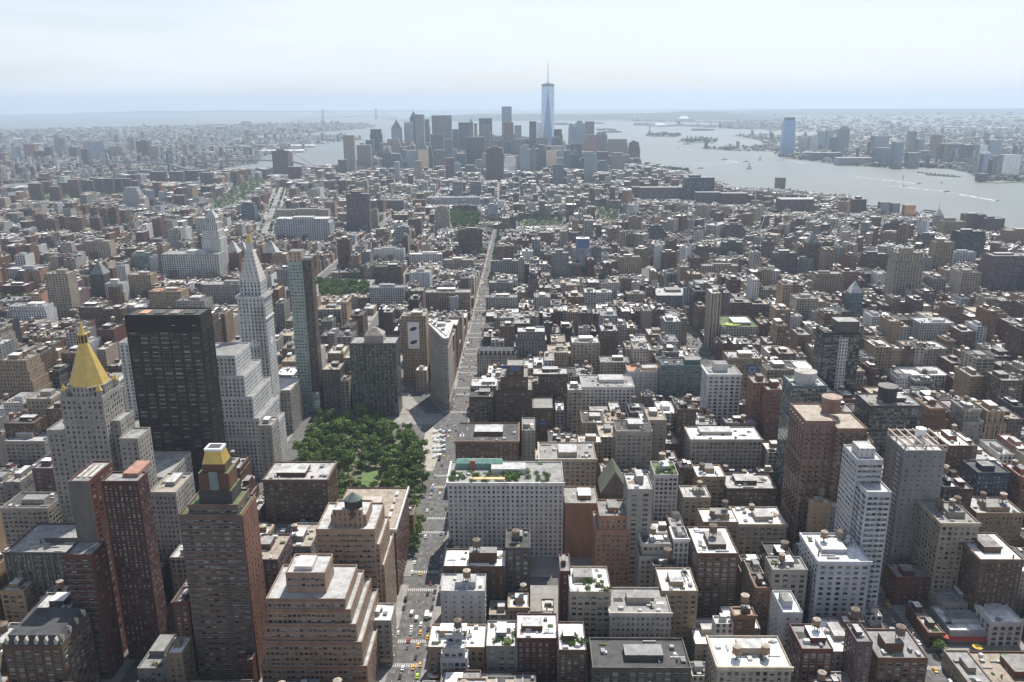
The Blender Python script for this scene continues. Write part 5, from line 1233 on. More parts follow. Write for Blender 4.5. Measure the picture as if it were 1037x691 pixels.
@fn
def f_wedge(d, root, wb, rb, ex, org, wc, rc, par, seed, win):
    # outline: prow to the north, long slanting side on the left, straight side on the right
    def outl(g): return [(-85.2+0*g,846.5-g),(-83.6+g,849),(-83.6+g,908+g),(-110.5-g,908+g),(-88.4-g,849),(-87-g*.5,847-g)]
    for z0,z1,g,p in ((0,13,.25,(3.2,.6,.6)),(13,74,0,(3.0,.42,.55)),(74,83.5,.15,(3.0,.5,.7))):
        wb.prism(outl(g), z0, z1, 'fac', 'roof', wc, rc, p)
    c = MB(); c.prism(outl(.5), 12.6, 13.6, 'fac','fac',wc,wc,bot=True); c.build('string_course', root, org); c = MB(); c.prism(outl(.6), 73.4, 74.6, 'fac','fac',wc,wc,bot=True); c.build('string_course', root, org); c = MB(); c.prism(outl(1.1), 83.5, 86.2, 'fac','roof',wc,(.6,.58,.55,0),bot=True); c.build('cornice', root, org)
    o = [(-85.6,853),(-84.8,854),(-84.8,906.5),(-108,906.5)]
    rb.prism(o, 86.2, 87.4, 'fac','roof',wc,(.62,.6,.57,0)); ex.box(-99,-90,888,898,87.4,91,'fac','roof',wc,rc); ex.box(-93,-89,872,879,87.4,90,'fac','roof',wc,rc); ex.box(-104,-101,896,902,87.4,90,'roof',col=(.3,.3,.3,0))
@fn
def f_wtc(d, root, wb, rb, ex, org, wc, rc, par, seed, win):
    cx_, cy_, s = 119, 4603, 33.5
    b_ = [(cx_-s,cy_-s),(cx_+s,cy_-s),(cx_+s,cy_+s),(cx_-s,cy_+s)]; t_ = [(cx_,cy_-s),(cx_+s,cy_),(cx_,cy_+s),(cx_-s,cy_)]
    wb.prism(b_, 0, 56, 'fac', 'roof', wc, rc, (3,.9,.8))
    for i in range(4):
        j = (i+1)%4; a, c, m_, n_ = b_[i], b_[j], t_[i], t_[(i+3)%4]
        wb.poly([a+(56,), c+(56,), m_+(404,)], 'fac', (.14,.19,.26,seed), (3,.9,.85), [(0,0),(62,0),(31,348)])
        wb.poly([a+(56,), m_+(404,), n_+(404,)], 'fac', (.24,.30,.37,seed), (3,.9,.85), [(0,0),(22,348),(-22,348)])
    wb.prism(t_, 404, 417, 'fac', 'roof', (.35,.4,.45,seed), rc, (3,.2,.3))
    c = MB(); c.cyl(cx_,cy_,19,419,422,20,'metal'); c.build('antenna_ring', root, org)
    c = MB(); c.cyl(cx_,cy_,3.2,417,450,8,'metal',r2=2.4); c.cyl(cx_,cy_,2.2,450,500,8,'metal',r2=1.4); c.cyl(cx_,cy_,1.3,500,541,8,'metal',r2=.5)
    for z in (445,470,495,515): c.cyl(cx_,cy_,3.4,z,z+2,8,'metal')
    c.build('spire', root, org)
@fn
def f_coned(d, root, wb, rb, ex, org, wc, rc, par, seed, win):
    x0,x1,y0,y1,h = d['x0'],d['x1'],d['y0'],d['y1'],d['h']; w = x1-x0; cx_, cy_ = (x0+x1)/2, y0+w/2
    def sq(a): return [(cx_-a,cy_-a),(cx_+a,cy_-a),(cx_+a,cy_+a),(cx_-a,cy_+a)]
    wb.prism(sq(w*.5), 0, h*.72, 'fac','roof',wc,rc,(3,.4,.5)); wb.prism(sq(w*.44), h*.72, h*.86, 'fac','roof',wc,rc,(3,.4,.5)); wb.prism(sq(w*.37), h*.86, h, 'fac','roof',wc,rc,(4,.5,.8))
    wb.prism(sq(w*.28), h, h+8, 'fac','roof',wc,rc,(4,.5,.8))
    c = MB(); c.frust(sq(w*.3), h+8, sq(w*.08), h+21, 'roof', (.5,.5,.47,0)); c.cyl(cx_,cy_,w*.08,h+21,h+27,8,'roof','roof',(.5,.48,.42,0),r2=.3); c.build('lantern', root, org)
@fn
def f_gst(d, root, wb, rb, ex, org, wc, rc, par, seed, win):
    x0,x1,y0,y1,h = d['x0'],d['x1'],d['y0'],d['y1'],d['h']; g = (x1-x0)*.06
    wb.frust([(x0,y0),(x1,y0),(x1,y1),(x0,y1)], 0, [(x0+g,y0+g),(x1-g,y0+g),(x1-g,y1-g),(x0+g,y1-g)], h*.92, 'fac', (.12,.18,.27,seed), (3,.9,.8), True, 'roof')
    wb.prism([(x0+g*2.2,y0+g*2.2),(x1-g*2.2,y0+g*2.2),(x1-g*2.2,y1-g*2.2),(x0+g*2.2,y1-g*2.2)], h*.92, h, 'fac','roof',(.2,.28,.36,seed),rc,(3,.6,.8))
@fn
def f_site(d, root, wb, rb, ex, org, wc, rc, par, seed, win):
    c = MB()
    for j in range(20):
        z = 14+j*3.4
        if z < 66: c.box(-29.5,7.5,733.4,733.7,z,z+.25,'steel')
    for i in range(12): c.box(-29.4+i*3.3,-29.1+i*3.3,733.3,733.8,0,68,'steel')
    c.build('scaffold', root, org)
    c = MB(); c.box(-26,-6,767.5,768,78,81,'blue'); c.box(-15,-5,741,741.3,84,88,'blue'); c.box(7,20,740-.4,740-.1,30,34,'blue'); c.build('blue_sheeting', root, org)
    for i in range(9): ex.box(-22+i*2.6,-21+i*2.6,744,750+i%3,78 if i<7 else 66,79.3 if i<7 else 67,'roof',col=random.choice([(.5,.24,.12,0),(.6,.55,.5,0),(.1,.2,.4,0)]))
@fn
def f_gable(d, root, wb, rb, ex, org, wc, rc, par, seed, win):
    x0,x1,y0,y1,h = d['x0'],d['x1'],d['y0'],d['y1'],d['h']; cx_ = (x0+x1)/2
    wb.prism([(x0,y0),(x1,y0),(x1,y1),(x0,y1)],0,h,'fac','roof',wc,rc,(3,.3,.4))
    c = MB(); k=(.13,.14,.10,0); z=h+18
    c.poly([(x0,y0,h),(cx_,y0,z),(cx_,y1,z),(x0,y1,h)][::-1],'roof',k); c.poly([(x1,y0,h),(cx_,y0,z),(cx_,y1,z),(x1,y1,h)],'roof',k)
    c.poly([(x0,y0,h),(x1,y0,h),(cx_,y0,z)],'fac',(.16,.13,.10,0)); c.poly([(x0,y1,h),(cx_,y1,z),(x1,y1,h)],'fac',(.16,.13,.10,0)); c.build('gable_roof', root, org)
# ---------------------------------------------------------------- foliage
def leaves(rs, centers, rad, per, size, squash=.8):
    c = np.asarray(centers, float); n = len(c)*per
    d = rs.normal(size=(n, 3)); d /= np.linalg.norm(d, axis=1)[:, None]
    r = np.repeat(np.asarray(rad, float), per)*(rs.uniform(.55, 1.0, n)**.6)
    p = np.repeat(c, per, axis=0) + d*r[:, None]*np.array([1, 1, squash])
    a = rs.normal(size=(n, 3))*.9 + d; a /= np.linalg.norm(a, axis=1)[:, None]
    u = np.cross(a, rs.normal(size=(n, 3))); u /= np.linalg.norm(u, axis=1)[:, None]; v = np.cross(a, u)
    s = (size*rs.uniform(.6, 1.25, n))[:, None]
    q = np.stack([p-u*s-v*s*.7, p+u*s-v*s*.7, p+u*s+v*s*.7, p-u*s+v*s*.7], 1).reshape(-1, 3)
    return q
def quads_mesh(name, q, k):
    me = bpy.data.meshes.new(name); n = len(q)//4
    me.vertices.add(len(q)); me.loops.add(len(q)); me.polygons.add(n)
    me.vertices.foreach_set('co', q.astype(np.float32).ravel()); me.loops.foreach_set('vertex_index', np.arange(len(q), dtype=np.int32)); me.polygons.foreach_set('loop_start', np.arange(0, len(q), 4, dtype=np.int32))
    me.update(calc_edges=True); me.materials.append(M[k]); return me
RS = np.random.RandomState(5)
CROWN = []
for v in range(6):
    ln = 11+v % 3; cs, rr = [], []
    for i in range(ln):
        a = RS.uniform(0, 6.28); e = RS.uniform(0, 1)**.5*4.6; cs.append((e*math.cos(a), e*math.sin(a), 10.5+RS.uniform(-3.2, 3.6)-e*.45)); rr.append(RS.uniform(1.5, 2.9))
    CROWN.append(quads_mesh('crown', leaves(RS, cs, rr, 120, .42), 'leaf'))
def trunk_mesh():
    b = MB(); b.cyl(0,0,.45,0,5,8,'bark',r2=.32)
    for i in range(5):
        a = i*1.26; b.bar((0,0,4+i*.3),(3.0*math.cos(a),3.0*math.sin(a),9.5+i*.4),.16,'bark',5)
    b.cyl(0,0,.32,5,11,6,'bark',r2=.12); return b.data('trunk')
TRUNK = trunk_mesh()
SHRUB = [quads_mesh('roof_shrub', leaves(RS, [(RS.uniform(-1,1), RS.uniform(-1,1), .8) for _ in range(4)], [1.0]*4, 34, .22), 'leaf') for _ in range(3)]
# ---------------------------------------------------------------- labels that single each building out
LM = [('the gold pyramid tower',83,370),('the near-black slab tower',170,380),('the twin red slabs',110,560),('the slender gold-lantern tower',262,330),('the slim green-glass tower',305,330),
 ('the dark gridded tower',380,380),('the wedge-shaped tower',448,370),('the tree-filled square',385,470),('the white planted-roof block',512,520),('the scaffolded dark tower',515,400),
 ('the salmon drum-topped tower',838,480),('the white balconied tower',898,540),('the twin-tank white block',850,600),('the dark pointed gable',622,505),('the orange flat roof',655,380),
 ('the blue-disc tower',757,395),('the yellow-green planted roof',748,330),('the bright-blue-topped tower',590,260),('the purplish slab tower',362,215),('the tall beige notched tower',922,285),
 ('the four pyramid-capped towers',256,262),('the arched-window white tower',734,400),('the river warehouse',808,208),('the red library block',470,215),('the spired tallest tower',557,150),
 ('the broad white pilastered block',192,270),('the beige balcony slab',56,300),('the far tallest bank tower',801,140),('the far clock tower',57,147),('the small-river bridge',225,165),
 ('the gold mansard-capped tower',215,560),('the brown terraced block',310,640),('the corner red awning',990,650),('the dark navy tower',1006,510),('the wide avenue corner',960,600),('the green drum-cone block',360,590)]
CLEAN = {'v':'ribbed','r':'ribbon-windowed','g':'glassy','b':'balconied','s':'sparsely windowed','n':'blank-walled','w':'small-windowed','l':'large-windowed','p':'evenly windowed','h':'window-banded'}
def size_word(d):
    h = d['h']; return 'low' if h < 18 else 'mid-height' if h < 40 else 'tall' if h < 90 else 'very tall'
def autolabels(ds):
    groups = {}
    for d in ds:
        if d.get('lab'): continue
        px, py = proj((d['x0']+d['x1'])/2 if not d.get('T') else d['wx'], d['y0'] if not d.get('T') else d['wy'], d['h'])
        best = min(LM, key=lambda l: (l[1]-px)**2+(1.5*(l[2]-py))**2)
        dx, dy = px-best[1], py-best[2]
        rel = ('right of' if dx > 0 else 'left of') if abs(dx) > abs(dy)*.9 else ('behind' if dy < 0 else 'before')
        d['_k'] = ('', CWORD[d['wc']], d['cat'], rel, best[0], d['rc']); groups.setdefault(d['_k'], []).append(d)
    ORD = ['nearest','second nearest','third nearest','fourth nearest','fifth nearest','sixth nearest','seventh nearest','eighth nearest','ninth nearest','tenth nearest','eleventh nearest','twelfth nearest']
    for k, g in groups.items():
        g.sort(key=lambda d: d['dist'])
        styles = [d['sty'] for d in g]
        for i, d in enumerate(g):
            base = f"{k[1]} {k[2]}, {RWORD[k[5]]} roof, {k[3]} {k[4]}"
            if len(g) == 1: base = size_word(d)+' '+base
            else: base = (f"{CLEAN[d['sty']]} "+base) if styles.count(d['sty']) == 1 else f"{ORD[min(i,11)]} {k[1]} {k[2]}, {RWORD[k[5]]} roof, {k[3]} {k[4]}"
            d['lab'] = base
for d in GEN:
    if not d.get('ind'): continue
    w = d['x1']-d['x0']
    d['cat'] = 'row house' if d['h'] < 19 and w < 16 else 'loft building' if d['sty'] in 'lsn' else 'apartment house' if d['sty'] in 'pbw' else 'office block'
IND = [d for d in EVERY if d.get('ind')]
autolabels(IND)
seen = {}
for d in IND:
    k = d['lab']; seen[k] = seen.get(k, 0)+1
    if seen[k] > 1: d['lab'] = k+f", {['','second','third','fourth','fifth','sixth','seventh'][min(seen[k]-1,6)]} back"
GRP = {'skyscraper':'downtown skyscrapers','housing slab':'brown housing slabs','waterfront tower':'waterfront towers','tower block':'tower blocks across the small river'}
random.seed(77)
for d in IND:
    root = emit_ind(d); tag(root, d['lab'], d['cat'], GRP.get(d['cat'], d['cat']+'s of the city'))
mass = MB()
for d in EVERY:
    if not d.get('ind'): emit_simple(mass, d)
tag(mass.build('city_buildings'), 'closely packed smaller buildings with pale and dark flat roofs filling the city blocks', 'buildings', kind='stuff')
# ---------------------------------------------------------------- pavements, road paint, parks
pv = MB()
for q, _ in BLOCKS:
    if not all(in_poly(x, y, MANB) for x, y in q): continue
    cx_, cy_ = sum(p[0] for p in q)/4, sum(p[1] for p in q)/4
    px, py = proj(cx_, cy_, 0)
    if cy_ < 250 or px < -150 or px > 1190: continue
    xs = [p[0] for p in q]; ys = [p[1] for p in q]
    if min(xs) > -240 and max(xs) < -70 and max(ys) > 600 and min(ys) < 830: continue
    qq = [(cx_+(x-cx_)*(1+4.0/max(20, abs(x-cx_))) if abs(x-cx_) > 1 else x, cy_+(y-cy_)*(1+3.5/max(20, abs(y-cy_)))) for x, y in q]
    pv.prism(qq, 0, .14, 'walk', 'walk')
tag(pv.build('pavements'), 'raised concrete pavements around every city block', kind='structure')
def flat(name, pts, z, k, label): return sheet(name, pts, z, k, label)
flat('park_ground', PARKS['square'], .146, 'parkg', 'shaded earth and paths under the square trees')
lx, ly = P(374, 486); flat('lawn', [(lx+10*math.cos(a*.262), ly+20*math.sin(a*.262)) for a in range(24)], .155, 'lawn', 'oval sunlit lawn inside the tree-filled square')
flat('park_path', strip(-214, 640, -96, 700, 6), .15, 'plaza', 'pale path crossing the tree-filled square')
flat('road', [(-100,846),(-72,846),(-62,838),(-62,790),(-70,742),(-102,742),(-112,790),(-150,846)], .150, 'asphalt', 'asphalt where the two avenues cross before the wedge')
flat('road', strip(-100,846,-300,1335,18), .154, 'asphalt', 'diagonal avenue running behind the wedge building')
flat('plaza', [(-101,728),(-92,700),(-86,700),(-84,745),(-88,790),(-98,808),(-104,790)], .158, 'plaza', 'pale triangular plaza with cafe parasols in front of the wedge')
flat('plaza', [(-118,846),(-92,846),(-90,836),(-98,815),(-150,815),(-150,840)], .162, 'walk', 'paved forecourt left of the wedge building')
for k, lab in (('union','leafy square floor behind the slim green-glass tower'),('wash','park floor at the far end of the long avenue'),('strip','long green park strip on the left'),('lag','small park ground right of the avenue end'),('vill','small village park ground'),('leftg','estate garden ground at the left edge'),('stuy','grounds among the brown housing slabs'),('ldy','grounds of the far left housing slabs')):
    flat('park_ground', PARKS[k], .146, 'parkg', lab)
mk = MB(); Z = .006
def stripe(x0, x1, y0, y1, z=Z): mk.poly([(x0,y0,z),(x1,y0,z),(x1,y1,z),(x0,y1,z)], 'paint')
for xl in (-79.5,-75,-70.5,-66.5):
    y = 400
    while y < 1500:
        if all(abs(y+1.5-SY(n)) > 14 for n in range(10, 31)) and not 735 < y < 850: stripe(xl-.09, xl+.09, y, y+3)
        y += 9
for xl in (230,234.5,239,243.5):
    y = 400
    while y < 1500:
        if all(abs(y+1.5-SY(n)) > 14 for n in range(10, 31)): stripe(xl-.09, xl+.09, y, y+3)
        y += 9
for n_ in range(16, 31):
    for sgn in (-1, 1):
        yc = SY(n_)+sgn*11.5
        if 740 < yc < 850: continue
        for x in np.arange(-84, -62, 1.4): stripe(x, x+.7, yc-1.7, yc+1.7)
        for x in np.arange(225, 250, 1.4): stripe(x, x+.7, yc-1.7, yc+1.7)
        for xc in (-89, -57, 221, 254):
            if xc == -89 and 600 < yc < 840: continue
            for y in np.arange(SY(n_)-5.5, SY(n_)+5.5, 1.4): stripe(xc-1.5, xc+1.5, y, y+.7)
tag(mk.build('road_markings'), 'white lane dashes and crosswalk bars on the avenues', kind='structure')
# ---------------------------------------------------------------- trees
def tree(x, y, s, label, group, v, z=.15):
    r = empty('tree', (x, y, z)); c = child('crown', CROWN[v % 6], r, (0,0,0), v*1.3, (s, s, s*random.uniform(.85, 1.1))); child('trunk', TRUNK, r, (0,0,0), 0, (s, s, s)); tag(r, label, 'tree', group)
def scatter(poly, step, skip=None, j=.38):
    xs = [p[0] for p in poly]; ys = [p[1] for p in poly]; out = []; y = min(ys)+step*.4; row = 0
    while y < max(ys):
        x = min(xs)+step*(.4+.5*(row % 2)); k = 0
        while x < max(xs):
            a, b_ = x+random.uniform(-j, j)*step, y+random.uniform(-j, j)*step
            if in_poly(a, b_, poly) and not (skip and skip(a, b_)): out.append((a, b_, row, k)); k += 1
            x += step
        y += step; row += 1
    return out
random.seed(5)
ORDN = ['first','second','third','fourth','fifth','sixth','seventh','eighth','ninth','tenth','eleventh','twelfth','thirteenth','fourteenth','fifteenth','sixteenth','seventeenth','eighteenth','nineteenth','twentieth']+[f'{i}th' for i in range(21, 60)]
for i, (x, y, row, k) in enumerate(scatter(PARKS['square'], 11.6, lambda x, y: ((x-lx)/14)**2+((y-ly)/25)**2 < 1 )):
    tree(x, y, random.uniform(.72, 1.4), f"leafy square tree, {ORDN[row]} row from the near edge, {ORDN[k]} from its left", 'trees of the tree-filled square', i)
for key, step, nm in (('union', 13, 'square behind the slim green-glass tower'), ('wash', 24, 'park at the far avenue end')):
    for i, (x, y, row, k) in enumerate(scatter(PARKS[key], step)):
        if i > 60: break
        tree(x, y, random.uniform(1.0, 1.4)*(1 if key == 'union' else 1.5), f"tree in the {nm}, row {ORDN[row]}, tree {ORDN[k]} from left", 'trees of the '+nm, i)
tx, ty = P(1002, 622); tree(tx, ty, 1.5, 'large bright green tree behind the low shops at the lower right', 'single street trees', 2, 0)
for i, (px, py) in enumerate([(938,640),(933,630),(929,622),(946,652),(951,662)]):
    x, y = P(px, py); tree(x, y, .7, f"small street tree beside the wide right avenue, {ORDN[i]} from the near end", 'street trees by the wide avenue', i)
cs, rr = [], []
for key, step in (('strip', 22), ('lag', 20), ('vill', 20), ('leftg', 14), ('stuy', 24), ('ldy', 30)):
    for x, y, *_ in scatter(PARKS[key], step):
        if not occ_hit(x-4, x+4, y-4, y+4): cs.append((x, y, 8)); rr.append(random.uniform(5, 8))
for d in GEN:                             # back yards and street trees of the quieter quarters
    if d['h'] < 22 and random.random() < (.26 if d['wx'] > 240 and d['wy'] > 1300 else .13):
        q = d.get('T'); x, y = (d['x0']+d['x1'])/2, d['y1']+3 if random.random() < .5 else d['y0']-3.5
        if q: x, y = q[0]+q[2]*x-q[3]*y, q[1]+q[3]*x+q[2]*y
        cs.append((x, y, random.uniform(5, 9))); rr.append(random.uniform(3, 5.5)*(1 if y < 2500 else 1.5))
for y in np.arange(1500, 2260, 15):
    for x in (-88-(y-850)*.008, -61-(y-850)*.008): cs.append((x+random.uniform(-1,1), y, 7)); rr.append(random.uniform(2.8, 4.2))
a_, b_ = P(268,238), P(285,191)
for i in range(60):
    s_ = random.random(); cs.append((a_[0]+(b_[0]-a_[0])*s_+random.choice([-13,13]), a_[1]+(b_[1]-a_[1])*s_, 7)); rr.append(random.uniform(3.5, 5.5))
q = leaves(RS, cs, rr, 26, 1.5)
IP = px_poly([(646,168.2),(700,173.5),(676,175.5),(650,170)]); c2, r2 = [], []
for poly, n_, rad in ((IP, 70, 10), (px_poly([(686,143.3),(700,144.8),(724,144.6),(725.5,142),(715,140.4),(700,140.2)]), 40, 16), (px_poly([(655,137.4),(662,138.4),(684,138.4),(689,137.6),(684,136.4),(668,135.9)]), 40, 20)):
    xs = [p[0] for p in poly]; ys = [p[1] for p in poly]; k = 0
    while k < n_:
        x, y = random.uniform(min(xs), max(xs)), random.uniform(min(ys), max(ys))
        if in_poly(x, y, poly): c2.append((x, y, rad*.6)); r2.append(rad*random.uniform(.6, 1.1)); k += 1
q = np.concatenate([q, leaves(RS, c2, r2, 40, 4)])
o = bpy.data.objects.new('foliage', quads_mesh('foliage', q, 'leaf2')); COL.objects.link(o); tag(o, 'green tree tops in back yards, side streets and far parks', 'foliage', kind='stuff')
# ---------------------------------------------------------------- vehicles
CARCOL = dict(yellow=(.72,.36,.02), white=(.75,.75,.74), black=(.02,.02,.022), silver=(.42,.43,.45), red=(.40,.03,.03), blue=(.05,.09,.22), lime=(.40,.62,.04), grey=(.14,.14,.15))
for k, c in CARCOL.items(): M['car_'+k] = paint_mat('car_paint_'+k, c)
def wheel_mesh():
    b = MB(); n = 12
    a = [(-.12, .34*math.cos(2*math.pi*i/n), .34*math.sin(2*math.pi*i/n)) for i in range(n)]; c = [(.12, p[1], p[2]) for p in a]
    for i in range(n): j = (i+1) % n; b.poly([a[i], a[j], c[j], c[i]], 'tyre')
    b.poly(c, 'tyre'); b.poly(a[::-1], 'tyre'); return b.data('wheel')
WH = wheel_mesh()
def profile(b, prof, w0, k, w1=None):      # side outline extruded across, the top a little narrower
    zm = max(p[1] for p in prof); w1 = w1 or w0
    f = lambda p, s: (s*(w0 if p[1] < zm*.75 else w1), p[0], p[1])
    n = len(prof)
    b.poly([f(p, 1) for p in prof], k); b.poly([f(p, -1) for p in prof][::-1], k)
    for i in range(n): j = (i+1) % n; b.poly([f(prof[i], -1), f(prof[j], -1), f(prof[j], 1), f(prof[i], 1)][::-1], k)
CARM = {}
def vehicle_meshes(kind, colr):
    if (kind, colr) in CARM: return CARM[(kind, colr)]
    body, gl, ex = MB(), MB(), MB(); k = 'car_'+colr
    if kind == 'car':
        profile(body, [(-2.3,.3),(2.3,.3),(2.35,.62),(2.2,.82),(1.1,.95),(-1.7,.98),(-2.3,.9),(-2.36,.6)], .9, k)
        profile(gl, [(1.05,.96),(.45,1.38),(-.95,1.38),(-1.6,.99)], .8, 'glass', .66); body.box(-.64,.64,-.9,.4,1.383,1.43,k)
        if colr == 'yellow': body.box(-.3,.3,-.3,-.1,1.44,1.62,'white')
        wp = [(-.82,1.4),(.82,1.4),(-.82,-1.4),(.82,-1.4)]
    elif kind == 'van':
        profile(body, [(-2.6,.35),(2.5,.35),(2.6,.9),(2.3,1.2),(1.6,1.95),(1.3,2.1),(-2.6,2.1)], .98, k)
        gl.poly([(-.85,2.32,1.22),(.85,2.32,1.22),(.8,1.66,1.92),(-.8,1.66,1.92)][::-1], 'glass')
        for s in (-1,1): gl.box(min(s*.985,s*.995),max(s*.985,s*.995),.3,1.6,1.2,1.8,'glass')
        wp = [(-.85,1.6),(.85,1.6),(-.85,-1.6),(.85,-1.6)]
    elif kind == 'truck':
        profile(body, [(2.0,.5),(4.0,.5),(4.1,1.3),(3.7,2.3),(2.0,2.4)], 1.05, k); body.box(-1.25,1.25,-4.2,1.9,.8,3.3,'white'); body.box(-.6,.6,-4.1,2.1,.5,.79,'steel')
        gl.poly([(-.9,4.09,1.4),(.9,4.09,1.4),(.85,3.77,2.2),(-.85,3.77,2.2)][::-1], 'glass'); wp = [(-.95,3.1),(.95,3.1),(-.95,-2.8),(.95,-2.8)]
    else:
        body.box(-1.28,1.28,-6,6,.35,3.0,'white','white'); body.box(-1.29,1.29,-6.01,6.01,.9,1.2,'car_blue'); body.box(-.9,.9,-4,-1,3.0,3.25,'metal'); body.box(-.9,.9,1,3,3.0,3.2,'metal')
        gl.box(-1.3,1.3,-5.7,5.7,1.5,2.5,'glass'); gl.box(-1.1,1.1,-6.03,6.03,1.3,2.6,'glass'); wp = [(-1.1,4),(1.1,4),(-1.1,-3.6),(1.1,-3.6)]
    CARM[(kind, colr)] = (body.data('body'), gl.data('windows'), wp); return CARM[(kind, colr)]
NV = [0]
def vehicle(kind, colr, x, y, rz, label, group, parts=True):
    if any(abs(x-a) < 2.2 and abs(y-b_) < 5.5 for a, b_ in VPOS): return False
    VPOS.append((x, y)); bm_, gm, wp = vehicle_meshes(kind, colr); nm = {'car': 'parked_car' if 'parked' in label else ('taxi' if colr == 'yellow' else 'car'), 'van': 'van', 'truck': 'box_truck', 'bus': 'bus'}[kind]
    r = empty(nm, (x, y, .0), rz); child('body', bm_, r); child('windows', gm, r)
    if parts:
        for a, b_ in wp: child('wheel', WH, r, (a, b_, .34), 0, (1,1,1) if kind == 'car' else (1.4,1.3,1.3))
    tag(r, label, {'car': 'taxi' if colr == 'yellow' else 'car', 'van': 'van', 'truck': 'truck', 'bus': 'bus'}[kind], group); return True
VPOS = []; random.seed(21)
WORD = dict(car='car', van='van', truck='box truck', bus='bus')
todo = []
for zx, zy, k, c in [(210,190,'car','yellow'),(257,158,'car','black'),(257,235,'car','red'),(243,283,'car','black'),(192,398,'van','white'),(212,425,'car','white'),(210,462,'car','yellow'),(243,485,'car','yellow'),(245,450,'car','silver'),(155,500,'car','red'),
   (200,522,'car','yellow'),(187,578,'car','black'),(208,612,'car','yellow'),(175,625,'car','yellow'),(195,665,'car','lime'),(115,668,'car','black'),(240,385,'truck','white'),(275,327,'truck','white'),(170,373,'van','white'),(127,628,'car','white'),(165,465,'car','silver'),(168,440,'car','white'),(150,530,'car','grey')]:
    x, y = P(380+zx/4.573, 540+zy/4.573); todo.append((k, c, x, y, 0, 'long'))
for zx, zy, k, c in [(187,330,'truck','white'),(218,380,'car','black'),(270,445,'truck','white'),(230,510,'car','white'),(268,522,'car','black'),(303,518,'car','white'),(338,540,'van','white'),(402,648,'car','yellow'),(255,395,'car','grey'),(205,480,'car','silver'),(445,655,'car','black'),(460,670,'car','blue'),(150,300,'car','black'),(170,305,'car','silver')]:
    x, y = P(880+zx/4.573, 540+zy/4.573); todo.append((k, c, x, y, math.pi, 'wide'))
for x_, rz, tagw, y1 in ((-73,0,'long',2100),(238,math.pi,'wide',1500)):
    for lane in (-9.6,-6,-2,2,6,9.6):
        y = 405+random.uniform(0, 8)
        while y < y1:
            park = abs(lane) > 9
            if random.random() < (.72 if park else (.42 if y < 1100 else .5)) and all(abs(y-SY(n)) > 9 for n in range(4, 31)):
                if not (y < 560 and not park and tagw == 'long'): todo.append((random.choices(['car','van','truck','bus'],[.84,.1,.04,.02])[0] if not park else random.choices(['car','van'],[.85,.15])[0], random.choices(['yellow','white','black','silver','grey','blue','red'],[.3 if not park else 0,.2,.22,.15,.1,.03,.03])[0], x_+lane+(0 if y < 850 or tagw == 'wide' else -(y-850)*.008), y, rz, tagw))
            y += random.uniform(6.5, 14) if park else random.uniform(9, 26)
for n_ in (29,28,27,26,25,24,23,22,21):
    for xa, xb in ((-60, 225), (-390,-95), (262, 500)):
        x = xa
        while x < xb:
            if random.random() < .4 and n_ != 23 or random.random() < .3: todo.append(('car', random.choice(['white','black','silver','grey','yellow']), x, SY(n_)+random.choice([-5.2,5.2,0,0]), math.pi/2, 'side'))
            x += random.uniform(8, 16)
for px, py in [(426,433),(421,424),(412,415),(409,400),(418,396),(466,430),(462,437),(470,420),(474,408),(468,401),(476,396)]: todo.append(('car', random.choice(['yellow','white','black','silver']), *P(px, py), .3, 'cross'))
WHERE = dict(long='on the long avenue', wide='on the lower right avenue', side='in a side street', cross='at the wedge crossing')
todo = [t for t in todo if t[3] > 380]
cands = []
for t in todo:
    px, py = proj(t[2], t[3], 1)
    if not (-5 < px < 1042 and 0 < py < 700): continue
    ix, iy = min(1036, max(0, int(px))), min(690, max(0, int(py))); k = IDB[iy, ix]
    vis = k < 0 or EVERY[k]['dist'] > math.hypot(t[2], t[3])+2
    if vis: cands.append(t)
cands = cands[:23+14] + sorted(cands[37:], key=lambda t: math.hypot(t[2], t[3]))
ct = {}
for t in cands[:270]:
    k, c, x, y, rz, wtag = t; key = (k, c, wtag); i = ct.get(key, 0)
    nm = 'yellow taxi' if c == 'yellow' and k == 'car' else f'{c} {WORD[k]}' if k != 'bus' else 'white bus'
    t_ = ct.setdefault(('n',)+key, []); t_.append(t)
for key, g in [(k, v) for k, v in ct.items() if k[0] == 'n']:
    g.sort(key=lambda t: math.hypot(t[2], t[3])); j = 0
    for t in g:
        k, c, x, y, rz, wtag = t
        nm = 'yellow taxi' if c == 'yellow' and k == 'car' else f'{c} {WORD[k]}' if k != 'bus' else 'white bus'
        if vehicle(k, c, x, y, rz, f"{nm} {WHERE[wtag]}, {ORDN[j]} of its colour from near" if j else f"{nm} {WHERE[wtag]}, nearest of its colour to the viewer", 'vehicles '+WHERE[wtag], parts=math.hypot(x, y) < 900): j += 1
tf = MB()
def far_car(x, y, rz):
    c_, s_ = math.cos(rz), math.sin(rz); tf.T = (x, y, c_, s_); col = random.choice([(.6,.6,.6,0),(.03,.03,.03,0),(.35,.35,.37,0),(.6,.3,.02,0),(.55,.55,.55,0)])
    tf.box(-.9,.9,-2.2,2.2,.3,.95,'fac',col=col,bot=True); tf.box(-.75,.75,-1.3,1.0,.951,1.4,'fac',col=(.04,.045,.05,0)); tf.T = None
for i in range(520):
    k_ = i % 4
    if k_ == 0: y = random.uniform(1250, 2180); far_car(-75-(y-850)*.008+random.choice([-8,-4,0,4,8]), y, 0)
    elif k_ == 1: y = random.uniform(1000, 1560); far_car(238+random.choice([-9,-4,0,4,9]), y, 0)
    else:
        s_ = random.random(); a_, b_ = P(268,240), P(285,190); far_car(a_[0]+(b_[0]-a_[0])*s_+random.choice([-12,-8,-4,4,8,12]), a_[1]+(b_[1]-a_[1])*s_, math.atan2(-(b_[0]-a_[0]), b_[1]-a_[1]))
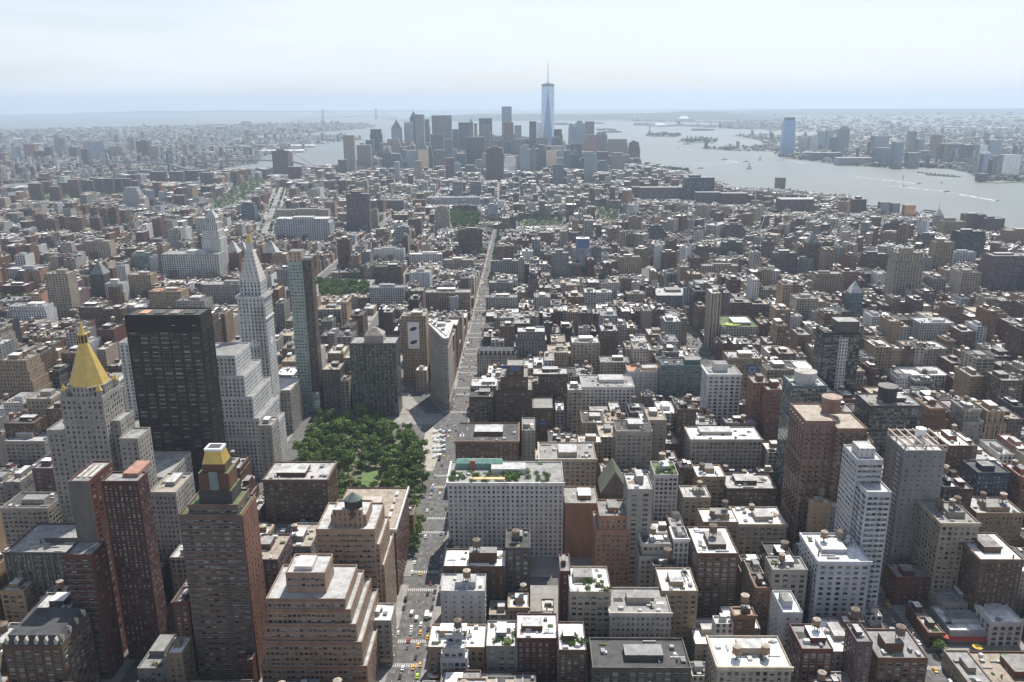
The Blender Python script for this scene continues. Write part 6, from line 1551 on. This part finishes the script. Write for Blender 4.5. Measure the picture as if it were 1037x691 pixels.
tag(tf.build('distant_traffic'), 'tiny far-off cars filling the distant avenues', 'traffic', kind='stuff')
# ---------------------------------------------------------------- street corner things
def parasol(x, y, k, label, group, s=1.0):
    b = MB(); b.cyl(0,0,1.7*s,2.3*s,3.0*s,8,k,r2=0); c = MB(); c.bar((0,0,0),(0,0,2.5*s),.05,'metal'); r = empty('parasol', (x, y, .17)); child('canopy', b.data('canopy'), r); child('pole', c.data('pole'), r); tag(r, label, 'parasol', group)
M['cafe'] = simple('pale_blue_canvas', (.52, .62, .70), .8)
for i in range(22):
    px, py = 440+(i % 4)*3.2+random.uniform(-.8, .8), 438+(i//4)*5+random.uniform(-1, 1); x, y = P(px, py)
    parasol(x, y, 'cafe', f"pale blue parasol on the plaza, {ORDN[i//4]} row from the wedge, {ORDN[i % 4]} from left", 'cafe parasols on the plaza')
for i, (px, py) in enumerate([(958.7,650.5),(989,661),(995,673),(1000,673)]):
    x, y = P(px, py); parasol(x, y, 'red' if i != 1 else 'yellow', ['red parasol on the avenue corner pavement','yellow parasol beside the red awning shop','big red parasol at the market below the red awning','second red parasol at the market, right of the big one'][i], 'market parasols', 1.8)
a0 = measured((962,1017,640,'h',8,26,'pw','w','n','','x',None)); aw = MB()
aw.frust([(a0['x0'],a0['y0']-2.6),(a0['x1'],a0['y0']-2.6),(a0['x1'],a0['y0']-.02),(a0['x0'],a0['y0']-.02)], 3.0, [(a0['x0'],a0['y0']-.5),(a0['x1'],a0['y0']-.5),(a0['x1'],a0['y0']-.02),(a0['x0'],a0['y0']-.02)], 4.4, 'red')
tag(aw.build('shop_awning', None), 'long bright red awning along the low corner shop front', 'awning')
sh = MB(); q = [P(402,634,5), P(413,634,5), P(409,670,5), P(396,670,5)]
xs_ = [p[0] for p in q]; ys_ = [p[1] for p in q]; X0, X1, Y0, Y1 = -88.2, -82.5, min(ys_), max(ys_)
sh.box(X0, X1, Y0, Y1, 4.6, 5.0, 'scaf', bot=True); r = empty('sidewalk_shed', (X0, Y0, 0)); sh.build('deck', r, (X0, Y0, 0))
pb = MB(); pb.box(-.1,.1,-.1,.1,0,4.6,'steel'); pm = pb.data('post')
for i in range(7):
    for x in (X0+.2, X1-.2): child('post', pm, r, (x-X0, .2+(Y1-Y0-.4)*i/6, 0))
tag(r, 'orange-tan plywood sidewalk shed below the brown stepped block', 'scaffold')
hb = [d for d in HB if d['lab'] and d['lab'].startswith('tan block with a big pale advert')][0]
xa_, xb_, y0 = hb['x0']+(hb['x1']-hb['x0'])*.25, hb['x0']+(hb['x1']-hb['x0'])*.72, hb['y0']-.7; r = empty('billboard', ((xa_+xb_)/2, y0, hb['h']*.6)); og = ((xa_+xb_)/2, y0, hb['h']*.6)
ad = MB(); ad.box(xa_, xb_, y0, y0+.3, hb['h']*.52, hb['h']*.92, 'screen', bot=True); ad.build('panel', r, og)
for k in range(2):
    ad = MB(); cz = hb['h']*(.82-.2*k); ad.poly([((xa_+xb_)/2+(xb_-xa_)*.32*math.cos(2*math.pi*i/16), y0-.05, cz+2.4*math.sin(2*math.pi*i/16)+1.2*math.cos(2*math.pi*i/16)) for i in range(16)], 'ink'); ad.build('printed_shape', r, og)
tag(r, 'tall pale advert with two dark shapes on the tan block left of the wedge', 'billboard')
for i in range(5):
    tree(-84.6, 552+i*11, .8, f"kerbside tree on the avenue beside the red brick white-rimmed block, {ORDN[i]} from near", 'kerbside trees by the white-rimmed block', i)
# street lamps along the near avenue
lm = MB(); lm.bar((0,0,0),(0,0,8.5),.1,'metal'); lm.bar((0,0,8.3),(2.2,0,8.9),.07,'metal'); LPm = lm.data('pole'); lh = MB(); lh.box(1.9,2.8,-.2,.2,8.75,8.95,'metal',bot=True); LHm = lh.data('lamp_head')
k = 0
for y in range(400, 900, 33):
    for x, rz, sd in ((-86.2, 0, 'left'), (-59.8, math.pi, 'right')):
        r = empty('street_lamp', (x, y, .14), rz); child('pole', LPm, r); child('lamp_head', LHm, r); tag(r, f"grey street lamp at the {sd} kerb of the long avenue, {ORDN[k//2]} from near", 'street lamp', 'street lamps of the long avenue'); k += 1
# ---------------------------------------------------------------- bridges
def bridge(name, label, t1, t2, e1, e2, th, dk, tw, k, stone=False):
    r = empty(name, (t1[0], t1[1], 0)); org = (t1[0], t1[1], 0)
    dx, dy = t2[0]-t1[0], t2[1]-t1[1]; L_ = math.hypot(dx, dy); ux, uy = dx/L_, dy/L_; nx, ny = -uy, ux
    for t in (t1, t2):
        b = MB(); w = tw
        for s in (-1, 0, 1) if stone else (-1, 1):
            c = (t[0]+nx*w*s, t[1]+ny*w*s); a = tw*.28
            q = [(c[0]+ux*i*a+nx*j*a*.8, c[1]+uy*i*a+ny*j*a*.8) for i, j in ((-1,-1),(1,-1),(1,1),(-1,1))]
            if (q[1][0]-q[0][0])*(q[2][1]-q[1][1])-(q[1][1]-q[0][1])*(q[2][0]-q[1][0]) < 0: q = q[::-1]
            b.prism(q, -2, th, k, k)
        for z in ((th-9, th+2),) if stone else ((th-8, th+2), (dk+18, dk+22)):
            q = [(t[0]+ux*i*tw*.32+nx*j*tw*1.25, t[1]+uy*i*tw*.32+ny*j*tw*1.25) for i, j in ((-1,-1),(1,-1),(1,1),(-1,1))]
            if (q[1][0]-q[0][0])*(q[2][1]-q[1][1])-(q[1][1]-q[0][1])*(q[2][0]-q[1][0]) < 0: q = q[::-1]
            b.prism(q, z[0], z[1], k, k, bot=True)
        b.build('bridge_tower', r, org)
    d = MB(); hw = tw*1.0
    for a, c, z0, z1 in ((e1, t1, 12, dk), (t1, t2, dk, dk), (t2, e2, dk, 12)):
        n = 8
        for i in range(n):
            p, q = [(a[0]+(c[0]-a[0])*s, a[1]+(c[1]-a[1])*s, z0+(z1-z0)*s+(6*math.sin(math.pi*s) if a is t1 else 0)) for s in (i/n, (i+1)/n)]
            for zo, rev in ((0, 1), (-6, 0)):
                f = [(p[0]-nx*hw, p[1]-ny*hw, p[2]+zo), (q[0]-nx*hw, q[1]-ny*hw, q[2]+zo), (q[0]+nx*hw, q[1]+ny*hw, q[2]+zo), (p[0]+nx*hw, p[1]+ny*hw, p[2]+zo)]
                d.poly(f if rev else f[::-1], 'asphalt' if rev else k)
            for s_ in (-1, 1): d.poly([(p[0]+s_*nx*hw, p[1]+s_*ny*hw, p[2]-6), (q[0]+s_*nx*hw, q[1]+s_*ny*hw, q[2]-6), (q[0]+s_*nx*hw, q[1]+s_*ny*hw, q[2]), (p[0]+s_*nx*hw, p[1]+s_*ny*hw, p[2])], k)
    d.build('deck', r, org)
    for s_ in (-1, 1):
        c = MB()
        def P3(a, b_, s, z): return (a[0]+(b_[0]-a[0])*s+nx*hw*.9*s_, a[1]+(b_[1]-a[1])*s+ny*hw*.9*s_, z)
        n = 20
        for i in range(n):
            s0, s1 = i/n, (i+1)/n; f = lambda s: dk+8+(th-dk-8)*(2*s-1)**2; c.bar(P3(t1, t2, s0, f(s0)), P3(t1, t2, s1, f(s1)), .9 if th < 150 else 1.6, k); c.bar(P3(t1, t2, s0, f(s0)), P3(t1, t2, s0, dk), .3, k)
        for a, e in ((t1, e1), (t2, e2)):
            for i in range(6): s0, s1 = i/6, (i+1)/6; g = lambda s: 12+(th-12)*(1-s)**1.3; c.bar(P3(a, e, s0, g(s0)), P3(a, e, s1, g(s1)), .9 if th < 150 else 1.6, k)
        c.build('suspension_cable', r, org)
    tag(r, label, 'bridge')
bridge('suspension_bridge', 'brown stone-towered suspension bridge over the small river, the right-hand one', P(208.5,171.4), P(296,171.2), P(188,168.5), P(330,175), 86, 42, 13, 'stone', True)
bridge('suspension_bridge', 'blue-grey steel suspension bridge over the small river, the left-hand one', P(173.5,175.2), P(112,172.5), P(214,180), P(80,168), 104, 44, 13, 'bluesteel')
def at_y(px, Y): d = ray(px, 200); d2 = ray(px, 118); return (d2.x/d2.y*Y, Y)
bridge('suspension_bridge', 'very long far-off suspension bridge with two slim towers across the bay mouth', at_y(327, 15810), at_y(381, 16661), at_y(300, 15500), at_y(402, 17000), 211, 69, 20, 'bluesteel')
# ---------------------------------------------------------------- statue, halls, piers, tanks
sx, sy = P(657.8, 137.2); r = empty('statue', (sx, sy, 0)); b = MB()
b.prism([(38*math.cos(2*math.pi*(i/22)), 38*math.sin(2*math.pi*(i/22))) if i % 2 else (27*math.cos(2*math.pi*(i/22)), 27*math.sin(2*math.pi*(i/22))) for i in range(22)], 0, 10, 'stone', 'stone'); b.frust([(-14,-14),(14,-14),(14,14),(-14,14)], 10, [(-9,-9),(9,-9),(9,9),(-9,9)], 47, 'stone'); child('pedestal', b.data('pedestal'), r)
b = MB(); pr = [(47,6.4),(52,6.2),(60,5.6),(68,5.0),(74,4.6),(78,5.0),(80,2.4),(81.5,2.1),(84,2.9),(87,2.6),(89,.8)]
for i in range(len(pr)-1): b.cyl(0,0,pr[i][1],pr[i][0],pr[i+1][0],12,'patina',r2=pr[i+1][1])
for i in range(7): a = -1.2+i*.4; b.bar((0,0,87),(5.5*math.sin(a),0,87+4.5*math.cos(a)),.35,'patina')
b.bar((3.5,0,77),(6.4,0,88),1.5,'patina',6); b.bar((6.4,0,87),(6.8,0,94),.9,'patina',6); b.bar((-4,-2,68),(-5,-3,76),1.6,'patina',4); child('robed_figure', b.data('robed_figure'), r)
b = MB(); b.cyl(6.8,0,2.0,94,95.5,8,'patina'); b.cyl(6.8,0,1.6,95.5,99,8,'gold',r2=.2); child('torch', b.data('torch'), r)
tag(r, 'green robed statue raising a torch on a tall pedestal on the small island', 'statue')
def hall(px0, px1, pyb, h, dep, wc, rc, name, label, cat, turrets=0):
    a, y = P(px0, pyb); c, _ = P(px1, pyb); r = empty(name, ((a+c)/2, y, 0)); org = ((a+c)/2, y, 0); b = MB(); b.box(a, c, y, y+dep, 0, h, 'fac', 'roof', PAL[wc]+(.3,), RPAL[rc]+(0,), (5,.4,.5)); b.build('wall', r, org)
    b = MB(); b.frust([(a-1,y-1),(c+1,y-1),(c+1,y+dep+1),(a-1,y+dep+1)], h, [(a+dep*.3,y+dep*.45),(c-dep*.3,y+dep*.45),(c-dep*.3,y+dep*.55),(a+dep*.3,y+dep*.55)], h+dep*.25, 'roof', RPAL[rc]+(0,)); b.build('roof', r, org)
    for i in range(turrets):
        b = MB(); x = a+(c-a)*(i+.5)/turrets; b.cyl(x, y+4, 5, 0, h+16, 8, 'fac', col=PAL[wc]+(0,)); b.cyl(x, y+4, 5.5, h+16, h+26, 8, 'copper', r2=.4); b.build('turret', r, org)
    tag(r, label, cat)
hall(694, 711, 143.2, 22, 50, 'rd', 'g', 'harbour_hall', 'red brick hall with domed turrets on the wooded island', 'hall', 4)
hall(735, 744, 151.6, 20, 60, 'rd', 'g', 'rail_terminal', 'old terminal hall with a pointed clock turret on the grassy point', 'hall', 1)
hall(688, 699, 122.6, 38, 160, 'wh', 'w', 'storage_shed', 'bright white storage shed on the far flat peninsula', 'shed')
hall(262, 307, 154.4, 8, 36, 'wh', 'w', 'pier_shed', 'long bright white pier shed across the small river', 'shed')
hall(293, 318, 148.9, 8, 36, 'wh', 'w', 'pier_shed', 'second white pier shed, farther out than the long one', 'shed')
hall(664, 675, 128.0, 12, 120, 'og', 'w', 'dock_shed', 'low orange and white dock shed on the far spit', 'shed')
for i in range(13):
    px = 706+i*3.7; x, y = P(px, 123.2+random.uniform(-.3, .3)); b = MB(); b.cyl(0,0,26,0,22,16,'white'); r = b.build('storage_tank'); r.location = (x, y, 0); tag(r, f"round white storage tank on the far flat shore, {ORDN[i]} from the left of its row", 'storage tank', 'far white storage tanks')
def pier(px0, py0, px1, py1, w, label):
    a, c = P(px0, py0), P(px1, py1); b = MB(); q = strip(a[0], a[1], c[0], c[1], w)
    if (q[1][0]-q[0][0])*(q[2][1]-q[1][1])-(q[1][1]-q[0][1])*(q[2][0]-q[1][0]) < 0: q = q[::-1]
    b.prism(q, -3, 1.2, 'walk', 'walk')
    for i in range(9): s = i/8; x, y = a[0]+(c[0]-a[0])*s, a[1]+(c[1]-a[1])*s; b.box(x-2, x+2, y-2, y+2, 1.2, 5, 'steel')
    tag(b.build('pier'), label, 'pier')
pier(742,190.5,800,191.8,16,'long thin pier leading to the lone squat tan tower'); pier(800,192.2,868,200.8,18,'long low pier slanting along the near river bank'); pier(936,214,950,215.6,30,'short pier with a green patch off the near bank')
pier(930,174.5,965,178.2,14,'low ruined pier off the far bank'); pier(712,150.4,735,150.6,20,'narrow pier off the grassy point'); pier(938,177,972,179.2,8,'thin line of old piles off the far bank')
pier(742.6,137.4,770,138.4,14,'thin jetty reaching left from the flat park')
# cranes at the downtown edge
for i, (px, pb, H_, lab) in enumerate([(798,259,0,'')][:0]): pass
cr = empty('tower_crane', (*P(769, 251), 0)); b = MB(); b.bar((0,0,0),(0,0,48),.8,'white'); child('mast', b.data('mast'), cr); b = MB(); b.bar((0,0,48),(10,-6,92),.8,'white'); child('jib', b.data('jib'), cr); tag(cr, 'pale leaning tower crane among the low roofs right of the avenue', 'crane')
# ---------------------------------------------------------------- boats and their wakes
def boat(px, py, L_, kind, hd, label, k='steel', wake=None):
    x, y = P(px, py, SEA); r = empty('boat', (x, y, SEA), hd); w = L_*.14; h = L_*.07
    b = MB(); o = [(-L_/2,-w*.8),(L_*.28,-w),(L_/2,0),(L_*.28,w),(-L_/2,w*.8)]; b.frust(o, 0, [(p[0]*1.04, p[1]*1.08) for p in o], h, k, top=True); child('hull', b.data('hull'), r)
    if kind == 'sail':
        b = MB(); b.poly([(L_*.05,0,h+1),(-L_*.42,.4,h+1),(L_*.05,0,h+L_*1.1)], 'white'); b.poly([(L_*.05,.1,h+L_*.95),(L_*.46,0,h),(L_*.06,.3,h+1)], 'white'); b.bar((L_*.05,0,h),(L_*.05,0,h+L_*1.15),.2,'metal'); child('sail', b.data('sail'), r)
    elif kind == 'barge':
        b = MB(); b.box(-L_*.45,-L_*.32,-w*.7,w*.7,h,h+L_*.09,'white'); child('wheelhouse', b.data('wheelhouse'), r); b = MB(); b.box(-L_*.25,L_*.3,-w*.6,w*.6,h,h+L_*.03,'brick'); child('cargo', b.data('cargo'), r)
    else:
        b = MB(); b.box(-L_*.4,L_*.25,-w*.75,w*.75,h,h+L_*.07,'white'); b.box(-L_*.2,L_*.18,-w*.55,w*.55,h+L_*.07,h+L_*.13,'white'); child('cabin', b.data('cabin'), r); b = MB(); b.cyl(-L_*.1,0,L_*.03,h+L_*.13,h+L_*.2,8,'steel'); child('funnel', b.data('funnel'), r)
    tag(r, label, 'boat', 'boats on the water')
    if wake:
        c = MB(); n = 26; ex_, ey_ = P(*wake, SEA); dx, dy = ex_-x, ey_-y; LL = math.hypot(dx, dy); ux, uy = dx/LL, dy/LL
        for s_ in (-1, 1):
            wv = [random.uniform(.4, 1.3) for _ in range(n)]
            for i in range(n):
                if random.random() < .12+.3*i/n: continue
                t0, t1 = i/n, (i+.85)/n
                def pt(t, o_): off = s_*(1.5+t*LL*.028)+o_*(2.5+3*t)*(1-.6*t)*wv[int(t*n)%n]; return (x+ux*LL*t-uy*off, y+uy*LL*t+ux*off, SEA+.05)
                f = [pt(t0,-1), pt(t1,-1), pt(t1,1), pt(t0,1)]; c.poly(f if s_ else f, 'foam')
        tag(c.build('wake'), f'white foam wake trailing behind the boat: {label[:34]}'.rsplit(' ', 1)[0], kind='stuff')
boat(931,186.3,24,'ferry',.4,'dark-hulled ferry on the big river, leftmost of the near three', 'steel', (860,178.3)); boat(915,188.9,30,'ferry',.2,'white ferry just below the dark-hulled one', 'white'); boat(959,194.2,26,'ferry',.3,'dark ferry in the middle of the big river with trailing foam', 'steel', (900,188.2))
boat(1010,203.6,18,'ferry',.5,'small fast boat farthest right at the end of a long foam trail', 'steel', (962,195.2)); boat(914.5,181.5,16,'sail',.3,'small white sailing boat above the two ferries', 'white'); boat(953.5,186.5,12,'sail',0,'tiny white sail alone right of the ferries','white')
boat(734,161.8,40,'ferry',2.8,'ferry at the left start of a foam trail in the bay', 'steel', (748,164.6)); boat(755.3,164.0,36,'ferry',-.2,'ferry at the right end of the bay foam trail', 'steel', (700,166.5)); boat(758.5,171.3,30,'sail',0,'two-masted sailing ship in the bay nearest the far bank', 'steel')
boat(769.5,162.6,24,'sail',0,'small white sail right of the bay ferries', 'white'); boat(709.5,170.7,34,'ferry',.2,'dark tug alone below the bay foam trail', 'steel'); boat(680.5,169.4,26,'ferry',0,'small boat near the green waterside park', 'steel')
boat(696,146.3,60,'ferry',0,'ferry just off the wooded island', 'steel'); boat(687,150.6,30,'ferry',3,'fast boat with foam below the wooded island', 'white', (705,152.6)); boat(793,162.6,30,'ferry',3.1,'ferry with white foam near the far bank tallest tower', 'white', (825,166.6))
for i, (px, py, L_) in enumerate([(567.5,126.6,330),(614,132.2,230),(621,134.4,190),(651,126.4,260),(709,132.4,200),(716.5,132.3,180),(606,125.6,200)]):
    boat(px, py, L_, 'barge', .05*i, ['long cargo ship right of the tallest tower','cargo ship in the open bay, upper of two','cargo ship in the open bay, lower of two','cargo ship near the statue island, far off','barge left of a pair beyond the statue','barge right of a pair beyond the statue','faint cargo ship below the far hills'][i], 'steel')
# ---------------------------------------------------------------- far built-up land
def far_fill(poly, n, ylo, yhi, xlo, xhi, name, label, seed, green=.12, dens_h=(6, 16)):
    rs = random.Random(seed); b = MB(); xs = [p[0] for p in poly]; tr = []; k = 0; tries = 0
    while k < n and tries < n*12:
        tries += 1
        py = ylo+(yhi-ylo)*rs.random(); px = rs.uniform(xlo, xhi); x, y = P(px, py)
        if not in_poly(x, y, poly): continue
        r_ = math.hypot(x, y); m = r_/837.0
        if occ_hit(x-15, x+15, y-15, y+15): continue
        w, dp = max(9, m*rs.uniform(.8, 3.2)), max(9, m*rs.uniform(1.0, 4)); h = rs.uniform(*dens_h)*(1.0 if rs.random() < .93 else rs.uniform(2, 4.5))
        if rs.random() < green: tr.append((x, y, 5, max(6, m*1.6))); k += 1; continue
        if rs.random() < .05: w *= 3; dp *= 2
        wc = PAL[rs.choice(['br','rd','tn','be','lg','gy','wh','pw','pb'])]; rc = RPAL[rs.choice('wssgggdtt')]
        b.box(x-w/2, x+w/2, y-dp/2, y+dp/2, 0, h, 'fac', 'roof', tuple(wc)+(rs.random(),), tuple(rc)+(0,), (3.2,.42,.5)); k += 1
    tag(b.build(name), label, 'buildings', kind='stuff')
    if tr:
        q = leaves(np.random.RandomState(seed), [t[:3] for t in tr], [t[3] for t in tr], 9, 6.0, .35); o = bpy.data.objects.new('far_trees', quads_mesh('far_trees', q, 'leaf2')); COL.objects.link(o); tag(o, 'scattered far green tree masses: '+label[:40].rsplit(' ', 1)[0], 'foliage', kind='stuff')
far_fill(BKN, 9500, 124, 187, -40, 345, 'far_buildings', 'low mixed city spreading across the small river on the left', 3, .14)
far_fill(BKN, 1700, 125, 142, 250, 392, 'far_buildings', 'docks and low sheds on the far left waterfront', 4, .12)
far_fill(NJ, 5200, 114, 184, 700, 1080, 'far_buildings', 'low houses and sheds beyond the big river', 5, .42)
far_fill(NJ, 900, 121.8, 132, 640, 800, 'far_buildings', 'tank farms and sheds on the far peninsula', 6, .15)
far_fill(NJ, 700, 158, 184, 800, 1080, 'far_buildings', 'low riverside blocks on the far bank', 8, .12, (10, 24))
# ---------------------------------------------------------------- the air
b = MB(); b.box(-38000, 38000, -1500, 38000, -9, 560, 'water', bot=True); hz = b.build('haze')
hm = bpy.data.materials.new('haze'); hm.use_nodes = True; t = hm.node_tree; t.nodes.clear(); mo = N(t, 'ShaderNodeOutputMaterial'); pvn = N(t, 'ShaderNodeVolumePrincipled')
pvn.inputs['Color'].default_value = (.67, .825, 1.0, 1); pvn.inputs['Density'].default_value = HAZE_D; pvn.inputs['Anisotropy'].default_value = .25; t.links.new(pvn.outputs[0], mo.inputs['Volume'])
hz.data.materials.clear(); hz.data.materials.append(hm); tag(hz, 'pale blue summer haze over the city and harbour', kind='stuff')
